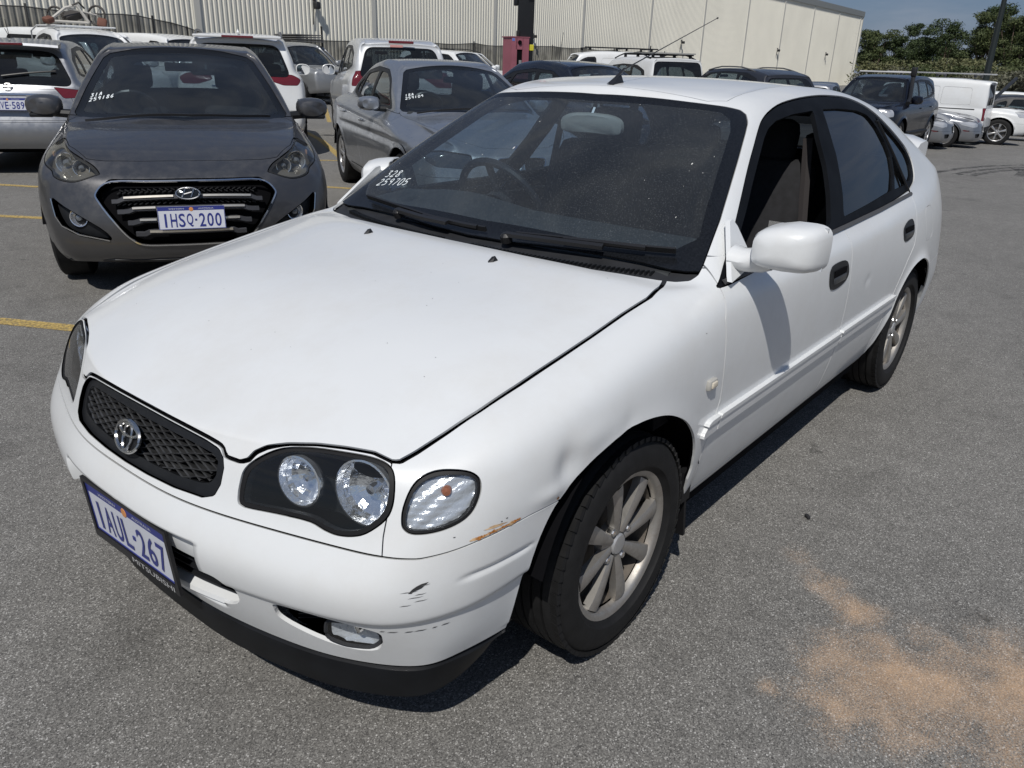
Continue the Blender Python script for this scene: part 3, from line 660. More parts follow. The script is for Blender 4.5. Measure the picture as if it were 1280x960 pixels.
    # A-pillar foot belongs to the body, the fender ends at the joint
    ROp = [(-.99, 0), (-1.00, .40), (-1.03, .455), (-1.18, .466), (-1.5, .468), (-2.1, .462), (-2.5, .45), (-2.62, .42), (-2.62, 0), (-2.62, -.4), (-.99, -.4)]
    roof, H = H.split(np.where(Z(H) > 1.2, sdf(S_xy(H), ROp), .2), .0022)
    rb, H = H.split(np.where(X(H) < -2.7, Z(H)-.575, .3), .003)
    TLp = rounded([(.40, .70), (.40, .90), (.72, .915), (.78, .70)], .03)
    tl, H = H.split(np.where(X(H) < -3.13, sdf(S_yz(H), TLp), .3), .003)
    FUp = rounded([(-2.50, .715), (-2.50, .865), (-2.665, .865), (-2.665, .715)], .05)
    fuel, H = H.split(np.where(Y(H) > .5, sdf(xz(H), FUp), .3), .002)
    # --- objects
    bs = H.full().build('body_shell', white, car, lip=.006)
    ho = hood.full().build('bonnet', white, car, lip=.005)
    fp_ = fpn.full().build('front_panel', white, car, lip=.006)
    bu = bump_.full().build('front_bumper', white, car, lip=.009)
    ro = roof.full().build('roof', white, car, lip=.006)
    rbo = rb.full().build('rear_bumper', white, car, lip=.02)
    inner.offset(-.014).full().build('inner_shell', dark, car, lip=0)
    sides = {}
    for s in (1, -1):
        g = lambda S: S if s > 0 else S.flip()
        sides[s] = dict(fend=g(fend).build('front_fender', white, car, lip=.007), fd=g(fd).build('front_door', white, car, lip=.02), rd=g(rdr).build('rear_door', white, car, lip=.02))
        g(fuel).build('fuel_flap', white, sides[s]['rd'].parent) if s > 0 else g(fuel).build('quarter_panel', white, car)
        g(tl).build('tail_lamp', mat('tail_red', (.13, .008, .012), .12, coat=1, bump=(70, .5, .004)), car)
        fro = g(fr_in).offset(-.004).build('window_frame', mat('window_frame_black', (.006, .007, .009), .6, spec=.10, noise=(9, .3)), car, lip=.016)
        tint = glass('tinted_glass', (.04, .045, .05), dust=.012, dustcol=(.3, .3, .3), rough=.0); clr = glass('clear_glass', (.62, .70, .72), dust=.015)
        for i, gg in enumerate(glasses):
            if i == 0 and s > 0: continue           # the near front window is wound down
            g(gg).offset(-.012).build('window_pane', tint if s > 0 else clr, car, lip=0)
    gwin = glass('windscreen_glass', (.60, .70, .76), dust=.055, dustcol=(.42, .45, .47), rough=.0, speck=.13)
    clear.full().build('windscreen', gwin, car, lip=0)
    frit.full().build('windscreen_border', mat('frit_black', (.008, .009, .011), .25, spec=.35, noise=(200, .5)), car, lip=.005)
    cw = cowl.full().offset(-.012).build('cowl_panel', trim, car, lip=.02)
    rearg.full().offset(-.003).build('rear_window', glass('tinted_glass'), car, lip=0)
    return car, sides, dict(ho=ho, bu=bu, fp=fp_, gr=gr, lamp=lamp, ind=ind, o1=o1, o2=o2, clear=clear, cw=cw)
def S_xy(S): return S.V[:, :2]
def S_yz(S): return S.V[:, 1:3]
HERO, HS, HP = hero()
def near(S, p, off=0.):
    p = np.array(p, float); d = ((S.V-p)**2).sum(1); I = np.argpartition(d, 6)[:6]; w = 1/(d[I]+1e-6); n = (S.N[I]*w[:, None]).sum(0); n /= np.linalg.norm(n)
    i = I[np.argmin(d[I])]; q = p-n*((p-S.V[i])@n)
    if np.linalg.norm(q-S.V[i]) > .02: q = S.V[i]
    return q+n*off, n
def sweep_box(pts, nrm, w, h, mb):
    """bar of width w (across) and height h along pts lying on a surface with normals nrm"""
    V = []
    for i, p in enumerate(pts):
        d = pts[min(i+1, len(pts)-1)]-pts[max(i-1, 0)]; d = d/np.linalg.norm(d); n = nrm[i]; s = np.cross(d, n)
        V += [p-s*w/2, p-s*w/2*.7+n*h, p+s*w/2*.7+n*h, p+s*w/2]
    F = [[4*i+k, 4*i+(k+1) % 4, 4*i+4+(k+1) % 4, 4*i+4+k] for i in range(len(pts)-1) for k in range(4)]
    F += [[3, 2, 1, 0], [4*len(pts)-4+k for k in range(4)]]
    mb.add(V, F)
FOGP = [(.552, .377), (.550, .336), (.583, .321), (.632, .321), (.652, .344), (.642, .370), (.588, .379)]
def hero_details():
    car, p = HERO, HP; bu, fp = p['bu'], p['fp']
    white = MATS['white_paint']; blk = MATS['black_trim']; rub = MATS['black_rubber']; dark = MATS['inner_black']; trim = MATS['grey_black_plastic']
    chrome = mat('chrome', (.75, .75, .75), .12, metal=1); refl = mat('lamp_reflector', (.93, .94, .96), .10, metal=.92, bump=(45, .6, .004))
    lens = glass('lamp_lens', (.92, .94, .95), dust=.03); silver = mat('badge_silver', (.55, .55, .55), .22, metal=1)
    # ---- headlamps and indicators
    for s in (1, -1):
        g = (lambda S: S) if s > 0 else (lambda S: S.flip())
        L = p['lamp']; yv = np.stack([L.V[:, 1], L.V[:, 2]-L.V[:, 0]], 1)
        HLp = spline([(.360, -.176), (.358, -.149), (.360, -.105), (.384, -.056), (.424, -.006), (.482, .034), (.545, .062), (.598, .083), (.634, .086), (.657, .066), (.672, .016), (.673, -.030), (.658, -.072), (.632, -.112), (.594, -.138), (.561, -.145), (.525, -.145), (.45, -.171), (.385, -.196), (.366, -.196)], 3)
        d = sdf(yv, HLp); seal = L.cut(-(d+.011)); le = L.cut(d+.011)
        h = g(seal).offset(-.003).build('headlight', rub, car, lip=.02)
        g(le).offset(-.004).build('lens', lens, h, lip=0)
        hb = L.offset(-.110); hb.V[:, 0] = np.minimum(hb.V[:, 0], .66); g(hb).build('lamp_housing', mat('housing_black', (.008, .009, .010), .4, spec=.3), h, lip=-.110)
        for (cx, cy, cz, R, nm) in ((.722, .458, .648, .050, 'high_beam'), (.668, .589, .649, .065, 'low_beam')):
            M = Matrix.Translation((cx-.012, s*cy, cz))@Euler((0, rad(84), rad(12*s))).to_matrix().to_4x4()
            rim_ = MB().lathe([(R+.004, -.008), (R+.004, .003), (R, .004), (R*.985, -.004), (R*.95, -.012)], 32, M); rim_.build('reflector_rim', refl, h, smooth=True, fix=False)
            prof = [(R*.95, -.012), (R*.86, -.024), (R*.68, -.034), (R*.46, -.041), (R*.22, -.045), (.001, -.046)]
            b = MB().lathe(prof, 18, M); b.build('reflector', refl, h, fix=False)
            MB().lathe([(.0005, -.016), (R*.15, -.018), (R*.18, -.03), (R*.15, -.045)], 14, M).build('bulb_shield', mat('bulb_grey', (.6, .62, .66), .10, metal=.9), h, smooth=True, fix=False)
            rbm = MB()
            for k in range(5):
                a = -.5+.25*k; rbm.tube([tuple(M@Vector((R*.45*math.cos(q), R*(a*.9), -.036))) for q in (.3, 1.57, 2.8)], .0016, 4)
        I = p['ind']; INp = spline([(-.026, .629), (-.029, .655), (-.044, .688), (-.066, .707), (-.10, .716), (-.144, .714), (-.167, .704), (-.175, .688), (-.172, .664), (-.158, .638), (-.133, .622), (-.091, .612), (-.048, .610), (-.031, .617)], 3)
        d = sdf(np.stack([(I.V[:, 0]-I.V[:, 1])*.7071, I.V[:, 2]], 1), INp)
        h = g(I.cut(-(d+.0065))).offset(-.001).build('indicator_lamp', rub, car, lip=.012)
        g(I.cut(d+.0065)).offset(-.001).build('lens', lens, h, lip=0)
        # fluted bright reflector behind the clear lens
        q = I.cut(d+.006); t = (q.V[:, 0]-q.V[:, 1])*.7071; fl = .0035*np.abs(((t/.0085) % 1)-.5)*2+.0025*np.abs(((q.V[:, 2]/.012) % 1)-.5)
        fq = Sheet(q.V-q.N*(.012+fl)[:, None], q.F, q.N); fq.N = vnormals(fq.V, fq.F)
        g(fq).build('reflector', mat('fluted_reflector', (.62, .64, .68), .22, metal=.45, bump=(120, .5, .003)), h, lip=0)
        c = Vector((.582, s*.737, .678)); MB().lathe([(.0005, .004), (.008, .002), (.011, -.006), (.011, -.02)], 14, Matrix.Translation(c)@Euler((0, rad(75), rad(42*s))).to_matrix().to_4x4()).build('bulb', mat('amber', (.30, .09, .03), .3, coat=.5), h, smooth=True, fix=False)
    # ---- grille
    gr = p['gr'].full()
    go = empty('grille', (0, 0, 0)); go.parent = car
    back = gr.offset(-.040).build('grille_backing', dark, go, lip=-.04)
    GRo = [(0, -.094), (.115, -.094), (.243, -.090), (.285, -.092), (.302, -.107), (.311, -.131), (.313, -.175), (.304, -.212), (.275, -.234), (.19, -.252), (.093, -.261), (0, -.264)]
    GRo = GRo+[(-a, b) for a, b in GRo[::-1] if a > 0]
    GRi = [(0, -.119), (.20, -.114), (.268, -.114), (.284, -.128), (.288, -.165), (.280, -.190), (.255, -.205), (.18, -.222), (.093, -.231), (0, -.234)]; GRi = GRi+[(-a, b) for a, b in GRi[::-1] if a > 0]
    yv = np.stack([gr.V[:, 1], gr.V[:, 2]-gr.V[:, 0]], 1)
    fr = gr.cut(-sdf(yv, GRi)); fr.offset(-.010).build('grille_frame', blk, go, lip=.03)
    def surf(y, v):
        k = np.argmin((yv[:, 0]-y)**2+(yv[:, 1]-v)**2); return gr.V[k]-gr.N[k]*.014, gr.N[k]
    gm = mat('grille_mesh_paint', (.040, .041, .043), .35, noise=(60, .4)); me_cache = 0
    for fam in (1, -1):
        for k in range(-13, 14):
            pts = []
            for t in np.linspace(-.62, .62, 125):
                y = .048*k+t*.86; v = -.175+fam*t*.40-.0
                if sdf([(y, v)], GRi)[0] < .002: pts.append((y, v))
            if len(pts) < 3: continue
            a, b = pts[0], pts[-1]; m_ = ((a[0]+b[0])/2, (a[1]+b[1])/2)
            L = [surf(*q) for q in [a]+[((a[0]*(1-f)+b[0]*f), (a[1]*(1-f)+b[1]*f)) for f in (.25, .5, .75)]+[b]]
            mb = MB(); V = []
            for P_, n in L:
                P_ = P_+np.array((.0005*fam, 0, 0)); up = np.array((0, 0, 1.)); V += [P_+up*.0022, P_+n*.004, P_-up*.0022, P_-n*.016-up*.001, P_-n*.016+up*.001]
            F = [[5*i+j, 5*i+(j+1) % 5, 5*i+5+(j+1) % 5, 5*i+5+j] for i in range(4) for j in range(5)]
            mb.add(V, F).build('grille_bar', gm, go)
    # badge: three ovals
    P_, n = surf(0, -.186); n = np.array((.93, 0, .36)); M = frame_matrix(P_+n*.020, (0, 1, 0), n)
    def oval(a, b, cy, r, sq=1.): return [tuple(M@Vector((a*math.cos(t), cy+b*math.sin(t), .002*math.sin(t)**2))) for t in np.linspace(0, 2*math.pi, 33)]
    bd = MB().tube(oval(.050, .0345, 0, 0), .0050, 6, False, flat=.8).tube(oval(.0165, .031, 0, 0), .0038, 6, False).tube(oval(.038, .0125, .0145, 0), .0038, 6, False); bd.build('badge', silver, go, smooth=True)
    MB().lathe([(.0005, -.004), (1, -.004)], 32, M@Matrix.Diagonal((.049, .034, 1, 1))).build('badge_backing', blk, go)
    # ---- bumper openings, fog lamps, lower lip
    for o_, nm in ((p['o1'].full(), 'centre_intake'), (p['o2'], 'side_intake'), (p['o2'].flip(), 'side_intake')):
        q = Sheet(o_.V.copy(), o_.F, o_.N); q.V[:, 0] -= .055; io = q.build(nm, dark, bu, lip=-.03)
        if nm == 'centre_intake':
            for z in (.345, .365, .385, .405):
                mb = MB(); pts = [np.array((.812-.42*y*y, y, z)) for y in np.linspace(-.345, .345, 15)]; sweep_box(pts, [np.array((1, 0, 0.))]*15, .006, .012, mb); mb.build('intake_slat', blk, io)
        else:
            s = 1 if o_.V[:, 1].mean() > 0 else -1
            for z in (.343, .353, .363, .373, .383, .393):
                mb = MB(); sweep_box([np.array((.748-.9*(y-.45), s*y, z)) for y in (.462, .50, .54, .566)], [np.array((.8, .5*s, 0.))]*4, .004, .012, mb); mb.build('intake_slat', blk, io)
            FO = rounded(FOGP, .012, 4); fx = lambda y: .712-(y-.6)*.62
            def panel(sc, d, rip, seg=9):
                c = FO.mean(0); V_ = []; n_ = len(FO)
                for k in range(seg+1):
                    for p_ in FO: q = c+(p_-c)*sc*k/seg; V_.append((fx(q[0])-d-rip*math.sin(q[0]*260)**2-(.010*(1-(k/seg)**2) if rip else -.004*(1-(k/seg)**2)), s*q[0], q[1]))
                return MB().add(V_, [[k*n_+i, k*n_+(i+1) % n_, (k+1)*n_+(i+1) % n_, (k+1)*n_+i] for k in range(seg) for i in range(n_)])
            fl_ = panel(1, .0, 0).build('fog_lamp', lens, bu, smooth=True)
            panel(.97, .012, .004).build('reflector', mat('fog_reflector', (.62, .64, .67), .18, metal=.35, coat=1, bump=(80, .6, .004)), fl_, smooth=True)
            rg = MB(); P_ = [(fx(p_[0])-.002, s*p_[0], p_[1]) for p_ in FO]+[(fx(FO[0][0])-.002, s*FO[0][0], FO[0][1])]; rg.tube(P_, .004, 6, False).build('fog_lamp_surround', trim, fl_, smooth=True)
            MB().lathe([(.0005, .012), (.009, .010), (.010, -.008)], 10, Matrix.Translation((.700, s*.612, .368))@Euler((0, rad(90), 0)).to_matrix().to_4x4()).build('bulb', chrome, fl_)
    lg = MB(); sweep_box([np.array((.822-.42*y*y, y, .318+.05*y*y)) for y in np.linspace(-.335, .335, 21)], [np.array((.25, 0, 1.))/1.03]*21, .034, .010, lg); lg.build('intake_ledge', white, bu, smooth=True)
    top = np.array([(.80, 0, .262), (.792, .22, .262), (.752, .43, .262), (.702, .57, .262), (.628, .69, .262), (.53, .733, .260), (.455, .748, .262), (.415, .757, .268)])
    botm = np.array([(.785, 0, .168), (.776, .22, .166), (.735, .43, .165), (.690, .56, .165), (.618, .675, .168), (.54, .712, .178), (.455, .728, .210), (.405, .738, .258)])
    A, B = spline(top, 6, False), spline(botm, 6, False)
    rows = [A-[.01, .01, 0], A+[.001, .001, -.008], (A*.65+B*.35)+[.004, .004, 0], B*.9+A*.1, B, B-[.03, .03, -.004], A-[.06, .05, .01]]
    V = np.concatenate([np.concatenate([r[::-1]*[1, -1, 1], r[1:]]) for r in rows]); n = 2*len(A)-1
    F = [[k*n+i, k*n+i+1, (k+1)*n+i+1, (k+1)*n+i] for k in range(len(rows)-1) for i in range(n-1)]
    lp = MB().add(V, F).build('lip_spoiler', mat('lip_plastic', (.006, .007, .009), .5, spec=.25, noise=(12, .3)), bu, smooth=True)
    # ---- number plate
    n = Vector((1, 0, -.07)); M = frame_matrix((.857, -.010, .402), (0, 1, .028), n)
    number_plate('1AUL.267', M, bu, frame=True, foot='MITSUBISHI')
    # ---- scuffs, rust, seams
    S = HALF_FULL
    def patch(nm, poly_fn, m, par, off=.0007):
        q = S.cut(poly_fn(S)); return q.offset(off).build(nm, m, par, lip=0)
    rng = np.random.default_rng(3)
    sc = mat('scuff_black', (.03, .03, .032), .7); rs = mat('rust', (.42, .17, .04), .8, noise=(180, .5)); chip = mat('chip_grey', (.10, .10, .10), .8); stn = mat('rust_stain', (.55, .38, .22), .6, noise=(90, .3))
    def streaks(nm, par, m, c, n_, spread, ln, wd, seed, ang=0.):
        r = np.random.default_rng(seed); mb = MB()
        for k in range(n_):
            y = c[1]+r.normal()*spread[0]; z = c[2]+r.normal()*spread[1]; l = ln*r.uniform(.3, 1.2); dirn = np.array((-.62, .62, .35+ang)) if c[0] < .72 else np.array((0, 1, .1))
            x = c[0]-(y-c[1])*.9
            P0 = [near(S, (x, y, z)+dirn*l*t, .0008) for t in (-.5, -.2, .1, .4)]
            w = wd*r.uniform(.4, 1.3); a = [P0[i][0]+np.array((0, 0, w*(.2, 1, .8, .1)[i])) for i in range(4)]; b = [P0[i][0]-np.array((0, 0, w*(.2, .6, 1, .1)[i])) for i in range(4)]
            mb.strip(a, b)
        return stuff(mb.build(nm, m, par, fix=False))
    def surf_patch(nm, par, m, c, pts, off=.0009):
        """small irregular blotch hugging the bodywork: polygon points as (along, up) in metres round c"""
        P0, n0 = near(S, c); M = frame_matrix(P0, np.cross((0, 0, 1), n0), n0); mb = MB()
        ring = []
        for a, b in pts:
            q = np.array(M@Vector((a, b, 0))); k = np.argmin(((S.V-q)**2).sum(1)); d = (q-S.V[k])@S.N[k]; ring.append(q-S.N[k]*(d-off))
        cpt = np.mean(ring, 0); mb.add(ring+[cpt], [[i, (i+1) % len(ring), len(ring)] for i in range(len(ring))]); return mb.build(nm, m, par, fix=False)
    def blot(rx, ry, seed, n_=14):
        r = np.random.default_rng(seed); return [(rx*math.cos(t)*r.uniform(.5, 1.1), ry*math.sin(t)*r.uniform(.45, 1.1)) for t in np.linspace(0, 6.28, n_, endpoint=False)]
    surf_patch('scuff', bu, sc, (.664, .742, .506), [(-.020, -.007), (-.012, .001), (-.004, .006), (.006, .010), (.020, .012), (.012, .006), (.006, .001), (-.002, -.002), (-.010, -.004), (-.014, -.008)])
    for k, (y, z, l) in enumerate(((.735, .494, .012), (.728, .488, .016), (.735, .480, .014), (.72, .500, .018), (.715, .473, .012), (.742, .512, .010))):
        surf_patch('scratch', bu, chip, (1.39-y-.0, y, z), [(-l, -.001), (-l*.3, .0009), (l*.4, .0004), (l, .0012), (l*.3, -.0008)])
    for k, (dx, l) in enumerate(((0, .010), (.02, .014), (-.03, .012), (-.05, .006), (.045, .006), (.065, .010))):
        surf_patch('scratch', bu, sc, (.665-dx, .715+dx*.55, .388+dx*.05), [(-l, -.0012), (-l*.3, .0014), (l*.4, .0010), (l, .0015), (l*.3, -.0012)])
    fe = HS[1]['fend']
    for k, x in enumerate(np.linspace(.565, .455, 12)):
        P0, n0 = near(S, (x, .80, .590+(.56-x)*.02)); surf_patch('rust_patch', fe, rs if k % 3 else stn, (P0[0], P0[1], np.interp(-x, [-.57, -.45], [.583, .592])), blot(.010, .0035+.0015*(k % 4 == 1), k))
    surf_patch('rust_stain', fe, stn, (.51, .80, .597), blot(.03, .004, 77)); surf_patch('rust_patch', fe, rs, (.345, .828, .597), blot(.005, .006, 5))
    for c in ((.60, .78, .60), (.487, .81, .606), (.50, .81, .603), (-.27, .80, .80)): surf_patch('paint_chip', fe, chip, c, blot(.0035, .0016, int(c[0]*100) % 50+2, 7))
    for k in range(26):
        c = (rng.uniform(-.2, .7), rng.uniform(-.6, .6), .9); surf_patch('paint_chip', p['ho'], chip, c, blot(.0016, .0013, k, 6))
    # ---- door furniture
    for s in (1, -1):
        D = HS[s]; Sd = S.cut(np.where(s*S.V[:, 1] > .6, -1., 1.))
        xz = Sd.V[:, [0, 2]]
        def band(x0, x1, z0, z1, off, nm, par, lip=.012):
            zc = z0+0*xz[:, 0]; zt = z1-.02*np.clip((xz[:, 0]+.34)/.04, 0, 1)**2
            f = np.maximum(np.maximum(xz[:, 0]-x0, x1-xz[:, 0]), np.maximum(zc-xz[:, 1], xz[:, 1]-zt)); q = Sd.cut(f); q.offset(off).build(nm, white, par, lip=lip)
        for (x0, x1, par) in ((-.300, -.388, D['fend']), (-.394, -1.392, D['fd']), (-1.398, -2.096, D['rd'])):
            band(x0, x1, .500, .534, .011, 'side_moulding', par); band(x0, x1, .536, .549, .015, 'side_moulding', par, .016)
        for par, hp in ((D['fd'], [(-1.165, .822), (-1.245, .830), (-1.325, .822), (-1.352, .790), (-1.345, .758), (-1.27, .742), (-1.185, .745), (-1.157, .775)]), (D['rd'], [(-2.085, .832), (-2.160, .852), (-2.235, .850), (-2.258, .818), (-2.240, .785), (-2.150, .772), (-2.095, .778), (-2.080, .805)])):
            hp = spline(hp, 3); q = Sd.cut(sdf(xz, hp)); ho = q.offset(.003).build('door_handle', blk, par, lip=.008)
            cx, cz = hp[:, 0].mean(), hp[:, 1].mean(); i = near(Sd, (cx, s*.84, cz))
            cc = i[0]; mb = MB().rbox((cc[0], cc[1]+s*.004, cc[2]-.014), (.120, .012, .024), .008, R=None); mb.build('handle_lever', mat('lever_black', (.035, .038, .042), .3), ho, smooth=True)
            MB().box((cc[0], cc[1]+s*.0038, cc[2]+.010), (.12, .004, .022)).build('handle_recess', dark, ho)
        i = near(Sd, (-.305, s*.844, .664)); mb = MB().rbox((i[0][0], i[0][1]+s*.003, i[0][2]), (.050, .018, .030), .010); so_ = mb.build('side_repeater', mat('repeater_bezel', (.40, .39, .36), .3), D['fend'], smooth=True)
        MB().rbox((i[0][0], i[0][1]+s*.010, i[0][2]), (.034, .012, .018), .007).build('lens', mat('repeater_lens', (.62, .56, .45), .1, coat=1), so_, smooth=True)
        # door mirror
        mr = empty('door_mirror', (0, 0, 0)); mr.parent = D['fd']; hs_ = []
        secs = []   # rounded boxes stacked along x, front small
        for x, dy, dz, yc, zc in ((-.462, .040, .030, .905, 1.000), (-.466, .100, .073, .905, 1.000), (-.480, .142, .103, .907, 1.000), (-.505, .162, .118, .909, 1.000), (-.545, .172, .126, .911, 1.000), (-.575, .174, .128, .912, 1.000), (-.578, .166, .120, .912, 1.000), (-.560, .160, .112, .912, 1.0)):
            ring = []
            for t in np.linspace(0, 2*math.pi, 28, endpoint=False):
                c_, s_ = math.cos(t), math.sin(t); e = .46
                yy = dy/2*np.sign(c_)*abs(c_)**e; zz = dz/2*np.sign(s_)*abs(s_)**e
                if yy < 0: zz = zz*(1-.18*(-yy/(dy/2)))-.006*(-yy/(dy/2))
                ring.append((x+ (-.020 if yy > 0 else .016)*abs(yy)/.09, s*(yc+yy), zc+zz))
            secs.append(ring)
        V = [q for r_ in secs for q in r_]; n_ = 28; F = [[k*n_+i, k*n_+(i+1) % n_, (k+1)*n_+(i+1) % n_, (k+1)*n_+i] for k in range(len(secs)-1) for i in range(n_)]+[list(range(n_))]
        hs_.append(MB().add(V, F).build('mirror_housing', white, mr, smooth=True))
        hs_.append(MB().box((-.570, s*.912, 1.0), (.004, .160, .112)).build('mirror_glass', mat('mirror_glass', (.8, .8, .8), .02, metal=1), mr))
        # base arm and sail panel
        arm = MB()
        sail = [(-.432, .906), (-.440, .918), (-.50, .985), (-.550, 1.040), (-.572, 1.045), (-.585, 1.025), (-.592, .97), (-.590, .935), (-.55, .922)]
        yy = lambda x, z: .795-(z-.905)*.60
        F = []; V = []
        for off in (.002, .016):
            for x, z in sail: V.append((x*(1 if off < .01 else 1)+(0 if off < .01 else 0), s*(yy(x, z)+off), z))
        m_ = len(sail); F = [[i, (i+1) % m_, m_+(i+1) % m_, m_+i] for i in range(m_)]+[list(range(m_))[::-1], [m_+i for i in range(m_)]]
        arm.add(V, F); arm.build('mirror_sail', white, mr, smooth=True)
        V = []; ns = 12
        for k, (x, y, z, a, b) in enumerate(((-.515, .770, .955, .050, .034), (-.515, .800, .952, .045, .032), (-.520, .825, .955, .044, .034), (-.525, .850, .968, .040, .045), (-.53, .875, .985, .038, .052))):
            V += [(x+a*math.cos(t), s*y, z+b*math.sin(t)) for t in np.linspace(0, 2*math.pi, ns, endpoint=False)]
        arm_ = MB().add(V, [[k*ns+i, k*ns+(i+1) % ns, (k+1)*ns+(i+1) % ns, (k+1)*ns+i] for k in range(4) for i in range(ns)]).build('mirror_arm', white, mr, smooth=True)
        if s < 0:                                    # the far mirror is pushed back towards its window
            pv = Vector((-.50, -.81, 0)); Rm = Matrix.Translation((-.045, .07, 0))@Matrix.Translation(pv)@Matrix.Rotation(rad(-50), 4, 'Z')@Matrix.Translation(-pv)
            for h_ in hs_: h_.data.transform(Rm)
            bpy.data.objects.remove(arm_)
        # seals and split lines on the door frames
        st = MB()
        for (xa, za, xb, zb) in ((-2.35, .962, -2.20, 1.275),):
            pts = [near(Sd, (xa*(1-t)+xb*t, s*(.78-.23*t), za*(1-t)+zb*t), -.002) for t in np.linspace(0, 1, 8)]
            sweep_box([q[0] for q in pts], [q[1] for q in pts], .010, .006, st)
        st.build('frame_seal', rub, car)
        bl = MB(); pts = [near(Sd, (x, s*.79, np.interp(-x, [.40, .63, 1.11, 1.45, 1.85, 2.36], [.905, .905, .918, .925, .936, .960])), .001) for x in np.linspace(-.43, -2.36, 24)]
        sweep_box([q[0] for q in pts], [q[1] for q in pts], .016, .006, bl); bl.build('belt_seal', mat('belt_rubber', (.07, .07, .072), .6), car)
        # mud flaps
        MB().box((-.355, s*.70, .245), (.012, .19, .20), R=np.array(Euler((0, .16, 0)).to_matrix())).box((-.335, s*.79, .33), (.05, .022, .10)).build('mud_flap', rub, car)
        MB().box((-2.80, s*.70, .29), (.012, .18, .18), R=np.array(Euler((0, .2, 0)).to_matrix())).build('mud_flap', rub, car)
        for x in (0.018, -2.43): wheel_well(car, x, s*.42, s*.825, .372, .315, dark)
    # ---- wheels
    rimm = mat('cast_alloy', (.40, .385, .36), .42, metal=.75, grime=((.16, .12, .09), .6, 14))
    for x in (0, -2.465):
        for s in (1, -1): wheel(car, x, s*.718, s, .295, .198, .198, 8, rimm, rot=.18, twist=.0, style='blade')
    # ---- wipers, jets, aerial, underbody
    C = p['clear'].full(); Sg = S
    tip = mat('wiper_black', (.012, .012, .013), .45)
    for piv, tipp, elbow in (((-.255, -.33), (-.300, .065), (-.278, -.30)), ((-.262, .16), (-.345, .655), (-.27, .22))):
        wp = empty('wiper', (0, 0, 0)); wp.parent = car
        def onw(x, y, h):
            q, n = near(Sg, (x, y, .94-.6*(x+.3)), h); return q, n
        def line(y0, y1, dx, h, n_=9):
            out = []
            for y in np.linspace(y0, y1, n_):
                # lower screen edge runs forward at the middle
                x = np.interp(abs(y), [0, .17, .38, .57, .69], [-.288, -.296, -.328, -.360, -.385])+dx; out.append(onw(x, y, h))
            return out
        y0, y1 = piv[1], tipp[1]
        arm = line(y0, (y0+y1)/2+.06, .014, .026); mb = MB(); sweep_box([q[0] for q in arm], [q[1] for q in arm], .020, .010, mb); mb.lathe([(.018, 0), (.018, .02), (.010, .028), (.0005, .029)], 14, frame_matrix(arm[0][0]-arm[0][1]*.02, (0, 1, 0), arm[0][1])); mb.build('wiper_arm', tip, wp)
        bl = line(y0-.24 if y0 < 0 else y0+.02, y1, -.010, .012, 14); mb = MB(); sweep_box([q[0] for q in bl], [q[1] for q in bl], .009, .016, mb); mb.build('wiper_blade', tip, wp)
        ya = (y0+y1)/2+.05; q = line(ya-.12, ya+.12, -.004, .024, 5); mb = MB(); sweep_box([t[0] for t in q], [t[1] for t in q], .014, .008, mb); mb.build('wiper_bridge', tip, wp)
    # ribbed intake strip of the cowl
    lou = 0
    for k in range(44):
        y = .06+.56*k/43 if k % 1 == 0 else 0
        for s in (1, -1):
            x = -.232-.135*(y/.70)**2; q, n = near(S, (x, s*y, .93), -.010); mb = MB(); mb.box(q, (.022, .005, .012)); mb.build('cowl_rib', MATS['black_trim'], p['cw'])
    for y in (.255, -.255):
        q, n = near(S, (-.105, y, .92)); M = frame_matrix(q, (1, 0, 0), n)
        V = [(.020, 0, -.001), (.010, .009, -.001), (-.012, .011, -.001), (-.016, 0, -.001), (-.012, -.011, -.001), (.010, -.009, -.001), (-.004, .005, .010), (-.012, 0, .011), (-.004, -.005, .010)]
        MB().add(put(V, M), [[0, 1, 6], [1, 2, 6], [2, 7, 6], [2, 3, 7], [3, 4, 7], [4, 8, 7], [4, 5, 8], [5, 0, 8], [0, 6, 8], [6, 7, 8]]).build('washer_jet', tip, p['ho'])
    q, n = near(S, (-1.04, .02, 1.37)); an = empty('aerial', (0, 0, 0)); an.parent = car
    q = np.array(q)
    MB().add([tuple(q+np.array(v)) for v in [(.040, .014, -.002), (.040, -.014, -.002), (-.035, -.012, -.002), (-.035, .012, -.002), (.006, .008, .018), (.006, -.008, .018), (-.050, 0.005, .052), (-.050, -.005, .052), (-.030, 0, .030)]],
             [[0, 1, 5, 4], [1, 2, 8, 5], [3, 0, 4, 8], [4, 5, 7, 6], [5, 8, 7], [4, 6, 8], [6, 7, 8], [2, 3, 8]]).build('aerial_base', tip, an)
    a0 = q+(-.045, 0, .046); a1 = np.array((-1.74, .04, 1.617))
    MB().tube([a0, a0*.5+a1*.5, a1], [.0026, .0017, .0013], 6).tube([a1-(a1-a0)*.008, a1], .0035, 6).build('aerial_rod', mat('rod_black', (.02, .02, .02), .4), an)
    und = MB(); und.box((-1.25, 0, .235), (3.5, 1.16, .05)); und.box((-1.2, 0, .24), (1.55, 1.52, .05)); und.box((.50, 0, .42), (.10, 1.2, .36)); und.box((-2.95, 0, .42), (.5, 1.0, .36)); und.build('underbody', dark, car)
    for s in (1, -1):
        MB().tube([(0, s*.2, .28), (0, s*.68, .29)], .03, 8).tube([(-2.465, s*.2, .28), (-2.465, s*.68, .29)], .03, 8).build('axle', dark, car)
    # tail spoiler
    pts = []
    V = []
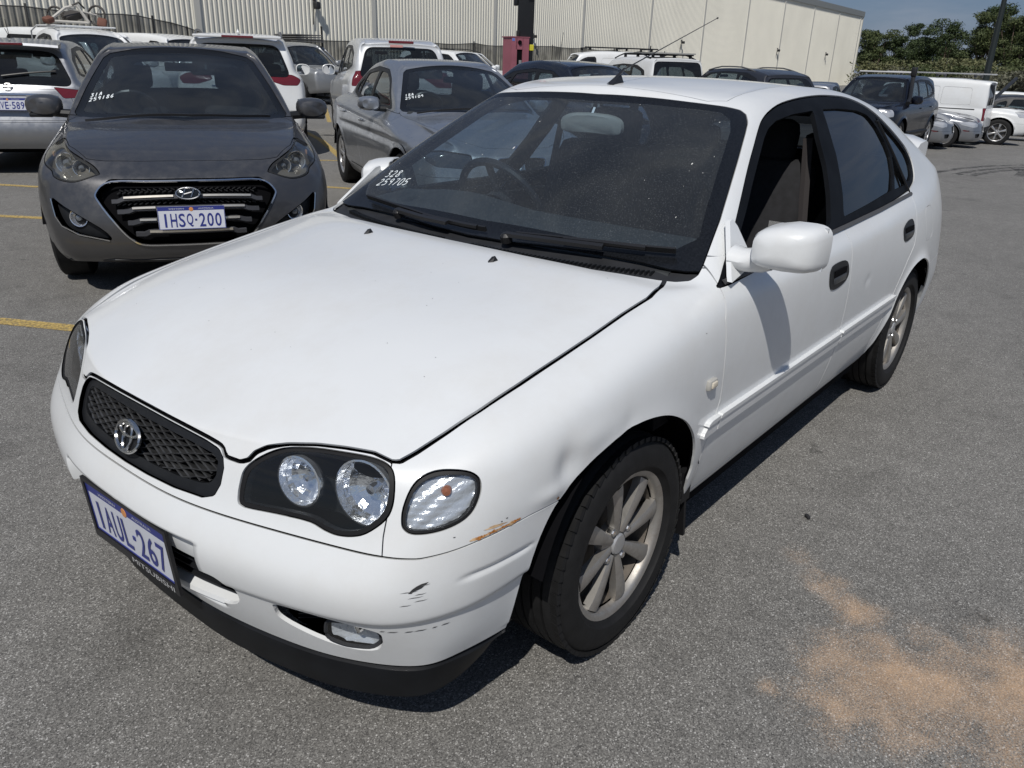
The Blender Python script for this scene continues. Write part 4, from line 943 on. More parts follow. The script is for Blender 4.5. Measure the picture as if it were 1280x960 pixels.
    for y in np.linspace(-.61, .61, 17):
        e = max(0, abs(y)-.50)/.14; zt = 1.150-.016*(y/.6)**2-.03*e**2; x0, x1 = -2.93-.02*e, -3.225+.05*(y/.62)**2+.02*e**2
        V += [(x0+.02, y, zt-.095), (x0+.02, y, zt-.052), (x0-.06, y, zt-.010), (x1+.05, y, zt), (x1+.008, y, zt-.012), (x1, y, zt-.045), (x1+.012, y, zt-.10)]
    MB().add(V, [[7*i+k, 7*i+(k+1) % 7, 7*i+7+(k+1) % 7, 7*i+7+k] for i in range(16) for k in range(7)]+[list(range(7))[::-1], [16*7+k for k in range(7)]]).build('tail_spoiler', white, car, smooth=True)
    # writing on the windscreen, specks on the glass
    Sc = C; q, n = near(Sc, (-.500, -.610, 1.02), .0015); M = frame_matrix(q, (-.06, 1, .0), n)
    hand_writing(['328', '259705'], .034, M, 'windscreen_writing', mat('paint_pen', (.75, .80, .82), .6), p['ho'].parent, .0038, slant=.15, sp=1.05)
    sp = MB(); r = np.random.default_rng(5)
    for k in range(34):
        i = r.integers(len(C.V)); P0, n0 = C.V[i]+C.N[i]*.001, C.N[i]; Mx = frame_matrix(P0, (1, 0, 0), n0); sz = r.uniform(.0006, .0015)*(2.2 if k < 4 else 1)
        sp.add(put([(sz*math.cos(t)*(2.5 if k % 3 == 0 else 1), sz*math.sin(t), 0) for t in np.linspace(0, 6.28, 6, endpoint=False)], Mx), [[0, 1, 2, 3, 4, 5]])
    stuff(sp.build('bird_specks', mat('speck_white', (.6, .6, .58), .7), car, fix=False))
    # ---- interior
    seatm = mat('seat_cloth', (.012, .012, .014), .9, noise=(40, .3)); dash = mat('dash_plastic', (.030, .033, .034), .6, noise=(30, .2))
    it = MB()
    V = []
    for y in np.linspace(-.66, .66, 13):
        b = .0 if y > .05 else .03*math.exp(-((y+.36)/.2)**2)
        V += [(-.33, y, .86), (-.36, y, .915), (-.50, y, .945+.01*b), (-.66, y, .955+b), (-.74, y, .935+b), (-.77, y, .86), (-.70, y, .55)]
    it.add(V, [[7*i+k, 7*i+7+k, 7*i+8+k, 7*i+k+1] for i in range(12) for k in range(6)]).build('dashboard', dash, car, smooth=True)
    st = empty('steering_wheel', (0, 0, 0)); st.parent = car
    Ms = Matrix.Translation((-.86, -.345, .915))@Euler((0, rad(-62), 0)).to_matrix().to_4x4()
    ring = [tuple(Ms@Vector((.188*math.cos(t), .188*math.sin(t), 0))) for t in np.linspace(0, 2*math.pi, 41)]
    MB().tube(ring, .0155, 8, False).build('wheel_ring', mat('wheel_leather', (.014, .014, .016), .38), st, smooth=True)
    hb = MB(); hb.lathe([(.001, .03), (.05, .028), (.065, .01), (.065, -.03)], 16, Ms)
    for a in (0, 2.4, -2.4): hb.tube([tuple(Ms@Vector((.05*math.cos(a), .05*math.sin(a), .0))), tuple(Ms@Vector((.185*math.cos(a), .185*math.sin(a), 0)))], .014, 6)
    hb.tube([tuple(Ms@Vector((0, 0, -.03))), tuple(Ms@Vector((0, 0, -.20)))], .035, 8); hb.build('wheel_boss', seatm, st)
    for s in (1, -1):
        se = empty('front_seat', (0, 0, 0)); se.parent = car
        MB().rbox((-1.22, s*.35, .53), (.52, .50, .16), .06).build('seat_cushion', seatm, se, smooth=True)
        MB().rbox((-1.52, s*.35, .83), (.15, .48, .58), .065, R=np.array(Euler((0, -.28, 0)).to_matrix())).build('seat_back', seatm, se, smooth=True)
        MB().rbox((-1.63, s*.35, 1.165), (.10, .27, .18), .045, R=np.array(Euler((0, -.2, 0)).to_matrix())).build('headrest', seatm, se, smooth=True)
        MB().tube([(-1.53, s*.56, 1.20), (-1.50, s*.60, .9), (-1.45, s*.60, .55)], .018, 4, flat=.15).build('seat_belt', mat('belt_web', (.035, .03, .03), .8), car)
        pass
        MB().box((-1.2, s*.725, .70), (2.0, .04, .34)).build('door_card', seatm, car)
    bk = empty('back_seat', (0, 0, 0)); bk.parent = car
    MB().rbox((-2.05, 0, .55), (.5, 1.2, .16), .06).rbox((-2.36, 0, .80), (.16, 1.22, .50), .06, R=np.array(Euler((0, -.3, 0)).to_matrix())).build('bench', seatm, bk, smooth=True)
    for y in (-.35, .35): MB().rbox((-2.45, y, 1.09), (.09, .26, .13), .04).build('headrest', seatm, bk, smooth=True)
    MB().box((-1.55, 0, .33), (2.6, 1.3, .04)).box((-2.85, 0, .86), (.55, 1.1, .03)).build('cabin_floor', seatm, car)
    MB().box((-1.72, 0, 1.315), (1.1, .80, .012)).build('head_lining', mat('lining', (.05, .052, .055), .9), car)
    rm = empty('rear_view_mirror', (0, 0, 0)); rm.parent = car
    Mr = Matrix.Translation((-.93, .0, 1.236))@Euler((0, rad(8), rad(6))).to_matrix().to_4x4()
    V = []; n_ = 24
    for k, (x, f) in enumerate(((.016, .82), (.010, .97), (-.006, 1.0), (-.010, .96))):
        for t in np.linspace(0, 2*math.pi, n_, endpoint=False):
            c_, s_ = math.cos(t), math.sin(t); V.append((x, .124*f*np.sign(c_)*abs(c_)**.5, .035*f*np.sign(s_)*abs(s_)**.6-.008*abs(c_)))
    MB().add(put(V, Mr), [[k*n_+i, k*n_+(i+1) % n_, (k+1)*n_+(i+1) % n_, (k+1)*n_+i] for k in range(3) for i in range(n_)]+[list(range(n_)), [3*n_+i for i in range(n_)]]).build('mirror_case', mat('mirror_beige', (.33, .32, .29), .6), rm, smooth=True)
    MB().tube([(-.93, 0, 1.26), (-.955, 0, 1.30)], .010, 8).box((-.958, 0, 1.298), (.02, .035, .018)).build('mirror_stem', chrome, rm)
HALF_FULL = hero_surface(4).full()
hero_details()
# ------------------------------------------------------------------ the other cars: one parametric body, cut and dressed per car
def car_surface(p, lv=3):
    xf, xr, Wd = p['xf'], p['xr'], p['W']; T = p.get('t', [0, .12, .34, .55, .76, .91, 1.0]); nl = len(T)
    K = lambda k, x: float(np.interp(-x, [-q[0] for q in p[k]], [q[1] for q in p[k]]))
    fxp, rxp = p['fx'], p['rx']; wy = p.get('wy', [.90, .955, .985, 1.0, .99, .955])
    zbf, zbr = p.get('zbf', .24), p.get('zbr', .28); wb = p['wb']; xa, xc = p['xa'], p['xc']
    SX = [xf-p.get('cf', .30), .38, 0, -.36, xa]
    n = p.get('nd', 4)
    SX += [xa+(-wb+.38-xa)*k/(n) for k in range(1, n)]+[-wb+.38, -wb, -wb-.38]
    xe = xr+p.get('cr', .26)
    SX = [x for x in SX if x > xe+.12]
    if xc > xe+.1:
        SX = [x for x in SX if abs(x-xc) > .10]+[xc]
    SX = sorted(set(SX), reverse=True)+[xe]
    ai = SX.index(xa); ci = SX.index(xc) if xc in SX else len(SX)-1
    zt = lambda x: K('belt', x); yt = lambda x: K('ytop', x); wx = lambda x: K('plan', x)
    zb = lambda x: float(np.interp(-x, [-xf, -.3, .3, wb-.3, wb+.3, -xr], [zbf, .20, .20, .20, .22, zbr]))+p.get('lift', 0)
    front, side, rear = [], [], []
    fy = [0, .30, .58, .80, .94]; m = 5
    bowf, bowr = p.get('bowf', .30), p.get('bowr', .13)
    for k, t in enumerate(T):
        row = []
        for x in SX:
            z0, z1 = zb(x), zt(x); y = Wd*wx(x)*wy[min(k, len(wy)-1)] if k < nl-1 else yt(x)
            dx = 0
            if x == SX[0]: dx = fxp[k]*.6
            if x == SX[-1]: dx = -rxp[k]*.6*(-1)
            row.append((x+dx, y, z0+t*(z1-z0)))
        side.append(row); c = row[0]; e = row[-1]
        zf0, zf1 = zbf+p.get('lift', 0), p['zf']; zc = zf0+t*(zf1-zf0)
        front.append([(xf+fxp[k]-bowf*(f*c[1]/Wd)**2.4, f*c[1], zc+(c[2]-zc)*f**3*.8) for f in fy])
        zr0, zr1 = zbr+p.get('lift', 0), p['zr']; zc = zr0+t*(zr1-zr0)
        rear.append([(xr-rxp[k]*(-1)+bowr*(f*e[1]/Wd)**2.6, f*e[1], zc+(e[2]-zc)*f**3*.8) for f in fy])
    cowl = p['cowl']                                    # (x, z) at the centre of the screen's foot
    def hood(j, i):
        f = j/ai; y = fy[i]*side[-1][j][1]; S = side[-1][j]; F0 = front[-1][i]
        xc_ = F0[0]*(1-f)+f*cowl[0]-(f*(cowl[0]-S[0]))*fy[i]**2.2 if j < ai else cowl[0]-(cowl[0]-S[0])*fy[i]**2.2
        zcen = p['zf']+(cowl[1]-p['zf'])*f**.75+p.get('hb', .02)*math.sin(math.pi*f); z = zcen+(S[2]-zcen)*fy[i]**2.6
        return (xc_, y, z)
    def deck(j, i):
        y = fy[i]*side[-1][j][1]; S = side[-1][j]; last = len(SX)-1; f = (last-j)/max(1, last-ci); R0 = rear[-1][i]
        dk = p.get('deckf', (xc, zt(xc)+.02)); x = R0[0]*(1-f)+f*(dk[0]-(dk[0]-S[0])*fy[i]**2); zcen = p['zr']+(dk[1]-p['zr'])*f
        return (x, y, zcen+(S[2]-zcen)*fy[i]**2.6)
    wt, rt = p['wt'], p['rt']                           # (x, z) centre of the screen tops
    yr = p['yr']                                        # half width of the roof edge
    roofz_ = lambda x: K('roof', x)
    js = list(range(ai, ci+1)); bx0, bx1 = SX[ai], SX[ci]; rx0, rx1 = wt[0]-p.get('wc', .05), rt[0]+p.get('rc', .03)
    def rs(j):
        f = (bx0-SX[j])/(bx0-bx1); x = rx0+(rx1-rx0)*f; return (x, yr*(1-.03*abs(2*f-1)**3), roofz_(x)-p.get('rd', .03))
    rearbase = (lambda i: np.array(rear[-1][i])) if ci == len(SX)-1 else (lambda i: np.array(deck(ci, i)))
    bul = p.get('bul', .02)
    def ring(t):
        out = []
        for i in range(m):
            b = np.array(hood(ai, i)); y = fy[i]*yr*.985; T_ = np.array((wt[0]-(wt[0]-rx0)*fy[i]**2, y, wt[1]-p.get('rd', .03)*fy[i]**2)); q = b+(T_-b)*t; q[2] += .03*4*t*(1-t)*.5; out.append(q)
        for j in js:
            b = np.array(side[-1][j]); T_ = np.array(rs(j)); q = b+(T_-b)*t; q[1] += bul*4*t*(1-t); out.append(q)
        for i in range(m)[::-1]:
            b = rearbase(i); y = fy[i]*yr*.985; T_ = np.array((rt[0]+(rx1-rt[0])*fy[i]**2, y, rt[1]-p.get('rd', .03)*fy[i]**2)); q = b+(T_-b)*t; q[0] -= .02*4*t*(1-t); out.append(q)
        return out
    green = [ring(.33), ring(.68), ring(.94)]; r1 = ring(1.); top = []
    for q in r1: top.append((q[0], q[1]*.91, q[2]+.014))
    green.append(top)
    def roofz(j, i, s):
        f = [0, .34, .64, .85, .96][i]; zc = roofz_(s[0]); return (s[0], s[1]*f, zc+(s[2]-zc)*f**2.2)
    V, F = car_cage(front, side, rear, ai, ci, hood, green, roofz, deck)
    AR = p.get('R', .33)
    def disp(P, N):
        x, y, z = P.T; P = P.copy()
        for cx in (0, -wb):
            d = np.hypot(x-cx, z-(AR-.02)); w = np.exp(-((d-(AR+.05))/.03)**2)*(y > .5)*(z > .3); P[:, 1] += p.get('flare', .008)*w
        for zz, dep, wdt in p.get('crease', []):
            P -= N*(dep*np.exp(-((z-zz)/wdt)**2)*(y > .5)*(x < .2)*(x > -wb+.1))[:, None]
        if 'disp' in p: P = p['disp'](P, N)
        return P
    info = dict(SX=SX, ai=ai, ci=ci, wsb=hood(ai, 0), yb=side[-1][ai][1], wt=wt, rt=rt, rb=rearbase(0), ybr=side[-1][ci][1], yr=yr, hood=hood, side=side, rs=rs, rx0=rx0, rx1=rx1)
    return cage_to_sheet(V, F, lv, 3, disp), info
def proj2(S, kind):
    X, Y, Z = S.V.T
    if kind == 's': return np.stack([X, Z], 1), Y > .45
    if kind == 'f': return np.stack([Y, Z], 1), X > .15
    if kind == 'r': return np.stack([Y, Z], 1), X < -2.2
    if kind == 't': return np.stack([X, Y], 1), Z > .6
    if kind == 'fd': return np.stack([(X-Y)*.7071, Z], 1), (X > .05) & (Y > .3)
    if kind == 'rd': return np.stack([(-X-Y)*.7071, Z], 1), (X < -2.2) & (Y > .3)
def build_car(name, p, pose, label, paint, group='cars parked in the yard', lv=3, cat='car', wheels=True, interior=True, wheel_style=('blade', 10), tint=None, simple=False):
    S, I = car_surface(p, lv); S_in, _ = car_surface(p, max(2, lv-1)); wb = p['wb']; R = p.get('R', .33); Wd = p['W']
    car = tag(empty(name, (pose[0], pose[1], 0), rad(pose[2])), label, cat, group)
    blk = mat('black_trim'); dark = mat('inner_black'); rub = mat('black_rubber')
    inner = S_in; H = S
    def F(Sh, kind, poly):
        q, ok = proj2(Sh, kind); return np.where(ok, sdf(q, poly), .3)
    for cx in (0, -wb):
        a0 = R+p.get('ar', .045); n = 22; arc = [(cx+a0*math.cos(t), R-.01+a0*math.sin(t)) for t in np.linspace(-.1, math.pi+.1, n)]
        poly = [(cx+a0*1.0, .02)]+arc+[(cx-a0*1.0, .02)]
        H = H.cut(-F(H, 's', poly)); inner = inner.cut(-(F(inner, 's', poly)-.003))
    parts = {}
    frame = None
    panes = []
    if 'dlo' in p:
        dlo = rounded(p['dlo'], p.get('dlor', .04), 4)
        frame, H = H.split(F(H, 's', dlo), .003)
        for w_ in p['panes']:
            w_ = rounded(w_, .025, 3); inner = inner.cut(-(F(inner, 's', w_)-.004)); f = F(frame, 's', w_)
            if tint != 'none' : g_, frame = frame.split(f, 0.); panes.append(g_)
    # screens
    def slope(a, b):
        d = np.array((b[0]-a[0], b[1]-a[1])); return d/np.linalg.norm(d)
    b0 = I['wsb']; d = slope((b0[0], b0[2]), I['wt']); wz = lambda Sh: np.stack([Sh.V[:, 1], (Sh.V[:, 0]-b0[0])*d[0]+(Sh.V[:, 2]-b0[2])*d[1]], 1)
    Lw = math.hypot(I['wt'][0]-b0[0], I['wt'][1]-b0[2]); yb, yt_ = I['yb']*p.get('wsb', .93), I['yr']*.93; sb = p.get('wsdrop', .06)
    bow = (b0[0]-I['side'][-1][I['ai']][0])*-d[0]
    wp = [(0, -.012), (yb*.5, .015+bow*.2), (yb*.82, bow*.62), (yb*.97, bow*.86+.02), (yb, bow*.9+.07), (yt_*1.01, Lw-.08), (yt_*.93, Lw-.035), (yt_*.6, Lw-.025), (0, Lw-.02)]
    wp = wp+[(-a, b) for a, b in wp[::-1] if a > 0]
    fw = lambda Sh: np.where((Sh.V[:, 0] > I['wt'][0]-.3) & (Sh.V[:, 0] < b0[0]+.12) & (Sh.V[:, 2] > b0[2]-.12), sdf(wz(Sh), wp), .3)
    ws, H = H.split(fw(H), .004); inner = inner.cut(-(fw(inner)+.04))
    cl, fr_ = ws.cut(fw(ws)+.055), ws.cut(-(fw(ws)+.055))
    rw = None
    if p.get('rearglass', True):
        r0 = I['rb']; dr = slope((r0[0], r0[2]), I['rt']); rz = lambda Sh: np.stack([Sh.V[:, 1], (Sh.V[:, 0]-r0[0])*dr[0]+(Sh.V[:, 2]-r0[2])*dr[1]], 1)
        Lr = math.hypot(I['rt'][0]-r0[0], I['rt'][1]-r0[2]); yb2, yt2 = I['ybr']*p.get('rgb', .86), I['yr']*p.get('rgt', .88); q0, q1 = p.get('rg', (.05, .06))
        rp = rounded([(-yb2, q0), (yb2, q0), (yt2, Lr-q1), (-yt2, Lr-q1)], p.get('rgr', .09), 6)
        frr = lambda Sh: np.where((Sh.V[:, 0] < I['rt'][0]+.25) & (Sh.V[:, 2] > r0[2]-.1), sdf(rz(Sh), rp), .3)
        rw, H = H.split(frr(H), .006); inner = inner.cut(-(frr(inner)+.03))
    done = []
    for c in p.get('cuts', []):
        nm, kind, poly, m, off = c[:5]; opt = c[5] if len(c) > 5 else {}
        poly = np.array(poly, float); poly = spline(poly, 3) if opt.get('spline') else rounded(poly, opt.get('r', .02), 4)
        if opt.get('sym'): poly = np.concatenate([poly, (poly*[-1, 1])[::-1]])
        g_, H = H.split(F(H, kind, poly), opt.get('gap', .004))
        if opt.get('open'): inner = inner.cut(-F(inner, kind, poly)+.004)
        done.append((nm, g_, m, off, opt))
    paintm = paint
    parts['body'] = H.full().build('body_shell', paintm, car, lip=.010)
    inner.offset(-.016).full().build('inner_shell', dark, car, lip=0)
    for nm, g_, m, off, opt in done:
        if opt.get('half'):
            o1 = g_.offset(off).build(nm, m or paintm, car, lip=opt.get('lip', .012)); o2 = g_.flip().offset(off).build(nm, m or paintm, car, lip=opt.get('lip', .012)); parts.setdefault(nm, []).extend([o1, o2])
        else:
            parts.setdefault(nm, []).append(g_.full().offset(off).build(nm, m or paintm, car, lip=opt.get('lip', .012)))
    gls = tint or glass('cabin_glass', (.30, .35, .37), dust=.03, dustcol=(.34, .36, .37))
    gw = glass('front_glass', (.55, .62, .65), dust=.04, dustcol=(.36, .39, .41))
    cl.full().offset(-.004).build('windscreen', gw, car, lip=0); fr_.full().offset(-.003).build('windscreen_border', mat('frit_black'), car, lip=.004)
    if rw is not None: rw.full().offset(-.004).build('rear_window', p.get('rwm') or gls, car, lip=.0)
    if frame is not None:
        for g in (lambda q: q, lambda q: q.flip()):
            g(frame).offset(-.003).build('window_frame', blk, car, lip=.012)
            for q in panes: g(q).offset(-.010).build('window_pane', gls, car, lip=0)
    if wheels:
        m = p.get('rimm') or mat('alloy_silver', (.50, .50, .50), .3, metal=.8, noise=(8, .2))
        for cx in (0, -wb):
            for s in (1, -1):
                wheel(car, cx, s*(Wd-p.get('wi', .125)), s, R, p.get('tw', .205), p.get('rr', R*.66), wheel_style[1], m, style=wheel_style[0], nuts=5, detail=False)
                wheel_well(car, cx, s*.40, s*(Wd-.02), R+.045+.035, R-.01, dark)
    und = MB(); und.box(((xm := (p['xf']+p['xr'])/2), 0, .27+p.get('lift', 0)), (p['xf']-p['xr']-.9, Wd*1.45, .10)); und.build('underbody', dark, car)
    if interior:
        sm = mat('seat_cloth'); cz = p['cowl'][1]
        ds = MB(); ds.rbox((p['cowl'][0]-.45, 0, cz-.10), (.55, Wd*1.5, .20), .07); ds.build('dashboard', mat('dash_plastic'), car, smooth=True)
        xs = p['cowl'][0]-1.15
        for s in (1, -1):
            se = empty('front_seat', (0, 0, 0)); se.parent = car; z0 = cz-.12+p.get('seatz', 0)
            MB().rbox((xs, s*.36, z0-.02), (.14, .46, .60), .06, R=np.array(Euler((0, -.25, 0)).to_matrix())).build('seat_back', sm, se, smooth=True)
            MB().rbox((xs-.11, s*.36, z0+.36), (.09, .25, .17), .04).build('headrest', sm, se, smooth=True)
        MB().rbox((xs-.95, 0, cz-.18), (.16, 1.15, .48), .06, R=np.array(Euler((0, -.3, 0)).to_matrix())).build('back_seat', sm, car, smooth=True)
        st = Matrix.Translation((xs+.52, -.36, cz-.01))@Euler((0, rad(-65), 0)).to_matrix().to_4x4()
        MB().tube([tuple(st@Vector((.185*math.cos(t), .185*math.sin(t), 0))) for t in np.linspace(0, 2*math.pi, 25)], .014, 6, False).build('steering_wheel', mat('wheel_leather'), car, smooth=True)
        MB().rbox((p['wt'][0]+.14, 0, p['wt'][1]-.13), (.02, .23, .06), .02).build('rear_view_mirror', dark, car, smooth=True)
    if 'mirror' in p:
        mx_, my, mz, mw, mh = p['mirror']; mm = p.get('mirm') or paintm
        for s in (1, -1):
            e = empty('door_mirror', (0, 0, 0)); e.parent = car; secs = []; n_ = 20
            for dx, f in ((.075, .35), (.065, .72), (.035, .93), (-.01, 1.), (-.045, 1.0), (-.05, .9), (-.035, .86)):
                for t in np.linspace(0, 2*math.pi, n_, endpoint=False):
                    c_, s_ = math.cos(t), math.sin(t); secs.append((mx_+dx-.25*max(0, c_)*.08, s*(my+mw/2*f*np.sign(c_)*abs(c_)**.65), mz+mh/2*f*np.sign(s_)*abs(s_)**.7*(1-.15*max(0, c_))))
            MB().add(secs, [[k*n_+i, k*n_+(i+1) % n_, (k+1)*n_+(i+1) % n_, (k+1)*n_+i] for k in range(6) for i in range(n_)]+[list(range(n_))[::-1], [6*n_+i for i in range(n_)]]).build('mirror_housing', mm, e, smooth=True)
            MB().box((mx_-.038, s*my, mz), (.004, mw*.86, mh*.84)).build('mirror_glass', mat('mirror_glass'), e)
            MB().tube([(mx_+.02, s*(my-mw*.75), mz-mh*.35), (mx_, s*(my-mw*.2), mz-mh*.30)], [.030, .028], 8).build('mirror_arm', blk, e, smooth=True)
    return car, parts, S.full(), I
def add_wipers(car, S, xs, m=None, rear=False):
    for pts in xs:
        Q = [near(S, q, .016) for q in spline(pts, 5, False)]; mb = MB(); sweep_box([q[0] for q in Q], [q[1] for q in Q], .016, .014, mb); mb.build('wiper', m or mat('wiper_black'), car)
def add_handles(car, S, pos, m, w=.17):
    for x, z in pos:
        for s in (1, -1):
            q, n = near(S, (x, s*1.0, z)); mb = MB().rbox((q[0], q[1]+s*.012, q[2]), (w, .022, .028), .010); mb.build('door_handle', m, car, smooth=True)
def bowl_lamp(parent, c, R, ax, m, depth=.05):
    M = frame_matrix(c, (0, 1, 0), ax)
    MB().lathe([(R+.004, -.004), (R+.003, .002), (R*.97, 0), (R*.85, -depth*.4), (R*.5, -depth*.85), (.001, -depth)], 20, M).build('reflector', m, parent, smooth=True, fix=False)
    MB().lathe([(.0005, depth*.15), (R*.35, .0), (R*.42, -depth*.5)], 12, M).build('projector', mat('projector_glass', (.25, .27, .30), .05, metal=.6), parent, smooth=True, fix=False)
# ------------------------------------------------------------------ dark grey hatchback facing the camera
def metallic(name, col, rough=.32, metal=.55, coat=.6, dust=.12):
    return mat(name, col, rough, metal=metal, coat=coat, grime=((.30, .28, .25), dust*.5, 14))
P_GREY = dict(xf=.86, xr=-3.42, W=.885, wb=2.65, R=.325, zbf=.235, zbr=.27, zf=.765, zr=1.02, cf=.32, cr=.25, xa=-.50, xc=-3.17,
    belt=[(.55, .80), (.3, .865), (-.15, .925), (-.5, .965), (-1.5, 1.00), (-2.5, 1.05), (-3.2, 1.06)],
    ytop=[(.55, .640), (.3, .690), (-.15, .735), (-.5, .765), (-1.5, .775), (-2.5, .745), (-3.2, .66)],
    plan=[(.60, .90), (.38, .97), (0, 1.0), (-2.6, 1.0), (-3.2, .93)],
    t=[0, .12, .34, .55, .76, .90, 1.0], wy=[.90, .955, .985, 1.0, .985, .93],
    fx=[-.09, -.03, 0, -.01, -.045, -.085, -.17], rx=[.05, .01, 0, .02, .05, .07, .10],
    cowl=(-.18, .985), hb=.012, wt=(-1.12, 1.44), rt=(-2.98, 1.40), yr=.565, roof=[(-1.0, 1.42), (-1.3, 1.465), (-1.9, 1.488), (-2.5, 1.465), (-3.05, 1.395)],
    bowf=.34, flare=.01, nd=4)
POSE_GREY = (-1.38, -3.55, 59.1)
def mirror_poly(P): return list(P)+[(-a, b) for a, b in P[::-1] if abs(a) > 1e-9]
LOT = 'cars parked in the yard'
def ground_z(x, y):
    t = min(1, max(0, (y+17)/11)); return -.027*min(max(0, -x-8), 45)*t*t*(3-2*t)
def grey_hatch():
    p = dict(P_GREY); red = mat('tail_red', (.30, .012, .012), .12, coat=1); blk = mat('black_trim'); chrome = mat('chrome')
    p['dlo'] = [(-.62, .985), (-.80, 1.10), (-1.15, 1.315), (-1.35, 1.39), (-1.9, 1.42), (-2.5, 1.385), (-2.9, 1.27), (-3.0, 1.17), (-2.6, 1.085), (-1.5, 1.02)]
    p['panes'] = [[(-.78, 1.02), (-1.18, 1.28), (-1.38, 1.36), (-1.62, 1.375), (-1.60, 1.05)], [(-1.70, 1.06), (-1.72, 1.38), (-2.3, 1.37), (-2.5, 1.11)], [(-2.56, 1.13), (-2.5, 1.33), (-2.85, 1.24), (-2.88, 1.17)]]
    p['mirror'] = (-.64, .915, 1.045, .235, .150)
    gr = mirror_poly([(0, .724), (.42, .721), (.506, .655), (.495, .60), (.40, .46), (.335, .385), (.27, .353), (0, .350)])
    hood = mirror_poly([(.592, 0), (.585, .30), (.566, .46), (.545, .55)]) ; hood = [(.592, 0), (.590, .25), (.572, .44), (.548, .545), (.40, .645), (.15, .700), (-.15, .728), (-.42, .742), (-.47, .70), (-.35, .50), (-.20, 0)]
    hood = hood+[(a, -b) for a, b in hood[::-1] if b > 0]
    hl = [(-.52, .835), (-.453, .812), (-.233, .764), (-.074, .708), (.033, .699), (.122, .735), (.128, .750), (.02, .805), (-.10, .852), (-.28, .888), (-.42, .895), (-.50, .875)]
    fog = [(-.110, .60), (-.02, .560), (.19, .452), (.235, .378), (.06, .400), (-.04, .455)]
    door = [(-.44, .99), (-.42, .80), (-.44, .50), (-.42, .33), (-1.52, .33), (-1.60, .60), (-1.62, 1.05)]; door2 = [(-1.62, 1.06), (-1.60, .60), (-1.52, .33), (-2.15, .33), (-2.28, .55), (-2.45, .75), (-2.50, 1.09)]
    p['cuts'] = [('bonnet', 't', hood, None, 0, dict(r=.0)), ('headlight', 'fd', hl, mat('housing_grey', (.17, .165, .155), .3, metal=.4, coat=.5), -.055, dict(half=True, open=True, spline=True, lip=-.055, gap=.003)), ('grille', 'f', gr, mat('inner_black'), -.055, dict(r=.02, open=True, lip=-.05)),
                 ('fog_recess', 'fd', fog, mat('black_trim'), -.035, dict(half=True, spline=True, open=True, lip=-.035)), ('front_door', 's', door, None, 0, dict(half=True)), ('rear_door', 's', door2, None, 0, dict(half=True))]
    pm = metallic('dark_grey_paint', (.120, .119, .122), .30, .8, coat=.5, dust=.12)
    car, parts, S, I = build_car('parked_car', p, POSE_GREY, 'dark grey hatchback facing the camera, plate on its wide chrome barred grille', pm, LOT, lv=4, wheel_style=('wide', 5))
    # lamp lenses and reflectors
    q, ok = proj2(S, 'fd'); lens = mat('lens_old', (.5, .5, .45), .1); lg = glass('lamp_lens_aged', (.90, .89, .84), dust=.025, dustcol=(.5, .48, .42))
    refl = mat('lamp_reflector')
    for i, s in enumerate((1, -1)):
        T = S if s > 0 else Sheet(S.V*[1, -1, 1], S.F[:, ::-1], S.N*[1, -1, 1]); q, ok = proj2(T, 'fd'); f = np.where(ok, sdf(q, spline(hl, 3)), .3); le = T.cut(f+.002)
        if s < 0: le = le.flip()
        h = parts['headlight'][i]; le.offset(-.001).build('lens', lg, h, lip=0)
        seal = T.cut(np.maximum(f+.001, -(f+.011))); seal = seal if s > 0 else seal.flip(); seal.offset(-.003).build('lens_seal', mat('black_rubber'), h, lip=0)
        bowl_lamp(h, (.432, s*.672, .782), .058, (.95, .25*s, .05), refl); bowl_lamp(h, (.545, s*.580, .765), .046, (.95, .2*s, .05), refl)
        MB().rbox((.22, s*.760, .815), (.06, .012, .03), .01).build('indicator_bulb', mat('amber_dull', (.30, .17, .08), .3), h, smooth=True)
        fr = parts['fog_recess'][i]; bowl_lamp(fr, (.690, s*.618, .500), .050, (.95, .35*s, .0), refl, .03)
        pts = [near(S, (x, s*y, z), .001) for x, y, z in ((.60, .758, .60), (.625, .735, .50), (.655, .71, .45), (.72, .63, .405), (.785, .458, .378))]
        mb = MB(); sweep_box([a for a, b in pts], [b for a, b in pts], .010, .006, mb); mb.build('chrome_trim', chrome, fr)
    g = parts['grille'][0]
    # chrome surround
    yz = [(0, .724), (.21, .7235), (.42, .721), (.506, .655), (.495, .60), (.40, .46), (.335, .385), (.27, .353), (.13, .3505), (0, .350)]; full = yz+[(-a, b) for a, b in yz[::-1][1:-1]]
    pts = [near(S, (.86-.25*y*y-.3*max(0, z-.5), y, z), .001) for y, z in spline(full, 4)]; pts.append(pts[0])
    for off, w_ in ((0, .013),):
        mb = MB(); sweep_box([a for a, b in pts], [b for a, b in pts], w_, .008, mb); mb.build('grille_surround', chrome, g)
    for z, ye, yc in ((.648, .455, .375), (.577, .42, .325), (.502, .36, .285), (.428, .32, .235)):
        ys = np.linspace(-ye, ye, 25); pts = [near(S, (.86, y, z-(.016 if abs(y) > yc else 0)*min(1, (abs(y)-yc)/.03)), -.022) for y in ys]
        mb = MB(); sweep_box([a for a, b in pts], [b for a, b in pts], .032, .010, mb); b_ = mb.build('grille_bar', mat('bar_grey', (.045, .046, .052), .35), g)
        for sg in (-1, 1):
            ys = np.linspace(sg*.085 if z > .6 else sg*.19, sg*yc, 8) if z > .43 else np.linspace(0, sg*yc, 8); pts = [near(S, (.86, y, z+.004), -.010) for y in ys]
            if sg < 0: pts = pts[::-1]
            mb = MB(); sweep_box([a for a, b in pts], [b for a, b in pts], .016, .007, mb); mb.build('chrome_strip', mat('warm_chrome', (.82, .76, .66), .32, metal=.8), b_)
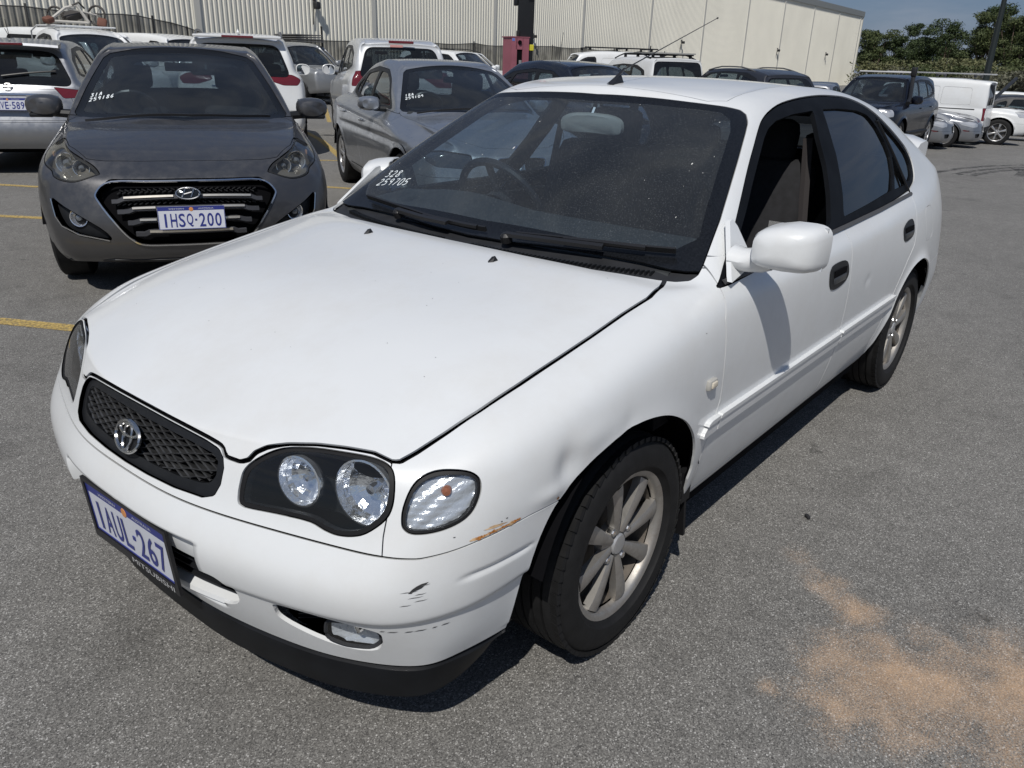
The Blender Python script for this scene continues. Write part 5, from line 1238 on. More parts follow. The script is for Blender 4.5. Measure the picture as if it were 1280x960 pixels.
    for z in (.690, .612):
        for sg in (-1, 1):
            for k in range(11):
                y = sg*(.06+.034*k)
                for dz in (-.010, .010):
                    a, n = near(S, (.82, y+(.008 if dz > 0 else -.008), z+dz), -.040); MB().box(a, (.010, .022, .006), R=np.array(Euler((.5*sg*(1 if dz > 0 else -1), 0, 0)).to_matrix())).build('mesh_link', mat('mesh_dark', (.02, .02, .022), .4), g)
    # badge
    a, n = near(S, (.82, 0, .645)); M = frame_matrix(a+n*.012, (0, 1, 0), n)
    MB().lathe([(.0005, .002), (.9, .002), (1, -.002), (1, -.02)], 32, M@Matrix.Diagonal((.066, .034, 1, 1))).build('badge_backing', mat('badge_dark', (.05, .055, .06), .15, metal=.8), g, smooth=True)
    bt = MB().tube([tuple(M@Vector((.066*math.cos(t), .034*math.sin(t), .002))) for t in np.linspace(0, 2*math.pi, 33)], .0045, 6, False)
    for sg in (-1, 1): bt.tube([tuple(M@Vector(v)) for v in ((sg*.024-.010, -.024, .004), (sg*.024+.010, .024, .004))], .0052, 6)
    bt.tube([tuple(M@Vector(v)) for v in ((-.022, -.006, .006), (.022, .006, .006))], .0048, 6); bt.build('badge', mat('badge_silver'), g, smooth=True)
    M = frame_matrix((.872, .008, .513), (0, 1, 0), (1, 0, .12)); number_plate('1HSQ.200', M, g, h=.134)
    # small things
    add_wipers(car, S, [[(-.24, -.62, 1.02), (-.22, -.30, 1.02), (-.20, .05, 1.01)], [(-.20, .05, 1.01), (-.25, .35, 1.01), (-.36, .58, 1.01)]])
    add_handles(car, S, [(-1.45, .93), (-2.36, .96)], pm)
    a, n = near(S, (-.62, -.615, 1.12), -.0015); M = frame_matrix(a, (.25, 1, 0), n)
    hand_writing(['31A', '259186'], .036, M, 'windscreen_writing', mat('paint_pen'), car, .0065, slant=.0, sp=1.15)
    for s in (1, -1): MB().rbox((-.62, s*.93, .985), (.07, .15, .03), .015).build('mirror_trim', blk, car, smooth=True)
    lw = MB(); pts = [near(S, (x, y, .245), -.012) for x, y in [(.55, -.70), (.72, -.45), (.78, -.2), (.80, 0), (.78, .2), (.72, .45), (.55, .70)]]; sweep_box([a for a, b in pts], [b for a, b in pts], .035, .02, lw); lw.build('chin_spoiler', mat('black_trim'), car)
    return car
HATCH = dict(xf=.86, xr=-3.40, W=.885, wb=2.70, R=.325, zbf=.22, zbr=.30, zf=.74, zr=.98, cf=.30, cr=.22, xa=-.45, xc=-3.18,
    belt=[(.55, .78), (.3, .85), (-.15, .92), (-.5, .96), (-1.5, .985), (-2.5, 1.02), (-3.2, 1.04)], ytop=[(.55, .62), (.3, .68), (-.15, .73), (-.5, .765), (-1.5, .775), (-2.5, .765), (-3.2, .72)],
    plan=[(.60, .90), (.38, .97), (0, 1.0), (-2.6, 1.0), (-3.2, .94)], fx=[-.09, -.03, 0, -.01, -.05, -.09, -.17], rx=[.06, .0, -.02, .02, .06, .09, .12],
    cowl=(-.15, .98), wt=(-1.12, 1.44), rt=(-2.95, 1.44), yr=.56, roof=[(-1.0, 1.42), (-1.3, 1.475), (-1.9, 1.510), (-2.5, 1.50), (-3.0, 1.43)], bowf=.30, nd=4,
    dlo=[(-.60, .98), (-1.1, 1.30), (-1.35, 1.40), (-1.9, 1.435), (-2.5, 1.40), (-2.85, 1.27), (-2.95, 1.12), (-2.6, 1.06), (-1.5, 1.01)],
    panes=[[(-.75, 1.01), (-1.16, 1.27), (-1.38, 1.37), (-1.60, 1.395), (-1.58, 1.04)], [(-1.68, 1.045), (-1.70, 1.395), (-2.28, 1.38), (-2.42, 1.08)], [(-2.48, 1.09), (-2.42, 1.35), (-2.72, 1.25), (-2.80, 1.13)]], mirror=(-.62, .905, 1.03, .22, .145))
SUV = dict(xf=.90, xr=-3.66, W=.91, wb=2.70, R=.355, zbf=.26, zbr=.34, zf=.92, zr=1.10, cf=.30, cr=.22, xa=-.50, xc=-9, lift=.04,
    belt=[(.60, .94), (.3, 1.02), (-.15, 1.06), (-.5, 1.08), (-1.5, 1.11), (-2.6, 1.16), (-3.5, 1.19)], ytop=[(.60, .68), (.3, .73), (-.15, .77), (-.5, .80), (-1.5, .81), (-2.6, .80), (-3.5, .76)],
    plan=[(.60, .92), (.38, .98), (0, 1.0), (-2.7, 1.0), (-3.5, .95)], fx=[-.08, -.02, 0, 0, -.02, -.05, -.12], rx=[.05, .0, -.01, .01, .04, .06, .09],
    cowl=(-.15, 1.10), wt=(-1.05, 1.62), rt=(-3.38, 1.60), yr=.62, roof=[(-.9, 1.61), (-1.2, 1.655), (-1.9, 1.69), (-2.8, 1.68), (-3.4, 1.62)], bowf=.22, bowr=.12, nd=4, rgr=.11, rgt=.86, rgb=.90, rg=(.02, .07),
    dlo=[(-.62, 1.10), (-1.05, 1.45), (-1.25, 1.555), (-1.9, 1.60), (-2.7, 1.58), (-3.12, 1.46), (-3.22, 1.28), (-2.7, 1.20), (-1.5, 1.14)],
    panes=[[(-.76, 1.13), (-1.08, 1.40), (-1.28, 1.52), (-1.58, 1.555), (-1.56, 1.17)], [(-1.66, 1.175), (-1.68, 1.56), (-2.36, 1.555), (-2.46, 1.22)], [(-2.54, 1.23), (-2.46, 1.54), (-2.95, 1.44), (-3.08, 1.30)]], mirror=(-.64, .97, 1.17, .24, .19))
SEDAN = dict(xf=.78, xr=-3.73, W=.905, wb=2.76, R=.325, zbf=.19, zbr=.25, zf=.70, zr=.97, cf=.32, cr=.28, xa=-.62, xc=-3.02,
    belt=[(.50, .74), (.3, .80), (-.15, .86), (-.6, .92), (-1.6, .945), (-2.6, .98), (-3.5, 1.0)], ytop=[(.50, .60), (.3, .66), (-.15, .71), (-.6, .745), (-1.6, .76), (-2.6, .72), (-3.1, .68), (-3.5, .62)],
    plan=[(.50, .88), (.30, .96), (0, 1.0), (-2.8, 1.0), (-3.5, .90)], fx=[-.08, -.02, 0, -.01, -.03, -.05, -.11], rx=[.06, .01, 0, .01, .03, .05, .09],
    cowl=(-.32, .955), hb=.02, wt=(-1.25, 1.36), rt=(-2.38, 1.36), yr=.54, roof=[(-1.15, 1.35), (-1.5, 1.405), (-1.9, 1.42), (-2.3, 1.385), (-2.6, 1.34)], deckf=(-3.05, 1.0), bowf=.28, bowr=.20, nd=4, rgr=.08, rgt=.86, rgb=.90,
    dlo=[(-.80, .955), (-1.22, 1.22), (-1.45, 1.31), (-1.9, 1.335), (-2.4, 1.28), (-2.72, 1.13), (-2.80, 1.04), (-2.5, 1.0), (-1.6, .975)],
    panes=[[(-.92, .985), (-1.26, 1.20), (-1.47, 1.275), (-1.72, 1.29), (-1.70, 1.0)], [(-1.79, 1.005), (-1.81, 1.295), (-2.30, 1.255), (-2.45, 1.03)], [(-2.50, 1.035), (-2.38, 1.22), (-2.60, 1.13), (-2.66, 1.05)]], mirror=(-.98, .915, 1.00, .215, .135))
def var(base, **k): q = dict(base); q.update(k); return q
def sw(S, car, name, m, P, w, h, off=.001):
    pts = [near(S, q, off) for q in P]; mb = MB(); sweep_box([a for a, b in pts], [b for a, b in pts], w, h, mb); return mb.build(name, m, car)
def rails(car, x0, x1, y, z, m, n=8, h=.06):
    for s in (1, -1):
        P = [(x0+(x1-x0)*t, s*y, z+h*min(1, 4*t, 4*(1-t))-.03*(2*t-1)**2) for t in np.linspace(0, 1, n)]; MB().tube(P, .016, 6).build('roof_rail', m, car, smooth=True)
def cross_bars(car, xs, y, z, m, name='roof_bar'):
    for x in xs:
        mb = MB().rbox((x, 0, z), (.07, 2*y, .03), .012)
        for s in (1, -1): mb.box((x, s*(y-.08), z-.04), (.07, .05, .07))
        mb.build(name, m, car)
def set_z(car): car.location.z = ground_z(car.location.x, car.location.y); return car
def other_cars():
    red = mat('tail_red', (.30, .012, .012), .12, coat=1); blk = mat('black_trim'); chrome = mat('chrome'); rub = mat('black_rubber'); refl = mat('lamp_reflector')
    silver = metallic('silver_paint', (.31, .32, .34), .32, .8, dust=.08); white = mat('white_paint'); lens = mat('clear_lamp', (.55, .56, .58), .12, metal=.4, coat=1, bump=(60, .4, .004))
    steel = metallic('steel_grey_paint', (.34, .36, .39), .27, .75, dust=.10); navy = mat('navy_paint', (.003, .004, .009), .25, coat=.5, spec=.3); blackp = metallic('black_paint', (.004, .005, .009), .16, .1, coat=.9, dust=.02)
    chg = metallic('charcoal_paint', (.035, .037, .045), .3, .5, dust=.08); roofr = mat('roof_rail_grey', (.10, .10, .10), .4)
    # 1 silver hatch, tail towards the camera, far left
    p = var(HATCH, cuts=[('tail_lamp', 'rd', rounded([(1.72, .88), (1.74, .95), (1.98, .985), (1.93, .86)], .02).tolist(), red, 0, dict(half=True)), ('rear_bumper', 'r', [(-.95, .10), (-.95, .60), (.95, .60), (.95, .10)], None, 0), ('tailgate_panel', 'r', mirror_poly([(0, .62), (.62, .62), (.66, .80), (.60, .955), (0, .965)]), None, 0)],
            rgr=.12, rgt=.90, rgb=.95, rg=(.03, .08))
    car, P, S, I = build_car('parked_car', p, (-4.05, -11.75, 238), 'silver hatchback at the far left, tail and plate towards the camera', silver, LOT, lv=3)
    M = frame_matrix((-3.425, 0, .80), (0, -1, 0), (-1, 0, .12)); number_plate('1HVE.589', M, car, h=.134, band=True)
    sw(S, car, 'boot_trim', chrome, [(-3.36, y, .915+.0*y) for y in np.linspace(.42, -.42, 9)], .035, .010)
    a, n = near(S, (-3.3, 0, .985), .012); M = frame_matrix(a, (0, -1, 0), n); b = MB().tube([tuple(M@Vector((.045*math.cos(t), .036*math.sin(t), 0))) for t in np.linspace(0, 6.283, 25)], .006, 6, False); b.tube([tuple(M@Vector((-.045, 0, .002))), tuple(M@Vector((.045, 0, .002)))], .007, 6); b.build('badge', mat('badge_silver'), car, smooth=True)
    add_wipers(car, S, [[(-3.14, -.50, 1.13), (-3.17, -.20, 1.10), (-3.20, .05, 1.07)]])
    V = []
    for y in np.linspace(-.56, .56, 11): V += [(-2.88, y, 1.478-.05*y*y), (-3.10, y, 1.452-.06*y*y), (-3.11, y, 1.425-.06*y*y), (-2.93, y, 1.415-.05*y*y)]
    MB().add(V, [[4*i+k, 4*i+(k+1) % 4, 4*i+4+(k+1) % 4, 4*i+4+k] for i in range(10) for k in range(4)]+[[0, 1, 2, 3], [43, 42, 41, 40]]).build('roof_spoiler', silver, car, smooth=True)
    MB().rbox((-3.108, 0, 1.437), (.02, .40, .026), .008).build('brake_light', red, car, smooth=True)
    ab = MB().box((-2.70, .0, 1.505), (.09, .03, .02)).tube([(-2.70, 0, 1.51), (-2.88, .0, 1.60)], .004, 6).tube([(-2.70, 0, 1.50), (-2.78, 0, 1.70)], .0035, 6); ab.build('aerial', mat('wiper_black'), car)
    # 2 white SUV behind the grey hatch
    tl = [(1.72, .93), (1.88, 1.22), (2.03, 1.28), (2.26, 1.12), (2.20, .98)]
    sc = [('tail_lamp', 'rd', [(1.96, 1.00), (1.88, 1.08), (1.98, 1.14), (2.20, 1.17), (2.26, 1.06), (2.12, 1.0)], red, 0, dict(half=True)), ('rear_bumper', 'r', [(-.99, .1), (-.99, .66), (.99, .66), (.99, .1)], None, 0), ('rear_fog_lamp', 'rd', [(1.98, .44), (1.98, .52), (2.16, .52), (2.16, .44)], red, 0, dict(half=True))]
    car, P, S, I = build_car('parked_car', var(SUV, cuts=sc), (-7.36, -11.85, 235.3), 'white family wagon with red tail lamps parked tail-first behind the dark grey hatchback', white, LOT, lv=3)
    MB().rbox((-3.44, 0, 1.625), (.16, 1.18, .035), .015).build('roof_spoiler', white, car, smooth=True); MB().rbox((-3.525, 0, 1.625), (.012, .42, .028), .005).build('brake_light', red, car)
    MB().add([(-2.95, .02, 1.69), (-2.95, -.02, 1.69), (-3.12, -.02, 1.685), (-3.12, .02, 1.685), (-3.10, 0, 1.735)], [[0, 1, 4], [1, 2, 4], [2, 3, 4], [3, 0, 4]]).build('shark_fin_aerial', white, car); rails(car, -1.2, -3.0, .60, 1.66, roofr)
    sw(S, car, 'boot_trim', chrome, [(-3.66, y, .99) for y in np.linspace(.40, -.40, 7)], .03, .01)
    # 3 white SUV left of the silver sedan
    sc3 = [('tail_lamp', 'rd', [(1.92, .98), (1.92, 1.20), (2.10, 1.22), (2.28, 1.12), (2.14, .98)], red, 0, dict(half=True)), ('rear_bumper', 'r', [(-.99, .1), (-.99, .66), (.99, .66), (.99, .1)], None, 0)]
    car, P, S, I = build_car('parked_car', var(SUV, cuts=sc3, roof=[(-.9, 1.62), (-1.2, 1.68), (-1.9, 1.72), (-2.8, 1.71), (-3.4, 1.65)], rt=(-3.38, 1.63), yr=.64), (-9.94, -11.27, 235.2), 'silver-white family wagon seen from behind, high red brake light, beyond the silver sedan', metallic('pearl_paint', (.62, .635, .65), .28, .2, coat=.8, dust=.08), LOT, lv=3)
    MB().rbox((-3.47, 0, 1.645), (.03, .40, .04), .01).build('brake_light', red, car); MB().rbox((-3.50, .08, 1.585), (.008, .20, .035), .003).build('window_sticker', mat('sticker', (.6, .3, .28), .6), car)
    # 4 silver-grey sedan facing the camera
    kid = [('kidney_grille', 'f', rounded([(.02, .66), (.20, .665), (.215, .62), (.17, .545), (.03, .545)], .03).tolist(), mat('inner_black'), -.02, dict(half=True, open=True)),
           ('headlight', 'fd', [(-.26, .70), (-.06, .715), (.16, .685), (.20, .60), (.12, .575), (-.08, .585), (-.24, .635)], mat('housing_smoke', (.03, .034, .04), .12, coat=1), -.012, dict(half=True, open=True)),
           ('front_bumper', 'f', [(-1, .1), (-1, .50), (1, .50), (1, .1)], None, 0), ('bonnet', 't', [(.60, -.30), (.62, 0), (.60, .30), (.46, .52), (.1, .66), (-.35, .70), (-.62, .72), (-.52, .4), (-.36, 0), (-.52, -.4), (-.62, -.72), (-.35, -.70), (.1, -.66), (.46, -.52)], None, 0),
           ('front_door', 's', [(-.52, .93), (-.50, .6), (-.52, .28), (-1.60, .28), (-1.72, .60), (-1.74, .97)], None, 0, dict(half=True)), ('rear_door', 's', [(-1.74, .98), (-1.72, .60), (-1.62, .28), (-2.26, .28), (-2.42, .55), (-2.55, .75), (-2.62, .995)], None, 0, dict(half=True))]
    car, P, S, I = build_car('parked_car', var(SEDAN, cuts=kid, crease=[(.72, .012, .025), (.36, -.006, .02)]), (-4.30, -3.35, 61.6), 'silver-grey sedan facing the camera between the white wagons and the white hatchback', steel, LOT, lv=3, wheel_style=('wide', 7))
    for i, s in enumerate((1, -1)):
        bowl_lamp(P['headlight'][i], (.54, s*.53, .635), .050, (1, .2*s, .03), refl, .04); bowl_lamp(P['headlight'][i], (.44, s*.66, .645), .050, (1, .35*s, .03), refl, .04)
        g = P['kidney_grille'][i]; sw(S, g, 'grille_surround', chrome, [(.74, s*y, z) for y, z in spline([(.02, .66), (.20, .665), (.215, .62), (.17, .545), (.03, .545)], 3)]+[(.74, s*.02, .66)], .012, .010)
        for k in range(9): sw(S, g, 'grille_slat', blk, [(.74, s*(.035+.018*k), z) for z in (.655, .60, .55)], .006, .004, -.008)
    add_handles(car, S, [(-1.52, .845), (-2.42, .87)], steel); sw(S, car, 'sill_line', rub, [(-.5, -.9, .30), (-1.4, -.9, .30), (-2.2, -.9, .30)], .01, .003)
    a, n = near(S, (.60, 0, .73), .002); MB().lathe([(.0005, .003), (.034, .002), (.038, -.004)], 16, frame_matrix(a, (0, 1, 0), n)).build('badge', mat('badge_blue', (.12, .16, .28), .2, metal=.5), car)
    a, n = near(S, (-.80, -.60, 1.08), -.0015); hand_writing(['18A', '259109'], .036, frame_matrix(a, (.25, 1, 0), n), 'windscreen_writing', mat('paint_pen'), car, .006, slant=.0, sp=1.1)
    add_wipers(car, S, [[(-.42, -.60, .99), (-.38, -.30, .985), (-.35, .05, .98)], [(-.36, .05, .98), (-.40, .35, .985), (-.50, .58, .99)]])
    # 5 black sedan
    car, P, S, I = build_car('parked_car', var(SEDAN, roof=[(-1.15, 1.38), (-1.5, 1.44), (-1.9, 1.46), (-2.3, 1.43), (-2.6, 1.37)], wt=(-1.20, 1.39), rt=(-2.45, 1.38)), (-8.50, -4.09, 75), 'glossy black sedan whose dark roof shows just above the white roof, whip aerial', blackp, LOT, lv=3)
    MB().tube([(-2.2, .1, 1.42), (-2.42, .35, 1.86)], .004, 5).build('aerial', mat('wiper_black'), car)
    # 6 navy off-roader with snorkel
    nv = var(SUV, W=.925, R=.38, lift=.10, wb=2.68, xr=-3.55, zf=1.02, flare=.03, ar=.06, hb=.03, belt=[(.60, 1.0), (.3, 1.06), (-.15, 1.09), (-.5, 1.10), (-1.5, 1.12), (-2.6, 1.15), (-3.6, 1.16)], yr=.63,
             cuts=[('headlight', 'fd', [(-.20, .84), (-.20, .98), (.12, 1.0), (.22, .93), (.10, .82)], lens, 0, dict(half=True)), ('grille', 'f', mirror_poly([(0, .98), (.40, .98), (.36, .74), (0, .74)]), mat('bar_grey'), -.02), ('front_bumper', 'f', [(-1, .2), (-1, .66), (1, .66), (1, .2)], None, 0),
                   ('front_door', 's', [(-.48, 1.10), (-.46, .8), (-.50, .42), (-1.60, .42), (-1.64, .8), (-1.64, 1.12)], None, 0, dict(half=True)), ('rear_door', 's', [(-1.65, 1.13), (-1.65, .8), (-1.62, .42), (-2.32, .42), (-2.46, .75), (-2.56, 1.14)], None, 0, dict(half=True))])
    car, P, S, I = build_car('parked_car', nv, (-18.3, -4.25, .5), 'dark navy off-roader with snorkel and white roof bar beyond the white car spoiler', navy, LOT, lv=3, wheel_style=('wide', 6)); set_z(car); car.location.z -= .02
    q = S
    sn = MB().tube([(-.35, .86, 1.10), (-.62, .82, 1.20), (-1.02, .70, 1.58), (-1.06, .69, 1.66)], [.05, .045, .045, .05], 8); sn.rbox((-1.05, .69, 1.76), (.12, .12, .20), .03); sn.build('snorkel', mat('wiper_black'), car, smooth=True)
    MB().rbox((-1.35, 0, 1.745), (.09, 1.20, .035), .015).build('light_bar', mat('light_bar_white', (.6, .6, .6), .3), car, smooth=True)
    add_handles(car, S, [(-1.45, 1.0), (-2.38, 1.02)], navy)
    for s in (1, -1): sw(S, car, 'side_step', blk, [(-.5, s*.95, .44), (-1.4, s*.95, .44), (-2.3, s*.95, .44)], .08, .05)
    # 7 white panel van, tail end to the right
    vn = var(SUV, W=.90, wb=2.68, xr=-3.72, lift=.0, zf=.92, zr=1.10, cf=.28, yr=.72, wt=(-.72, 1.70), rt=(-3.62, 1.74), roof=[(-.6, 1.70), (-.9, 1.78), (-1.6, 1.83), (-2.8, 1.83), (-3.6, 1.78)], cowl=(.0, 1.06), xa=-.36, rc=.01, bowr=.05,
             belt=[(.60, .94), (.3, 1.02), (-.15, 1.06), (-.5, 1.08), (-1.5, 1.10), (-2.6, 1.10), (-3.5, 1.10)], ytop=[(.60, .66), (.3, .72), (-.15, .78), (-.5, .82), (-1.5, .84), (-2.6, .84), (-3.5, .82)], rx=[.03, .0, 0, .01, .02, .02, .03], bul=.03, rgt=.80, rgb=.80,
             dlo=[(-.42, 1.10), (-.72, 1.50), (-.95, 1.62), (-1.30, 1.64), (-1.32, 1.14)], panes=[[(-.58, 1.14), (-.80, 1.46), (-.98, 1.57), (-1.24, 1.59), (-1.26, 1.18)]], mirror=(-.42, .98, 1.18, .22, .22),
             cuts=[('side_panel', 's', rounded([(-1.50, 1.12), (-1.50, 1.60), (-2.38, 1.60), (-2.38, 1.12)], .06).tolist(), None, -.006, dict(half=True)), ('side_panel', 's', rounded([(-2.46, 1.12), (-2.46, 1.60), (-3.22, 1.58), (-3.26, 1.12)], .06).tolist(), None, -.006, dict(half=True)),
                   ('tail_lamp', 'rd', [(1.98, .70), (1.98, 1.05), (2.14, 1.05), (2.16, .70)], red, 0, dict(half=True)), ('rear_bumper', 'r', [(-.99, .1), (-.99, .52), (.99, .52), (.99, .1)], mat('black_trim'), 0)])
    car, P, S, I = build_car('parked_van', vn, (-29.0, -6.1, 292), 'white panel van with silver roof bars parked in front of the trees', white, 'white panel vans', lv=3, cat='van'); set_z(car)
    car.location.x, car.location.y = -26.3, -6.75; car.rotation_euler.z = rad(273); set_z(car)
    cross_bars(car, (-1.2, -2.2, -3.2), .70, 1.93, roofr); 
    for s in (1, -1): MB().rbox((-2.2, s*.66, 1.955), (2.8, .06, .035), .012).build('rack_beam', mat('rack_alloy', (.5, .5, .5), .35, metal=.6), car)
    sw(S, car, 'door_rail', blk, [(-2.0, .9, 1.02), (-2.7, .9, 1.02), (-3.4, .9, 1.02)], .03, .01)
    # 8 white van with bars left of the antenna tip
    car, P, S, I = build_car('parked_van', var(vn, cuts=vn['cuts'][:1]), (-22.6, -16.2, 318), 'white panel van with a dark roof bar against the wall right of the pole', white, 'white panel vans', lv=2, cat='van')
    cross_bars(car, (-1.1, -2.4, -3.3), .70, 1.92, blk); MB().box((-2.2, .70, 1.93), (2.6, .05, .04)).build('rack_beam', blk, car); MB().tube([(-3.35, .3, 1.8), (-3.36, .3, 2.05)], .02, 6).build('beacon', blk, car)
    # 9 white 4x4 wagon with racks
    car, P, S, I = build_car('parked_car', var(SUV, roof=[(-.9, 1.68), (-1.2, 1.74), (-1.9, 1.78), (-2.8, 1.78), (-3.4, 1.74)], wt=(-1.0, 1.68), rt=(-3.42, 1.74), yr=.66, rgb=.93, rgt=.95, cuts=sc3[:1]), (-18.9, -11.3, 238), 'white four wheel drive wagon carrying a solar panel and black roof racks', white, LOT, lv=2); set_z(car)
    rails(car, -1.2, -3.2, .62, 1.76, blk, h=.09); MB().box((-2.7, 0, 1.86), (1.1, 1.15, .03)).build('roof_platform', mat('platform_grey', (.28, .28, .27), .5), car); cross_bars(car, (-1.6, -2.3, -3.1), .6, 1.83, blk)
    # 10 charcoal wagon with roof rails
    car, P, S, I = build_car('parked_car', var(SUV, roof=[(-.9, 1.60), (-1.2, 1.65), (-1.9, 1.68), (-2.8, 1.66), (-3.4, 1.56)], rt=(-3.30, 1.56), yr=.60), (-18.3, -8.3, 240), 'charcoal wagon with curved roof rails, its roof showing above the white roof', chg, LOT, lv=3); set_z(car); car.location.z += .0
    rails(car, -1.1, -2.9, .57, 1.64, roofr, h=.06)
    # 11, 12 silver coupes at the right
    cp = var(SEDAN, xf=.86, R=.33, zf=.66, roof=[(-1.15, 1.22), (-1.5, 1.28), (-1.9, 1.29), (-2.3, 1.25), (-2.6, 1.20)], wt=(-1.25, 1.24), rt=(-2.38, 1.24), dlo=[(-.80, .93), (-1.22, 1.12), (-1.45, 1.19), (-1.9, 1.21), (-2.4, 1.16), (-2.72, 1.05), (-2.5, .98), (-1.6, .95)], panes=[[(-.92, .96), (-1.26, 1.11), (-1.47, 1.165), (-2.1, 1.17), (-2.3, .99)]], mirror=(-.98, .915, .96, .2, .12),
             cuts=[('headlight', 'fd', [(-.42, .68), (-.10, .72), (.14, .66), (.12, .575), (-.08, .56), (-.36, .62)], lens, -.002, dict(half=True)), ('bumper_intake', 'f', [(.42, .30), (.42, .40), (.68, .40), (.64, .30)], blk, -.03, dict(half=True, open=True)), ('grille', 'f', mirror_poly([(0, .58), (.28, .58), (.24, .42), (0, .42)]), blk, -.03, dict(open=True)), ('side_marker', 's', [(.42, .46), (.42, .49), (.60, .49), (.60, .46)], red, 0, dict(half=True)), ('front_bumper', 'f', [(-1, .1), (-1, .47), (1, .47), (1, .1)], None, 0)])
    for px_, lab in (((-22.4, -3.95, 96), 'nearer low silver coupe, nose pointing right beside the navy off-roader'), ((-24.35, -3.6, 96), 'farther low silver coupe, its nose between the nearer coupe and the white van')):
        car, P, S, I = build_car('parked_car', cp, px_, lab, silver, 'silver coupes', lv=2, wheel_style=('thin', 10)); set_z(car)
    # 13 white off-roader with its bonnet up, right edge
    wo = var(SUV, W=.925, R=.39, lift=.10, wb=2.85, xr=-3.8, zf=1.0, flare=.035, ar=.06, cuts=[('headlight', 'fd', [(-.30, .84), (-.30, .98), (.12, 1.0), (.22, .93), (.05, .82)], lens, 0, dict(half=True)), ('front_bumper', 'f', [(-1, .2), (-1, .66), (1, .66), (1, .2)], None, 0), ('bonnet_hole', 't', [(.45, -.55), (.45, .55), (-.30, .68), (-.30, -.68)], mat('inner_black'), -.10, dict(open=True))])
    car, P, S, I = build_car('parked_car', wo, (-28.3, -3.1, 104), 'white off-roader with its bonnet propped up at the right edge', white, LOT, lv=2, wheel_style=('blade', 6)); set_z(car)
    bo = MB(); n = 8; V = []
    for k in range(n+1):
        t = k/n
        for y in (-.70, -.35, 0, .35, .70): V.append((-.35+.95*t*math.cos(rad(52)), y*(1-.10*t), 1.14+1.0*t*math.sin(rad(52))+.05*(1-(y/.7)**2)))
    bo.add(V, [[k*5+i, k*5+i+1, k*5+5+i+1, k*5+5+i] for k in range(n) for i in range(4)]).build('open_bonnet', mat('bonnet_underside', (.02, .02, .022), .6), car, smooth=True)
    # 14 silver double cab utility
    ut = var(SUV, W=.89, R=.36, lift=.10, wb=3.0, xr=-4.0, xc=-2.55, cr=.3, zf=1.0, zr=1.10, deckf=(-2.6, 1.12), rt=(-2.45, 1.62), wt=(-1.15, 1.66), roof=[(-1.0, 1.66), (-1.3, 1.74), (-1.9, 1.77), (-2.4, 1.70), (-2.7, 1.6)], rearglass=True, belt=[(.6, 1.0), (.3, 1.06), (-.5, 1.10), (-1.5, 1.13), (-2.5, 1.15), (-3.8, 1.12)], ytop=[(.60, .68), (.3, .73), (-.15, .77), (-.5, .79), (-1.5, .79), (-2.6, .78), (-3.8, .76)],
             dlo=[(-.66, 1.13), (-1.12, 1.48), (-1.35, 1.62), (-1.8, 1.66), (-2.2, 1.60), (-2.40, 1.42), (-2.30, 1.20), (-1.6, 1.16)], panes=[[(-.80, 1.16), (-1.16, 1.45), (-1.36, 1.575), (-1.62, 1.60), (-1.60, 1.19)], [(-1.69, 1.195), (-1.70, 1.60), (-2.12, 1.57), (-2.30, 1.40), (-2.22, 1.22)]], rgr=.04)
    car, P, S, I = build_car('parked_ute', ut, (-15.2, -19.6, 84), 'silver double cab pickup standing alone against the corrugated wall', metallic('mid_silver_paint', (.33, .34, .35), .35, .7, dust=.12), 'pickups', lv=2, cat='pickup')
    # 15 white utility loaded with junk, behind the silver hatch
    car, P, S, I = build_car('parked_ute', ut, (-6.3, -14.6, 83), 'white pickup with a bicycle frame and scrap tied above its cab', white, 'pickups', lv=2, cat='pickup')
    rk = MB()
    for s in (1, -1): rk.tube([(-2.55, s*.70, 1.12), (-2.6, s*.66, 1.70), (-2.3, s*.62, 1.80), (-1.3, s*.55, 1.80)], .018, 6)
    rk.tube([(-2.3, -.62, 1.80), (-2.3, .62, 1.80)], .016, 6).tube([(-1.4, -.56, 1.80), (-1.4, .56, 1.80)], .016, 6).build('ladder_rack', white, car, smooth=True)
    jk = tag(empty('bicycle', (0, 0, 0)), 'old bicycle with its wheel in the air tied on top of the white pickup', 'bicycle')
    jk.location = car.location; jk.rotation_euler = car.rotation_euler
    jr = mat('rubber_grey', (.05, .045, .04), .7); ju = mat('old_white', (.48, .46, .42), .6); jb = mat('rusty_brown', (.14, .06, .04), .8)
    for (cx, cy, cz, r, ty) in ((-1.75, .38, 2.03, .18, .5), (-2.1, -.30, 1.99, .17, .9)):
        M = Matrix.Translation((cx, cy, cz))@Euler((rad(80), ty, .6)).to_matrix().to_4x4(); wb_ = MB().tube([tuple(M@Vector((r*math.cos(t), r*math.sin(t), 0))) for t in np.linspace(0, 6.283, 25)], .022, 6, False)
        for k in range(8): a = k*math.pi/4; wb_.tube([tuple(M@Vector((0, 0, .02))), tuple(M@Vector((r*math.cos(a), r*math.sin(a), 0)))], .004, 3)
        wb_.build('bicycle_wheel', jr, jk)
    MB().tube([(-1.9, -.50, 1.88), (-1.8, -.18, 2.14), (-1.75, .02, 2.20), (-1.7, .20, 1.88)], .030, 7).tube([(-1.9, -.52, 1.89), (-1.7, .2, 1.88)], .025, 7).tube([(-1.8, -.15, 2.14), (-1.72, .38, 2.03)], .018, 6).build('bicycle_frame', ju, jk, smooth=True)
    MB().tube([(-1.75, -.06, 2.19), (-1.72, .06, 2.25), (-1.8, .18, 2.15)], .018, 6).box((-1.95, -.04, 2.00), (.25, .30, .12), R=np.array(Euler((.4, .3, .2)).to_matrix())).build('bicycle_saddle', jr, jk)
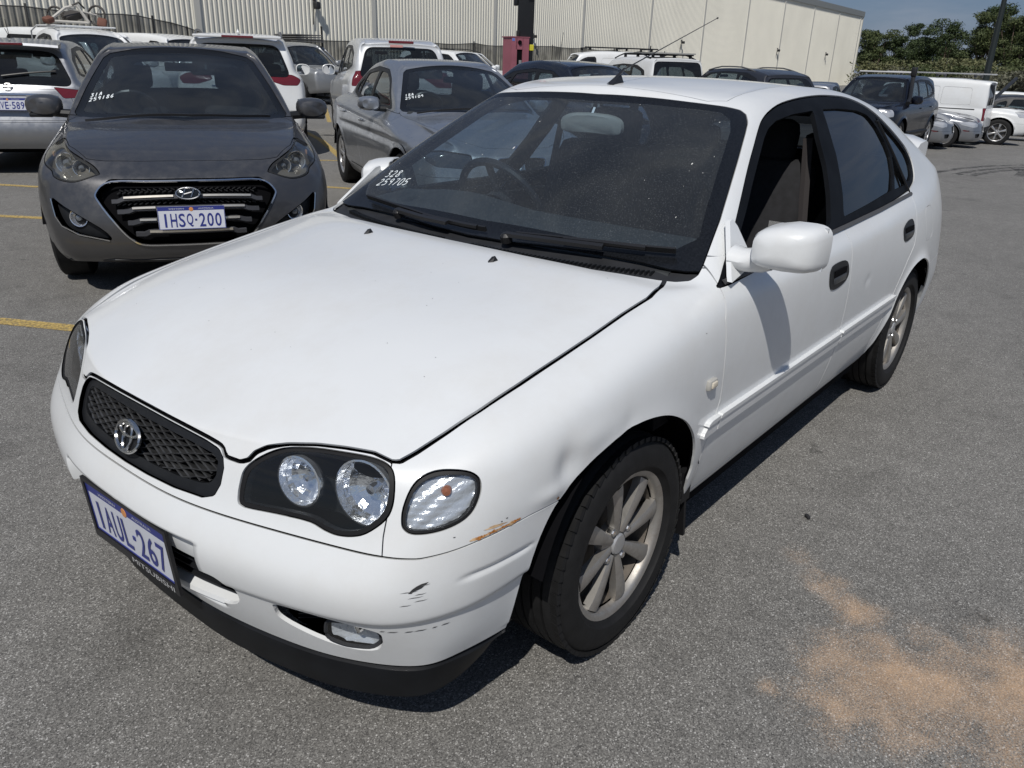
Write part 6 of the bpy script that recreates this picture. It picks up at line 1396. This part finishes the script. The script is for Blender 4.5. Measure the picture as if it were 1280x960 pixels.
    for (x, y, z, a) in ((-1.6, -.58, 1.90, .3), (-1.55, .40, 1.89, 1.1)):
        b = MB().rbox((0, 0, 0), (.18, .18, .11), .04, R=np.array(Euler((a, .2, a)).to_matrix())).build('scrap_bundle', jb, None, smooth=True)
        Mx = Matrix.Translation(car.location)@Matrix.Rotation(car.rotation_euler.z, 4, 'Z')@Matrix.Translation((x, y, z)); b.matrix_world = Mx; tag(b, 'reddish brown bundle of scrap %s the bicycle on the pickup roof' % ('left of' if y < 0 else 'right of'), 'bundle')
    # 16.. distant wagons and vans, part hidden
    far = [('parked_van', var(vn, cuts=[], dlo=[(-.42, 1.12), (-.72, 1.50), (-1.1, 1.64), (-2.9, 1.66), (-3.1, 1.16)], panes=[[(-.58, 1.16), (-.80, 1.46), (-1.05, 1.57), (-1.30, 1.59), (-1.32, 1.20)], [(-1.42, 1.20), (-1.40, 1.59), (-2.7, 1.59), (-2.8, 1.20)]], lift=.06), (-8.4, -18.0, 110), 'white people mover with long side windows behind the loaded pickup', white, 'van'),
           ('parked_van', vn, (-11.3, -19.6, 104), 'white van whose pale roof shows left of the white wagon with red tail lamps', white, 'van'),
           ('parked_car', var(SUV, cuts=[]), (-21.6, -18.0, 95), 'small distant white wagon with roof rails just above the silver sedan roof', white, 'car'),
           ('parked_car', var(SUV, cuts=[]), (-19.0, -16.0, 92), 'distant white wagon just left of the pink hose cabinet with a dark windscreen', white, 'car'),
           ('parked_car', var(SUV, cuts=[]), (-3.4, -14.6, 95), 'dark wagon roof with roof bars behind the silver hatchback', chg, 'car'),
           ('parked_ute', ut, (-17.6, -22.4, 84), 'pickup carrying a stack of flat racks, roof just visible beyond the silver pickup', silver, 'pickup'),
           ('parked_car', var(HATCH), (-31.5, -9.9, 200), 'dark distant hatchback between the charcoal wagon and the navy off-roader', chg, 'car'),
           ('parked_car', var(HATCH), (-29.3, -8.9, 190), 'pale distant hatchback low behind the navy off-roader bonnet', silver, 'car'),
           ('parked_car', var(SUV, cuts=[]), (-38.0, -2.4, 110), 'distant white wagon roof behind the open bonnet', white, 'car'),
           ('parked_car', var(HATCH), (-33.0, -1.2, 100), 'grey distant hatchback beyond the open bonnet at the right edge', chg, 'car'),
           ('parked_car', var(SUV, cuts=[]), (-24.6, -17.0, 300), 'distant cream wagon roof right of the pole behind the black sedan', mat('cream_paint', (.55, .55, .45), .35, coat=.5), 'car')]
    for nm, pp, pose, lab, m, cat in far:
        car, P, S, I = build_car(nm, pp, pose, lab, m, {'van': 'white panel vans', 'car': LOT, 'pickup': 'pickups'}[cat], lv=2, cat=cat); set_z(car)
        if 'roof bars' in lab or 'roof rails' in lab: rails(car, -1.2, -3.2, .62, 1.69, blk, h=.07)
        if 'racks' in lab:
            for k in range(4): MB().box((-1.8-.04*k, 0, 1.84+.07*k), (1.6, 1.1, .035)).build('rack_layer', mat('rack_grey', (.12, .12, .12), .6), car)
grey_hatch(); other_cars()
# ------------------------------------------------------------------ ground, walls, fence, pole, trees
def asphalt():
    m = bpy.data.materials.new('asphalt'); m.use_nodes = True; n = m.node_tree.nodes; l = m.node_tree.links; b = n['Principled BSDF']
    geo = n.new('ShaderNodeNewGeometry'); P = geo.outputs['Position']
    def noise(sc, det=3, ro=.6):
        z = n.new('ShaderNodeTexNoise'); z.inputs['Scale'].default_value = sc; z.inputs['Detail'].default_value = det; z.inputs['Roughness'].default_value = ro; l.new(P, z.inputs['Vector']); return z.outputs[0]
    def mr(x, a, b_, c, d):
        q = n.new('ShaderNodeMapRange'); l.new(x, q.inputs[0])
        for i, v in enumerate((a, b_, c, d)): q.inputs[i+1].default_value = v
        return q.outputs[0]
    def mth(op, a, b_=None):
        q = n.new('ShaderNodeMath'); q.operation = op
        for i, v in enumerate((a, b_)):
            if v is None: continue
            if isinstance(v, (int, float)): q.inputs[i].default_value = v
            else: l.new(v, q.inputs[i])
        return q.outputs[0]
    vo = n.new('ShaderNodeTexVoronoi'); vo.inputs['Scale'].default_value = 330; l.new(P, vo.inputs['Vector'])
    sep = n.new('ShaderNodeSeparateColor'); l.new(vo.outputs['Color'], sep.inputs[0]); grain = sep.outputs[0]
    ramp = n.new('ShaderNodeValToRGB'); r = ramp.color_ramp; l.new(grain, ramp.inputs[0])
    r.elements[0].position = 0; r.elements[0].color = (.066, .064, .061, 1); r.elements[1].position = 1; r.elements[1].color = (.46, .45, .43, 1)
    for p_, c in ((.3, (.128, .123, .114, 1)), (.7, (.178, .172, .160, 1)), (.93, (.25, .242, .225, 1))):
        e = r.elements.new(p_); e.color = c
    fine = mr(noise(700, 2), .3, .7, .78, 1.22); big = mr(noise(.55, 5), .3, .7, .95, 1.20); mid = mr(noise(9, 4), .3, .7, .90, 1.10)
    stain = mr(noise(1.7, 5, .55), .60, .68, 1.0, .84); drip = mr(noise(5.5, 3, .5), .70, .74, 1.0, .62)
    k = mth('MULTIPLY', mth('MULTIPLY', mth('MULTIPLY', fine, big), mid), mth('MULTIPLY', stain, drip))
    mul = n.new('ShaderNodeMix'); mul.data_type = 'RGBA'; mul.blend_type = 'MULTIPLY'; mul.inputs[0].default_value = 1; l.new(ramp.outputs[0], mul.inputs[6]); l.new(k, mul.inputs[7]); col = mul.outputs[2]
    # small dark pits
    v2 = n.new('ShaderNodeTexVoronoi'); v2.inputs['Scale'].default_value = 42; l.new(P, v2.inputs['Vector']); pit = mth('MULTIPLY', mr(v2.outputs['Distance'], .09, .15, 1, 0), mr(noise(2.2, 2), .46, .60, .15, 1))
    mp_ = n.new('ShaderNodeMix'); mp_.data_type = 'RGBA'; mp_.inputs[7].default_value = (.03, .03, .03, 1); l.new(pit, mp_.inputs[0]); l.new(col, mp_.inputs[6]); col = mp_.outputs[2]
    # spilt yellow sand: soft blobs broken up by noise
    tot = None
    for (x, y, rx, a) in ((-.16, 1.34, .13, .55), (-.32, 1.42, .20, .85), (-.40, 1.56, .22, .75), (-.52, 1.70, .18, .95), (-.46, 1.42, .12, .35), (-.56, 1.26, .09, .7), (-.64, 1.15, .07, .55), (-.74, 1.04, .06, .35), (-.10, 1.19, .04, .5), (-.30, 1.66, .20, .5), (-.62, 1.62, .18, .35)):
        d = n.new('ShaderNodeVectorMath'); d.operation = 'DISTANCE'; l.new(P, d.inputs[0]); d.inputs[1].default_value = (x, y, 0)
        f = mr(d.outputs['Value'], 0, rx*1.5, a, 0); tot = f if tot is None else mth('MAXIMUM', tot, f)
    br = mth('ADD', mr(noise(9, 5, .6), .3, .7, -.30, .26), mr(noise(230, 3), .3, .7, -.38, .38)); sand = mth('MULTIPLY', mr(mth('ADD', tot, br), .15, 1.10, 0, .66), mr(tot, 0, .25, 0, 1))
    ms = n.new('ShaderNodeMix'); ms.data_type = 'RGBA'; ms.inputs[7].default_value = (.68, .44, .255, 1); l.new(sand, ms.inputs[0]); l.new(col, ms.inputs[6]); col = ms.outputs[2]
    l.new(col, b.inputs['Base Color']); b.inputs['Roughness'].default_value = .82; b.inputs['Specular IOR Level'].default_value = .35
    bu = n.new('ShaderNodeBump'); bu.inputs['Strength'].default_value = .55; bu.inputs['Distance'].default_value = .0025; l.new(mth('ADD', grain, mth('MULTIPLY', noise(60, 4), .8)), bu.inputs['Height']); l.new(bu.outputs[0], b.inputs['Normal'])
    return m
def ground():
    def axis(lo, hi, c, n_):
        t = np.linspace(-1, 1, n_); s = np.sign(t)*np.abs(t)**3; return np.where(s < 0, c+s*(c-lo), c+s*(hi-c))
    xs, ys = axis(-900, 500, -12, 121), axis(-600, 600, -6, 101)
    X, Y = np.meshgrid(xs, ys, indexing='ij'); t = np.clip((Y+17)/11, 0, 1); t = t*t*(3-2*t); Z = -.027*np.minimum(np.maximum(0, -X-8), 45)*t
    V = np.stack([X.ravel(), Y.ravel(), Z.ravel()], 1); n_ = len(ys); F = [[i*n_+j, (i+1)*n_+j, (i+1)*n_+j+1, i*n_+j+1] for i in range(len(xs)-1) for j in range(n_-1)]
    return structure(mkobj('asphalt_ground', V, F, asphalt(), smooth=True))
ground_sheet = ground()
def line_mesh(name, pts, w, m, z=.004):
    P = []
    for a, b in zip(pts[:-1], pts[1:]):
        k = max(1, int(math.dist(a, b)/.5)); P += [(a[0]+(b[0]-a[0])*i/k, a[1]+(b[1]-a[1])*i/k) for i in range(k)]
    P.append(pts[-1]); A, B = [], []
    for i, p in enumerate(P):
        q0, q1 = P[max(i-1, 0)], P[min(i+1, len(P)-1)]; d = math.atan2(q1[1]-q0[1], q1[0]-q0[0])+math.pi/2
        for L_, s in ((A, 1), (B, -1)): x, y = p[0]+s*w/2*math.cos(d), p[1]+s*w/2*math.sin(d); L_.append((x, y, ground_z(x, y)+z))
    return structure(MB().strip(A, B).build(name, m, fix=False))
def worn(name, col, amount, sc):
    m = bpy.data.materials.new(name); m.use_nodes = True; n = m.node_tree.nodes; l = m.node_tree.links; b = n['Principled BSDF']; b.inputs['Base Color'].default_value = (*col, 1); b.inputs['Roughness'].default_value = .8
    g = n.new('ShaderNodeNewGeometry'); z = n.new('ShaderNodeTexNoise'); z.inputs['Scale'].default_value = sc; z.inputs['Detail'].default_value = 6; l.new(g.outputs['Position'], z.inputs['Vector'])
    q = n.new('ShaderNodeMapRange'); q.inputs[1].default_value = .35; q.inputs[2].default_value = .62; q.inputs[3].default_value = amount; q.inputs[4].default_value = max(0, amount-.6); l.new(z.outputs[0], q.inputs[0]); l.new(q.outputs[0], b.inputs['Alpha']); return m
yel = worn('yellow_line_paint', (.56, .40, .13), .95, 60); skid = worn('tyre_rubber_mark', (.025, .025, .027), .62, 9)
for pts in ([(.32, -3.72), (-.17, -2.81), (-1.6, -.1)], [(-.75, -6.95), (-1.35, -6.07), (-4.2, -1.2)], [(-1.2, -9.3), (-2.04, -7.88)], [(-4.0, -6.75), (-4.62, -5.55), (-6.6, -2.1)], [(-5.55, -8.4), (-6.13, -7.84)], [(-14.3, -18.5), (-10.67, -13.74)]):
    line_mesh('parking_line', pts, .10, yel)
line_mesh('parking_line', [(-9.3, -13.2), (-7.75, -10.3), (-6.51, -8.31), (-5.6, -6.9)], .11, yel)
for r_, c in ((2.6, 0), (2.95, 0), (3.5, .3)):
    pts = [(-14.2+r_*1.75*math.cos(a)+c, .55+r_*.62*math.sin(a)) for a in np.linspace(2.7, 4.7, 26)]; line_mesh('tyre_mark', pts, .16, skid, .0045)
line_mesh('tyre_mark', [(-17.5, -.9), (-16.4, -.55), (-15.2, -.45)], .2, skid, .0045)
s_ = MB().rbox((-.97, .97, .007), (.024, .012, .012), .004, R=np.array(Euler((0, 0, .9)).to_matrix())).build('stone', mat('stone_black', (.02, .02, .022), .8), smooth=True); tag(s_, 'small black stone lying on the asphalt right of the front wheel', 'stone')
WY = lambda x: -25.6+.05*(x+30); WH = 6.95; WX1 = -95.5
# ---- corrugated warehouse wall
def warehouse():
    wall = mat('cream_cladding', (.80, .775, .68), .5, noise=(.35, .05)); trim_ = mat('fascia_grey', (.26, .27, .26), .5); jt = mat('cladding_joint', (.58, .57, .52), .5)
    b = tag(empty('warehouse', (-30, -25, 0)), 'long cream warehouse of vertical corrugated steel with a grey roof edge', 'building'); b.location = (0, 0, 0)
    y = lambda x: WY(x); H = WH; pitch = .19; x0, x1 = 26.0, WX1; bay = 8.04; k = 0; x = x0
    while x > x1+.1:
        xe = max(x-bay, x1); P = []; n_ = max(1, int(round((x-xe-.10)/pitch))); pw = (x-xe-.10)/n_
        for i in range(n_):
            for f, d in ((0, 0), (.30, 0), (.42, .034), (.83, .034), (.95, 0)): P.append((x-.05-(i+f)*pw, d))
        P.append((xe+.05, 0))
        MB().strip([(a, y(a)+d, -1.6) for a, d in P], [(a, y(a)+d, H) for a, d in P]).build('wall_panel', wall, b, fix=False)
        j = MB().box((xe, y(xe)+.03, (H-1.6)/2), (.22, .09, H+1.6-.02)); j.build('downpipe' if k % 2 else 'wall_joint', jt, b); x = xe; k += 1
    MB().box(((x0+x1)/2, y((x0+x1)/2)+.05, H+.22), (x0-x1+.5, .14, .50), R=np.array(Euler((0, 0, math.atan(.05))).to_matrix())).build('roof_fascia', trim_, b)
    MB().prism([(x0, y(x0)-.1), (x1, y(x1)-.1), (x1, y(x1)-28), (x0, y(x0)-28)], 2, H+.3, H+.44).build('roof', trim_, b); MB().box((x1+.1, y(x1)-14.2, 2.9), (.2, 28, 9)).build('end_wall', wall, b)
warehouse()
# ---- shade-cloth fence along the wall
def fence():
    m = bpy.data.materials.new('shade_cloth'); m.use_nodes = True; n = m.node_tree.nodes; l = m.node_tree.links; n.clear(); MATS['shade_cloth'] = m
    o = n.new('ShaderNodeOutputMaterial'); tr = n.new('ShaderNodeBsdfTransparent'); df = n.new('ShaderNodeBsdfDiffuse'); df.inputs[0].default_value = (.045, .045, .043, 1); mx_ = n.new('ShaderNodeMixShader')
    g = n.new('ShaderNodeNewGeometry'); z = n.new('ShaderNodeTexNoise'); z.inputs['Scale'].default_value = 1.3; l.new(g.outputs['Position'], z.inputs['Vector']); q = n.new('ShaderNodeMapRange'); q.inputs[1].default_value = .3; q.inputs[2].default_value = .7; q.inputs[3].default_value = .50; q.inputs[4].default_value = .85
    l.new(z.outputs[0], q.inputs[0]); l.new(q.outputs[0], mx_.inputs[0]); l.new(tr.outputs[0], mx_.inputs[1]); l.new(df.outputs[0], mx_.inputs[2]); l.new(mx_.outputs[0], o.inputs[0])
    f = tag(empty('fence', (0, 0, 0)), 'sagging black shade-cloth fence standing in front of the corrugated wall', 'fence'); post = mat('post_dark', (.05, .05, .05), .6)
    xs = list(np.arange(14, -50, -3.2)); fy = lambda x: WY(x)+1.0; top = lambda x: float(np.interp(-x, [-14, 11.2, 12.8, 14, 18, 30, 60, 90], [2.42, 2.38, 2.20, 1.90, 1.90, 2.15, 2.2, 2.3]))
    for i in range(len(xs)-1):
        a, b = xs[i], xs[i+1]; P = np.linspace(a, b, 7); r = random.uniform(.02, .12)
        zt = [top(x)-r*math.sin(math.pi*(x-a)/(b-a)) for x in P]; yy = [fy(x)-.06*math.sin(3*x) for x in P]
        MB().strip([(x, y_, -1.2) for x, y_ in zip(P, yy)], [(x, y_, z_) for x, y_, z_ in zip(P, yy, zt)]).build('fence_panel', m, f, fix=False)
        MB().tube([(x, y_+.01, z_) for x, y_, z_ in zip(P, yy, zt)], .016, 4).build('fence_rope', post, f)
    for x in xs: MB().tube([(x, fy(x), -1.3), (x, fy(x), top(x)+.08)], .03, 6).build('fence_post', post, f)
fence()
for i, (x, z, h, lab) in enumerate(((-12.0, 2.30, 1, 'behind the white people mover'), (-13.1, 2.05, 1, 'behind the white van roof'), (-18.35, 2.30, 1, 'between the white wagons, under the wall camera'))):
    tag(MB().tube([(x, -23.6, 0), (x, -23.6, z)], .03, 8).lathe([(.035, 0), (.035, .06), (.001, .07)], 8, Matrix.Translation((x, -23.6, z))).build('steel_post', mat('post_black', (.015, .015, .015), .5)), 'thin black steel post '+lab, 'post', 'posts along the fence')
def wall_thing(x, z, s, lab):
    y = WY(x)+.06; o = MB().rbox((x, y+.14, z), (s, .22, s*1.15), s*.25); o.box((x, y+.02, z+s*.9), (s*.35, .08, s*.6)).tube([(x+.05, y+.02, z-s*.5), (x+.12, y+.02, z-s*3)], .018, 5)
    tag(o.build('security_camera', mat('camera_black', (.02, .02, .02), .5), smooth=True), lab, 'camera', 'cameras on the warehouse wall')
for x, z, s, lab in ((-19.2, 3.12, .22, 'black camera on the corrugated wall above the silver pickup'), (-51, 2.9, .14, 'small dark camera on the wall above the white four wheel drive'), (-70, 2.9, .16, 'small dark camera on the wall above the charcoal wagon'), (-84.0, 2.9, .17, 'small dark camera low near the right end of the wall'), (-33.5, 2.6, .12, 'small dark camera on the wall just behind the tall black pole')): wall_thing(x, z, s, lab)
# ---- black column with hose cabinet and sign
def column():
    cx, cy = -14.31, -10.95; vd = math.atan2(1.64-cy, 1.52-cx); c = tag(empty('steel_column', (cx, cy, 0), vd), 'tall black steel column with a yellow band beside the pink hose cabinet', 'column'); blk_ = mat('column_black', (.010, .011, .013), .4)
    MB().rbox((0, 0, 4.6), (.30, .38, 9.2), .04).build('column_shaft', blk_, c, smooth=True); MB().rbox((0, .14, 1.72), (.32, .13, .13), .01).build('yellow_band', mat('band_yellow', (.55, .50, .03), .5), c)
    MB().tube([(.05, -.24, 2.6), (.05, -.24, 9)], .035, 8).rbox((.05, -.24, 2.75), (.10, .10, .30), .02).build('conduit', blk_, c, smooth=True); MB().box((0, .22, 3.05), (.20, .04, .25)).build('bracket', blk_, c)
    s = tag(empty('fire_hose_sign', (cx+.2*math.cos(vd), cy+.2*math.sin(vd), 0), vd), 'red and white fire hose sign fixed high on the black column', 'sign')
    rd_ = mat('sign_red', (.45, .02, .03), .4); wt_ = mat('sign_white', (.75, .75, .73), .4)
    MB().box((.02, .13, 3.10), (.012, .175, .64)).build('sign_plate', rd_, s); MB().box((.029, .13, 3.12), (.006, .07, .34)).build('sign_symbol', wt_, s)
    for z in (3.405, 2.80): MB().box((.029, .13, z), (.006, .165, .012)).build('sign_edge', wt_, s)
    for yy in (.047, .213): MB().box((.029, yy, 3.10), (.006, .010, .60)).build('sign_edge', wt_, s)
    # cabinet
    hx, hy = -14.05, -11.02; h = tag(empty('hose_cabinet', (hx, hy, 0), vd+.50), 'faded pink fire hose cabinet with a dark window slot next to the black column', 'cabinet'); pk = mat('faded_pink', (.30, .10, .13), .55, noise=(3, .12)); pkd = mat('pink_lid', (.26, .085, .11), .5)
    w, d, z0, z1 = .46, .42, 1.02, 1.92
    cb = MB(); cb.box((0, 0, (z0+z1)/2), (d-.02, w, z1-z0)); cb.build('cabinet_body', pk, h)
    dr = MB()
    for c_, q in (((0, -w*.34, (z0+z1)/2), (.03, w*.30, z1-z0-.02)), ((0, w*.31, (z0+z1)/2), (.03, w*.36, z1-z0-.02)), ((0, -.02, z1-.13), (.03, w*.40, .24)), ((0, -.02, z0+.06), (.03, w*.40, .10))): dr.box((d/2+.006, c_[1], c_[2]), q)
    dr.build('cabinet_door', pk, h); MB().box((d/2-.006, -.02, 1.42), (.012, w*.34, .56)).build('window_slot', mat('inner_black'), h)
    MB().rbox((d/2-.0, .015, 1.36), (.03, .07, .16), .01).build('hose_nozzle', mat('hose_grey', (.25, .25, .25), .5), h); MB().lathe([(.001, .03), (.045, .028), (.05, 0)], 12, Matrix.Translation((d/2+.02, -.02, 1.82))@Euler((0, rad(90), 0)).to_matrix().to_4x4()).build('cabinet_lock', mat('inner_black'), h)
    MB().box((0, 0, z1+.012), (d+.04, w+.04, .024)).build('cabinet_lid', pkd, h); MB().rbox((.05, .02, z1+.09), (.07, .07, .13), .02).build('beacon', mat('camera_black'), h); MB().box((0, 0, .50), (.10, .30, 1.03)).build('cabinet_stand', blk_, h)
    MB().box((d/2+.023, -w*.40, 1.875), (.004, .07, .06)).build('cabinet_sticker', mat('sticker_blue', (.15, .2, .5), .4), h)
column()
def lamp_post():
    x, y = -37.6, -5.35; z = ground_z(x, y); o = tag(empty('lamp_post', (x, y, z)), 'dark tapered lamp post rising in front of the trees at the right', 'lamp post'); m = mat('lamp_green_black', (.012, .018, .018), .5)
    MB().tube([(0, 0, 0), (0, 0, 3.0), (0, 0, 6.3)], [.15, .12, .08], 10).lathe([(.18, 0), (.18, .3), (.14, .32)], 10).build('post', m, o, smooth=True)
    MB().rbox((.10, .02, 6.32), (.50, .24, .12), .05).build('lamp_head', mat('lamp_white', (.6, .6, .58), .3), o, smooth=True)
lamp_post()
# ---- trees
LEAFM = {}
def leaf_mat(nm, a, b):
    if nm in LEAFM: return LEAFM[nm]
    m = bpy.data.materials.new(nm); m.use_nodes = True; n = m.node_tree.nodes; l = m.node_tree.links; p = n['Principled BSDF']; g = n.new('ShaderNodeNewGeometry'); r = n.new('ShaderNodeValToRGB'); l.new(g.outputs['Random Per Island'], r.inputs[0])
    r.color_ramp.elements[0].color = (*a, 1); r.color_ramp.elements[1].color = (*b, 1); l.new(r.outputs[0], p.inputs['Base Color']); p.inputs['Roughness'].default_value = .6; p.inputs['Specular IOR Level'].default_value = .25; LEAFM[nm] = m; return m
def tree(x, y, h, w, mname, seed, label, cat='tree', leaf=.30, n_leaf=5200, trunk_h=.35, name='gum_tree', gaps=.0, group='trees beyond the yard'):
    r = np.random.default_rng(seed); z0 = ground_z(x, y) if abs(x) < 60 else -1.2
    t = tag(empty(name, (x, y, z0)), label, cat, group); bark = mat('bark', (.16, .12, .09), .9, noise=(6, .3))
    # limbs carry leaf clusters
    n_c = int(22+w*3); C_ = []
    for k in range(n_c):
        a = r.uniform(0, 2*math.pi); u = r.uniform(0, 1.15)**.6; zz = h*(trunk_h+(1-trunk_h)*r.uniform(.05, .93)); prof = math.sqrt(max(.05, 1-((zz/h-.62)/.46)**2)); R = w/2*prof*u*.85
        C_.append((R*math.cos(a), R*math.sin(a), zz, w*r.uniform(.07, .19)))
    tb = MB(); tb.tube([(0, 0, -.3), (.1*r.normal(), .1*r.normal(), h*trunk_h*.6), (.2*r.normal(), .2*r.normal(), h*.62)], [.035*h*.8, .026*h*.8, .012*h*.8], 8)
    for c in C_[::2]: tb.tube([(0, 0, h*trunk_h*.75), (c[0]*.5, c[1]*.5, (h*trunk_h+c[2])/2), (c[0], c[1], c[2])], [.014*h*.7, .009*h*.7, .003*h], 5)
    tb.build('trunk', bark, t, smooth=True)
    V = []; per = n_leaf//n_c
    for cx, cy, cz, cr_ in C_:
        d = r.normal(size=(per, 3)); d /= np.linalg.norm(d, axis=1, keepdims=True); rr = cr_*(r.uniform(.35, 1, per)**.5)[:, None]*np.array([1.15, 1.15, .72]); c = np.array((cx, cy, cz))+d*rr*(1+.25*r.normal(size=(per, 1)))
        a = r.normal(size=(per, 3)); a /= np.linalg.norm(a, axis=1, keepdims=True); b = np.cross(a, d+.3*r.normal(size=(per, 3))); b /= np.linalg.norm(b, axis=1, keepdims=True)+1e-9; s = leaf*r.uniform(.5, 1.1, (per, 1))
        V.append(np.stack([c-a*s, c-b*s*.45, c+a*s, c+b*s*.45], 1).reshape(-1, 3))
    V = np.concatenate(V); V[:, 2] = np.minimum(np.maximum(V[:, 2], .15), h+.1*r.normal(size=len(V)).clip(-1, 1)); F = np.arange(len(V)).reshape(-1, 4)
    o = mkobj('crown', V, F, leaf_mat(*mname), t); return t
DK = ('leaf_dark', (.018, .030, .012), (.060, .085, .032)); MD = ('leaf_mid', (.030, .045, .016), (.095, .115, .045)); OL = ('leaf_olive', (.060, .070, .030), (.17, .17, .085)); GR = ('leaf_greyish', (.070, .075, .050), (.17, .165, .12))
def far_pt(px, D):
    """bearing measured once from the site: returns the ground point at distance D"""
    a = YAW-math.atan((px-640)/989.2*.93); return CAM[0]+D*math.cos(a), CAM[1]+D*math.sin(a)
TR = [(1076, 47, 108, 5.0, MD, 'gum tree half hidden behind the right end of the warehouse'), (1098, 54, 112, 5, DK, 'low dark tree just right of the warehouse corner'), (1124, 41, 118, 3.8, DK, 'thin topped tree with sky showing through its crown'), (1141, 55, 114, 5, DK, 'dark tree left of the rounded one, behind the navy off-roader'),
      (1160, 39, 112, 5.2, DK, 'rounded dark tree left of the gap of sky'), (1183, 72, 135, 4, MD, 'distant small tree seen in the gap of sky'), (1206, 35, 108, 4.8, MD, 'broad tall gum just right of the gap of sky'), (1220, 27, 112, 5.2, DK, 'tallest gum left of the lamp post'), (1241, 38, 106, 5, MD, 'gum directly behind the lamp post'),
      (1263, 33, 110, 6.5, DK, 'big spreading gum right of the lamp post'), (1290, 18, 108, 8, MD, 'tall gum cut off by the right edge of the photo')]
for i, (px, yt, D, w, mm, lab) in enumerate(TR):
    x, y = far_pt(px, D); h = (75.5+(px-640)*.0328-yt-4)*D/935+1.43+1.2; tree(x, y, h, w, mm, 100+i, lab, n_leaf=13000, leaf=.14)
BU = [(1088, 96, 3.4, 6, OL), (1112, 92, 3.0, 6, GR), (1136, 94, 3.6, 7, OL), (1160, 90, 3.2, 7, MD), (1182, 92, 3.8, 7, OL), (1206, 84, 2.7, 5.5, GR), (1226, 88, 3.2, 6, MD), (1250, 80, 2.8, 6, GR), (1274, 84, 3.2, 7, OL), (1298, 82, 3.2, 7, MD)]
BL = ['against the end of the warehouse', 'behind the left pillar of the navy off-roader', 'above the roof bar of the navy off-roader', 'above the snorkel', 'between the off-roader and the van', 'above the white van roof, palest of all', 'just left of the lamp post base', 'right of the lamp post base, above the raised bonnet', 'above the raised black bonnet', 'at the right edge of the photo']
for i, (px, D, h, w, mm) in enumerate(BU):
    x, y = far_pt(px, D); tree(x, y, h+.2, w, mm, 300+i, ('olive', 'grey-green', 'leafy')[(OL, GR, MD).index(mm)]+' bush '+BL[i], 'bush', leaf=.17, n_leaf=4600, trunk_h=.10, name='bush', group='bushes below the trees')
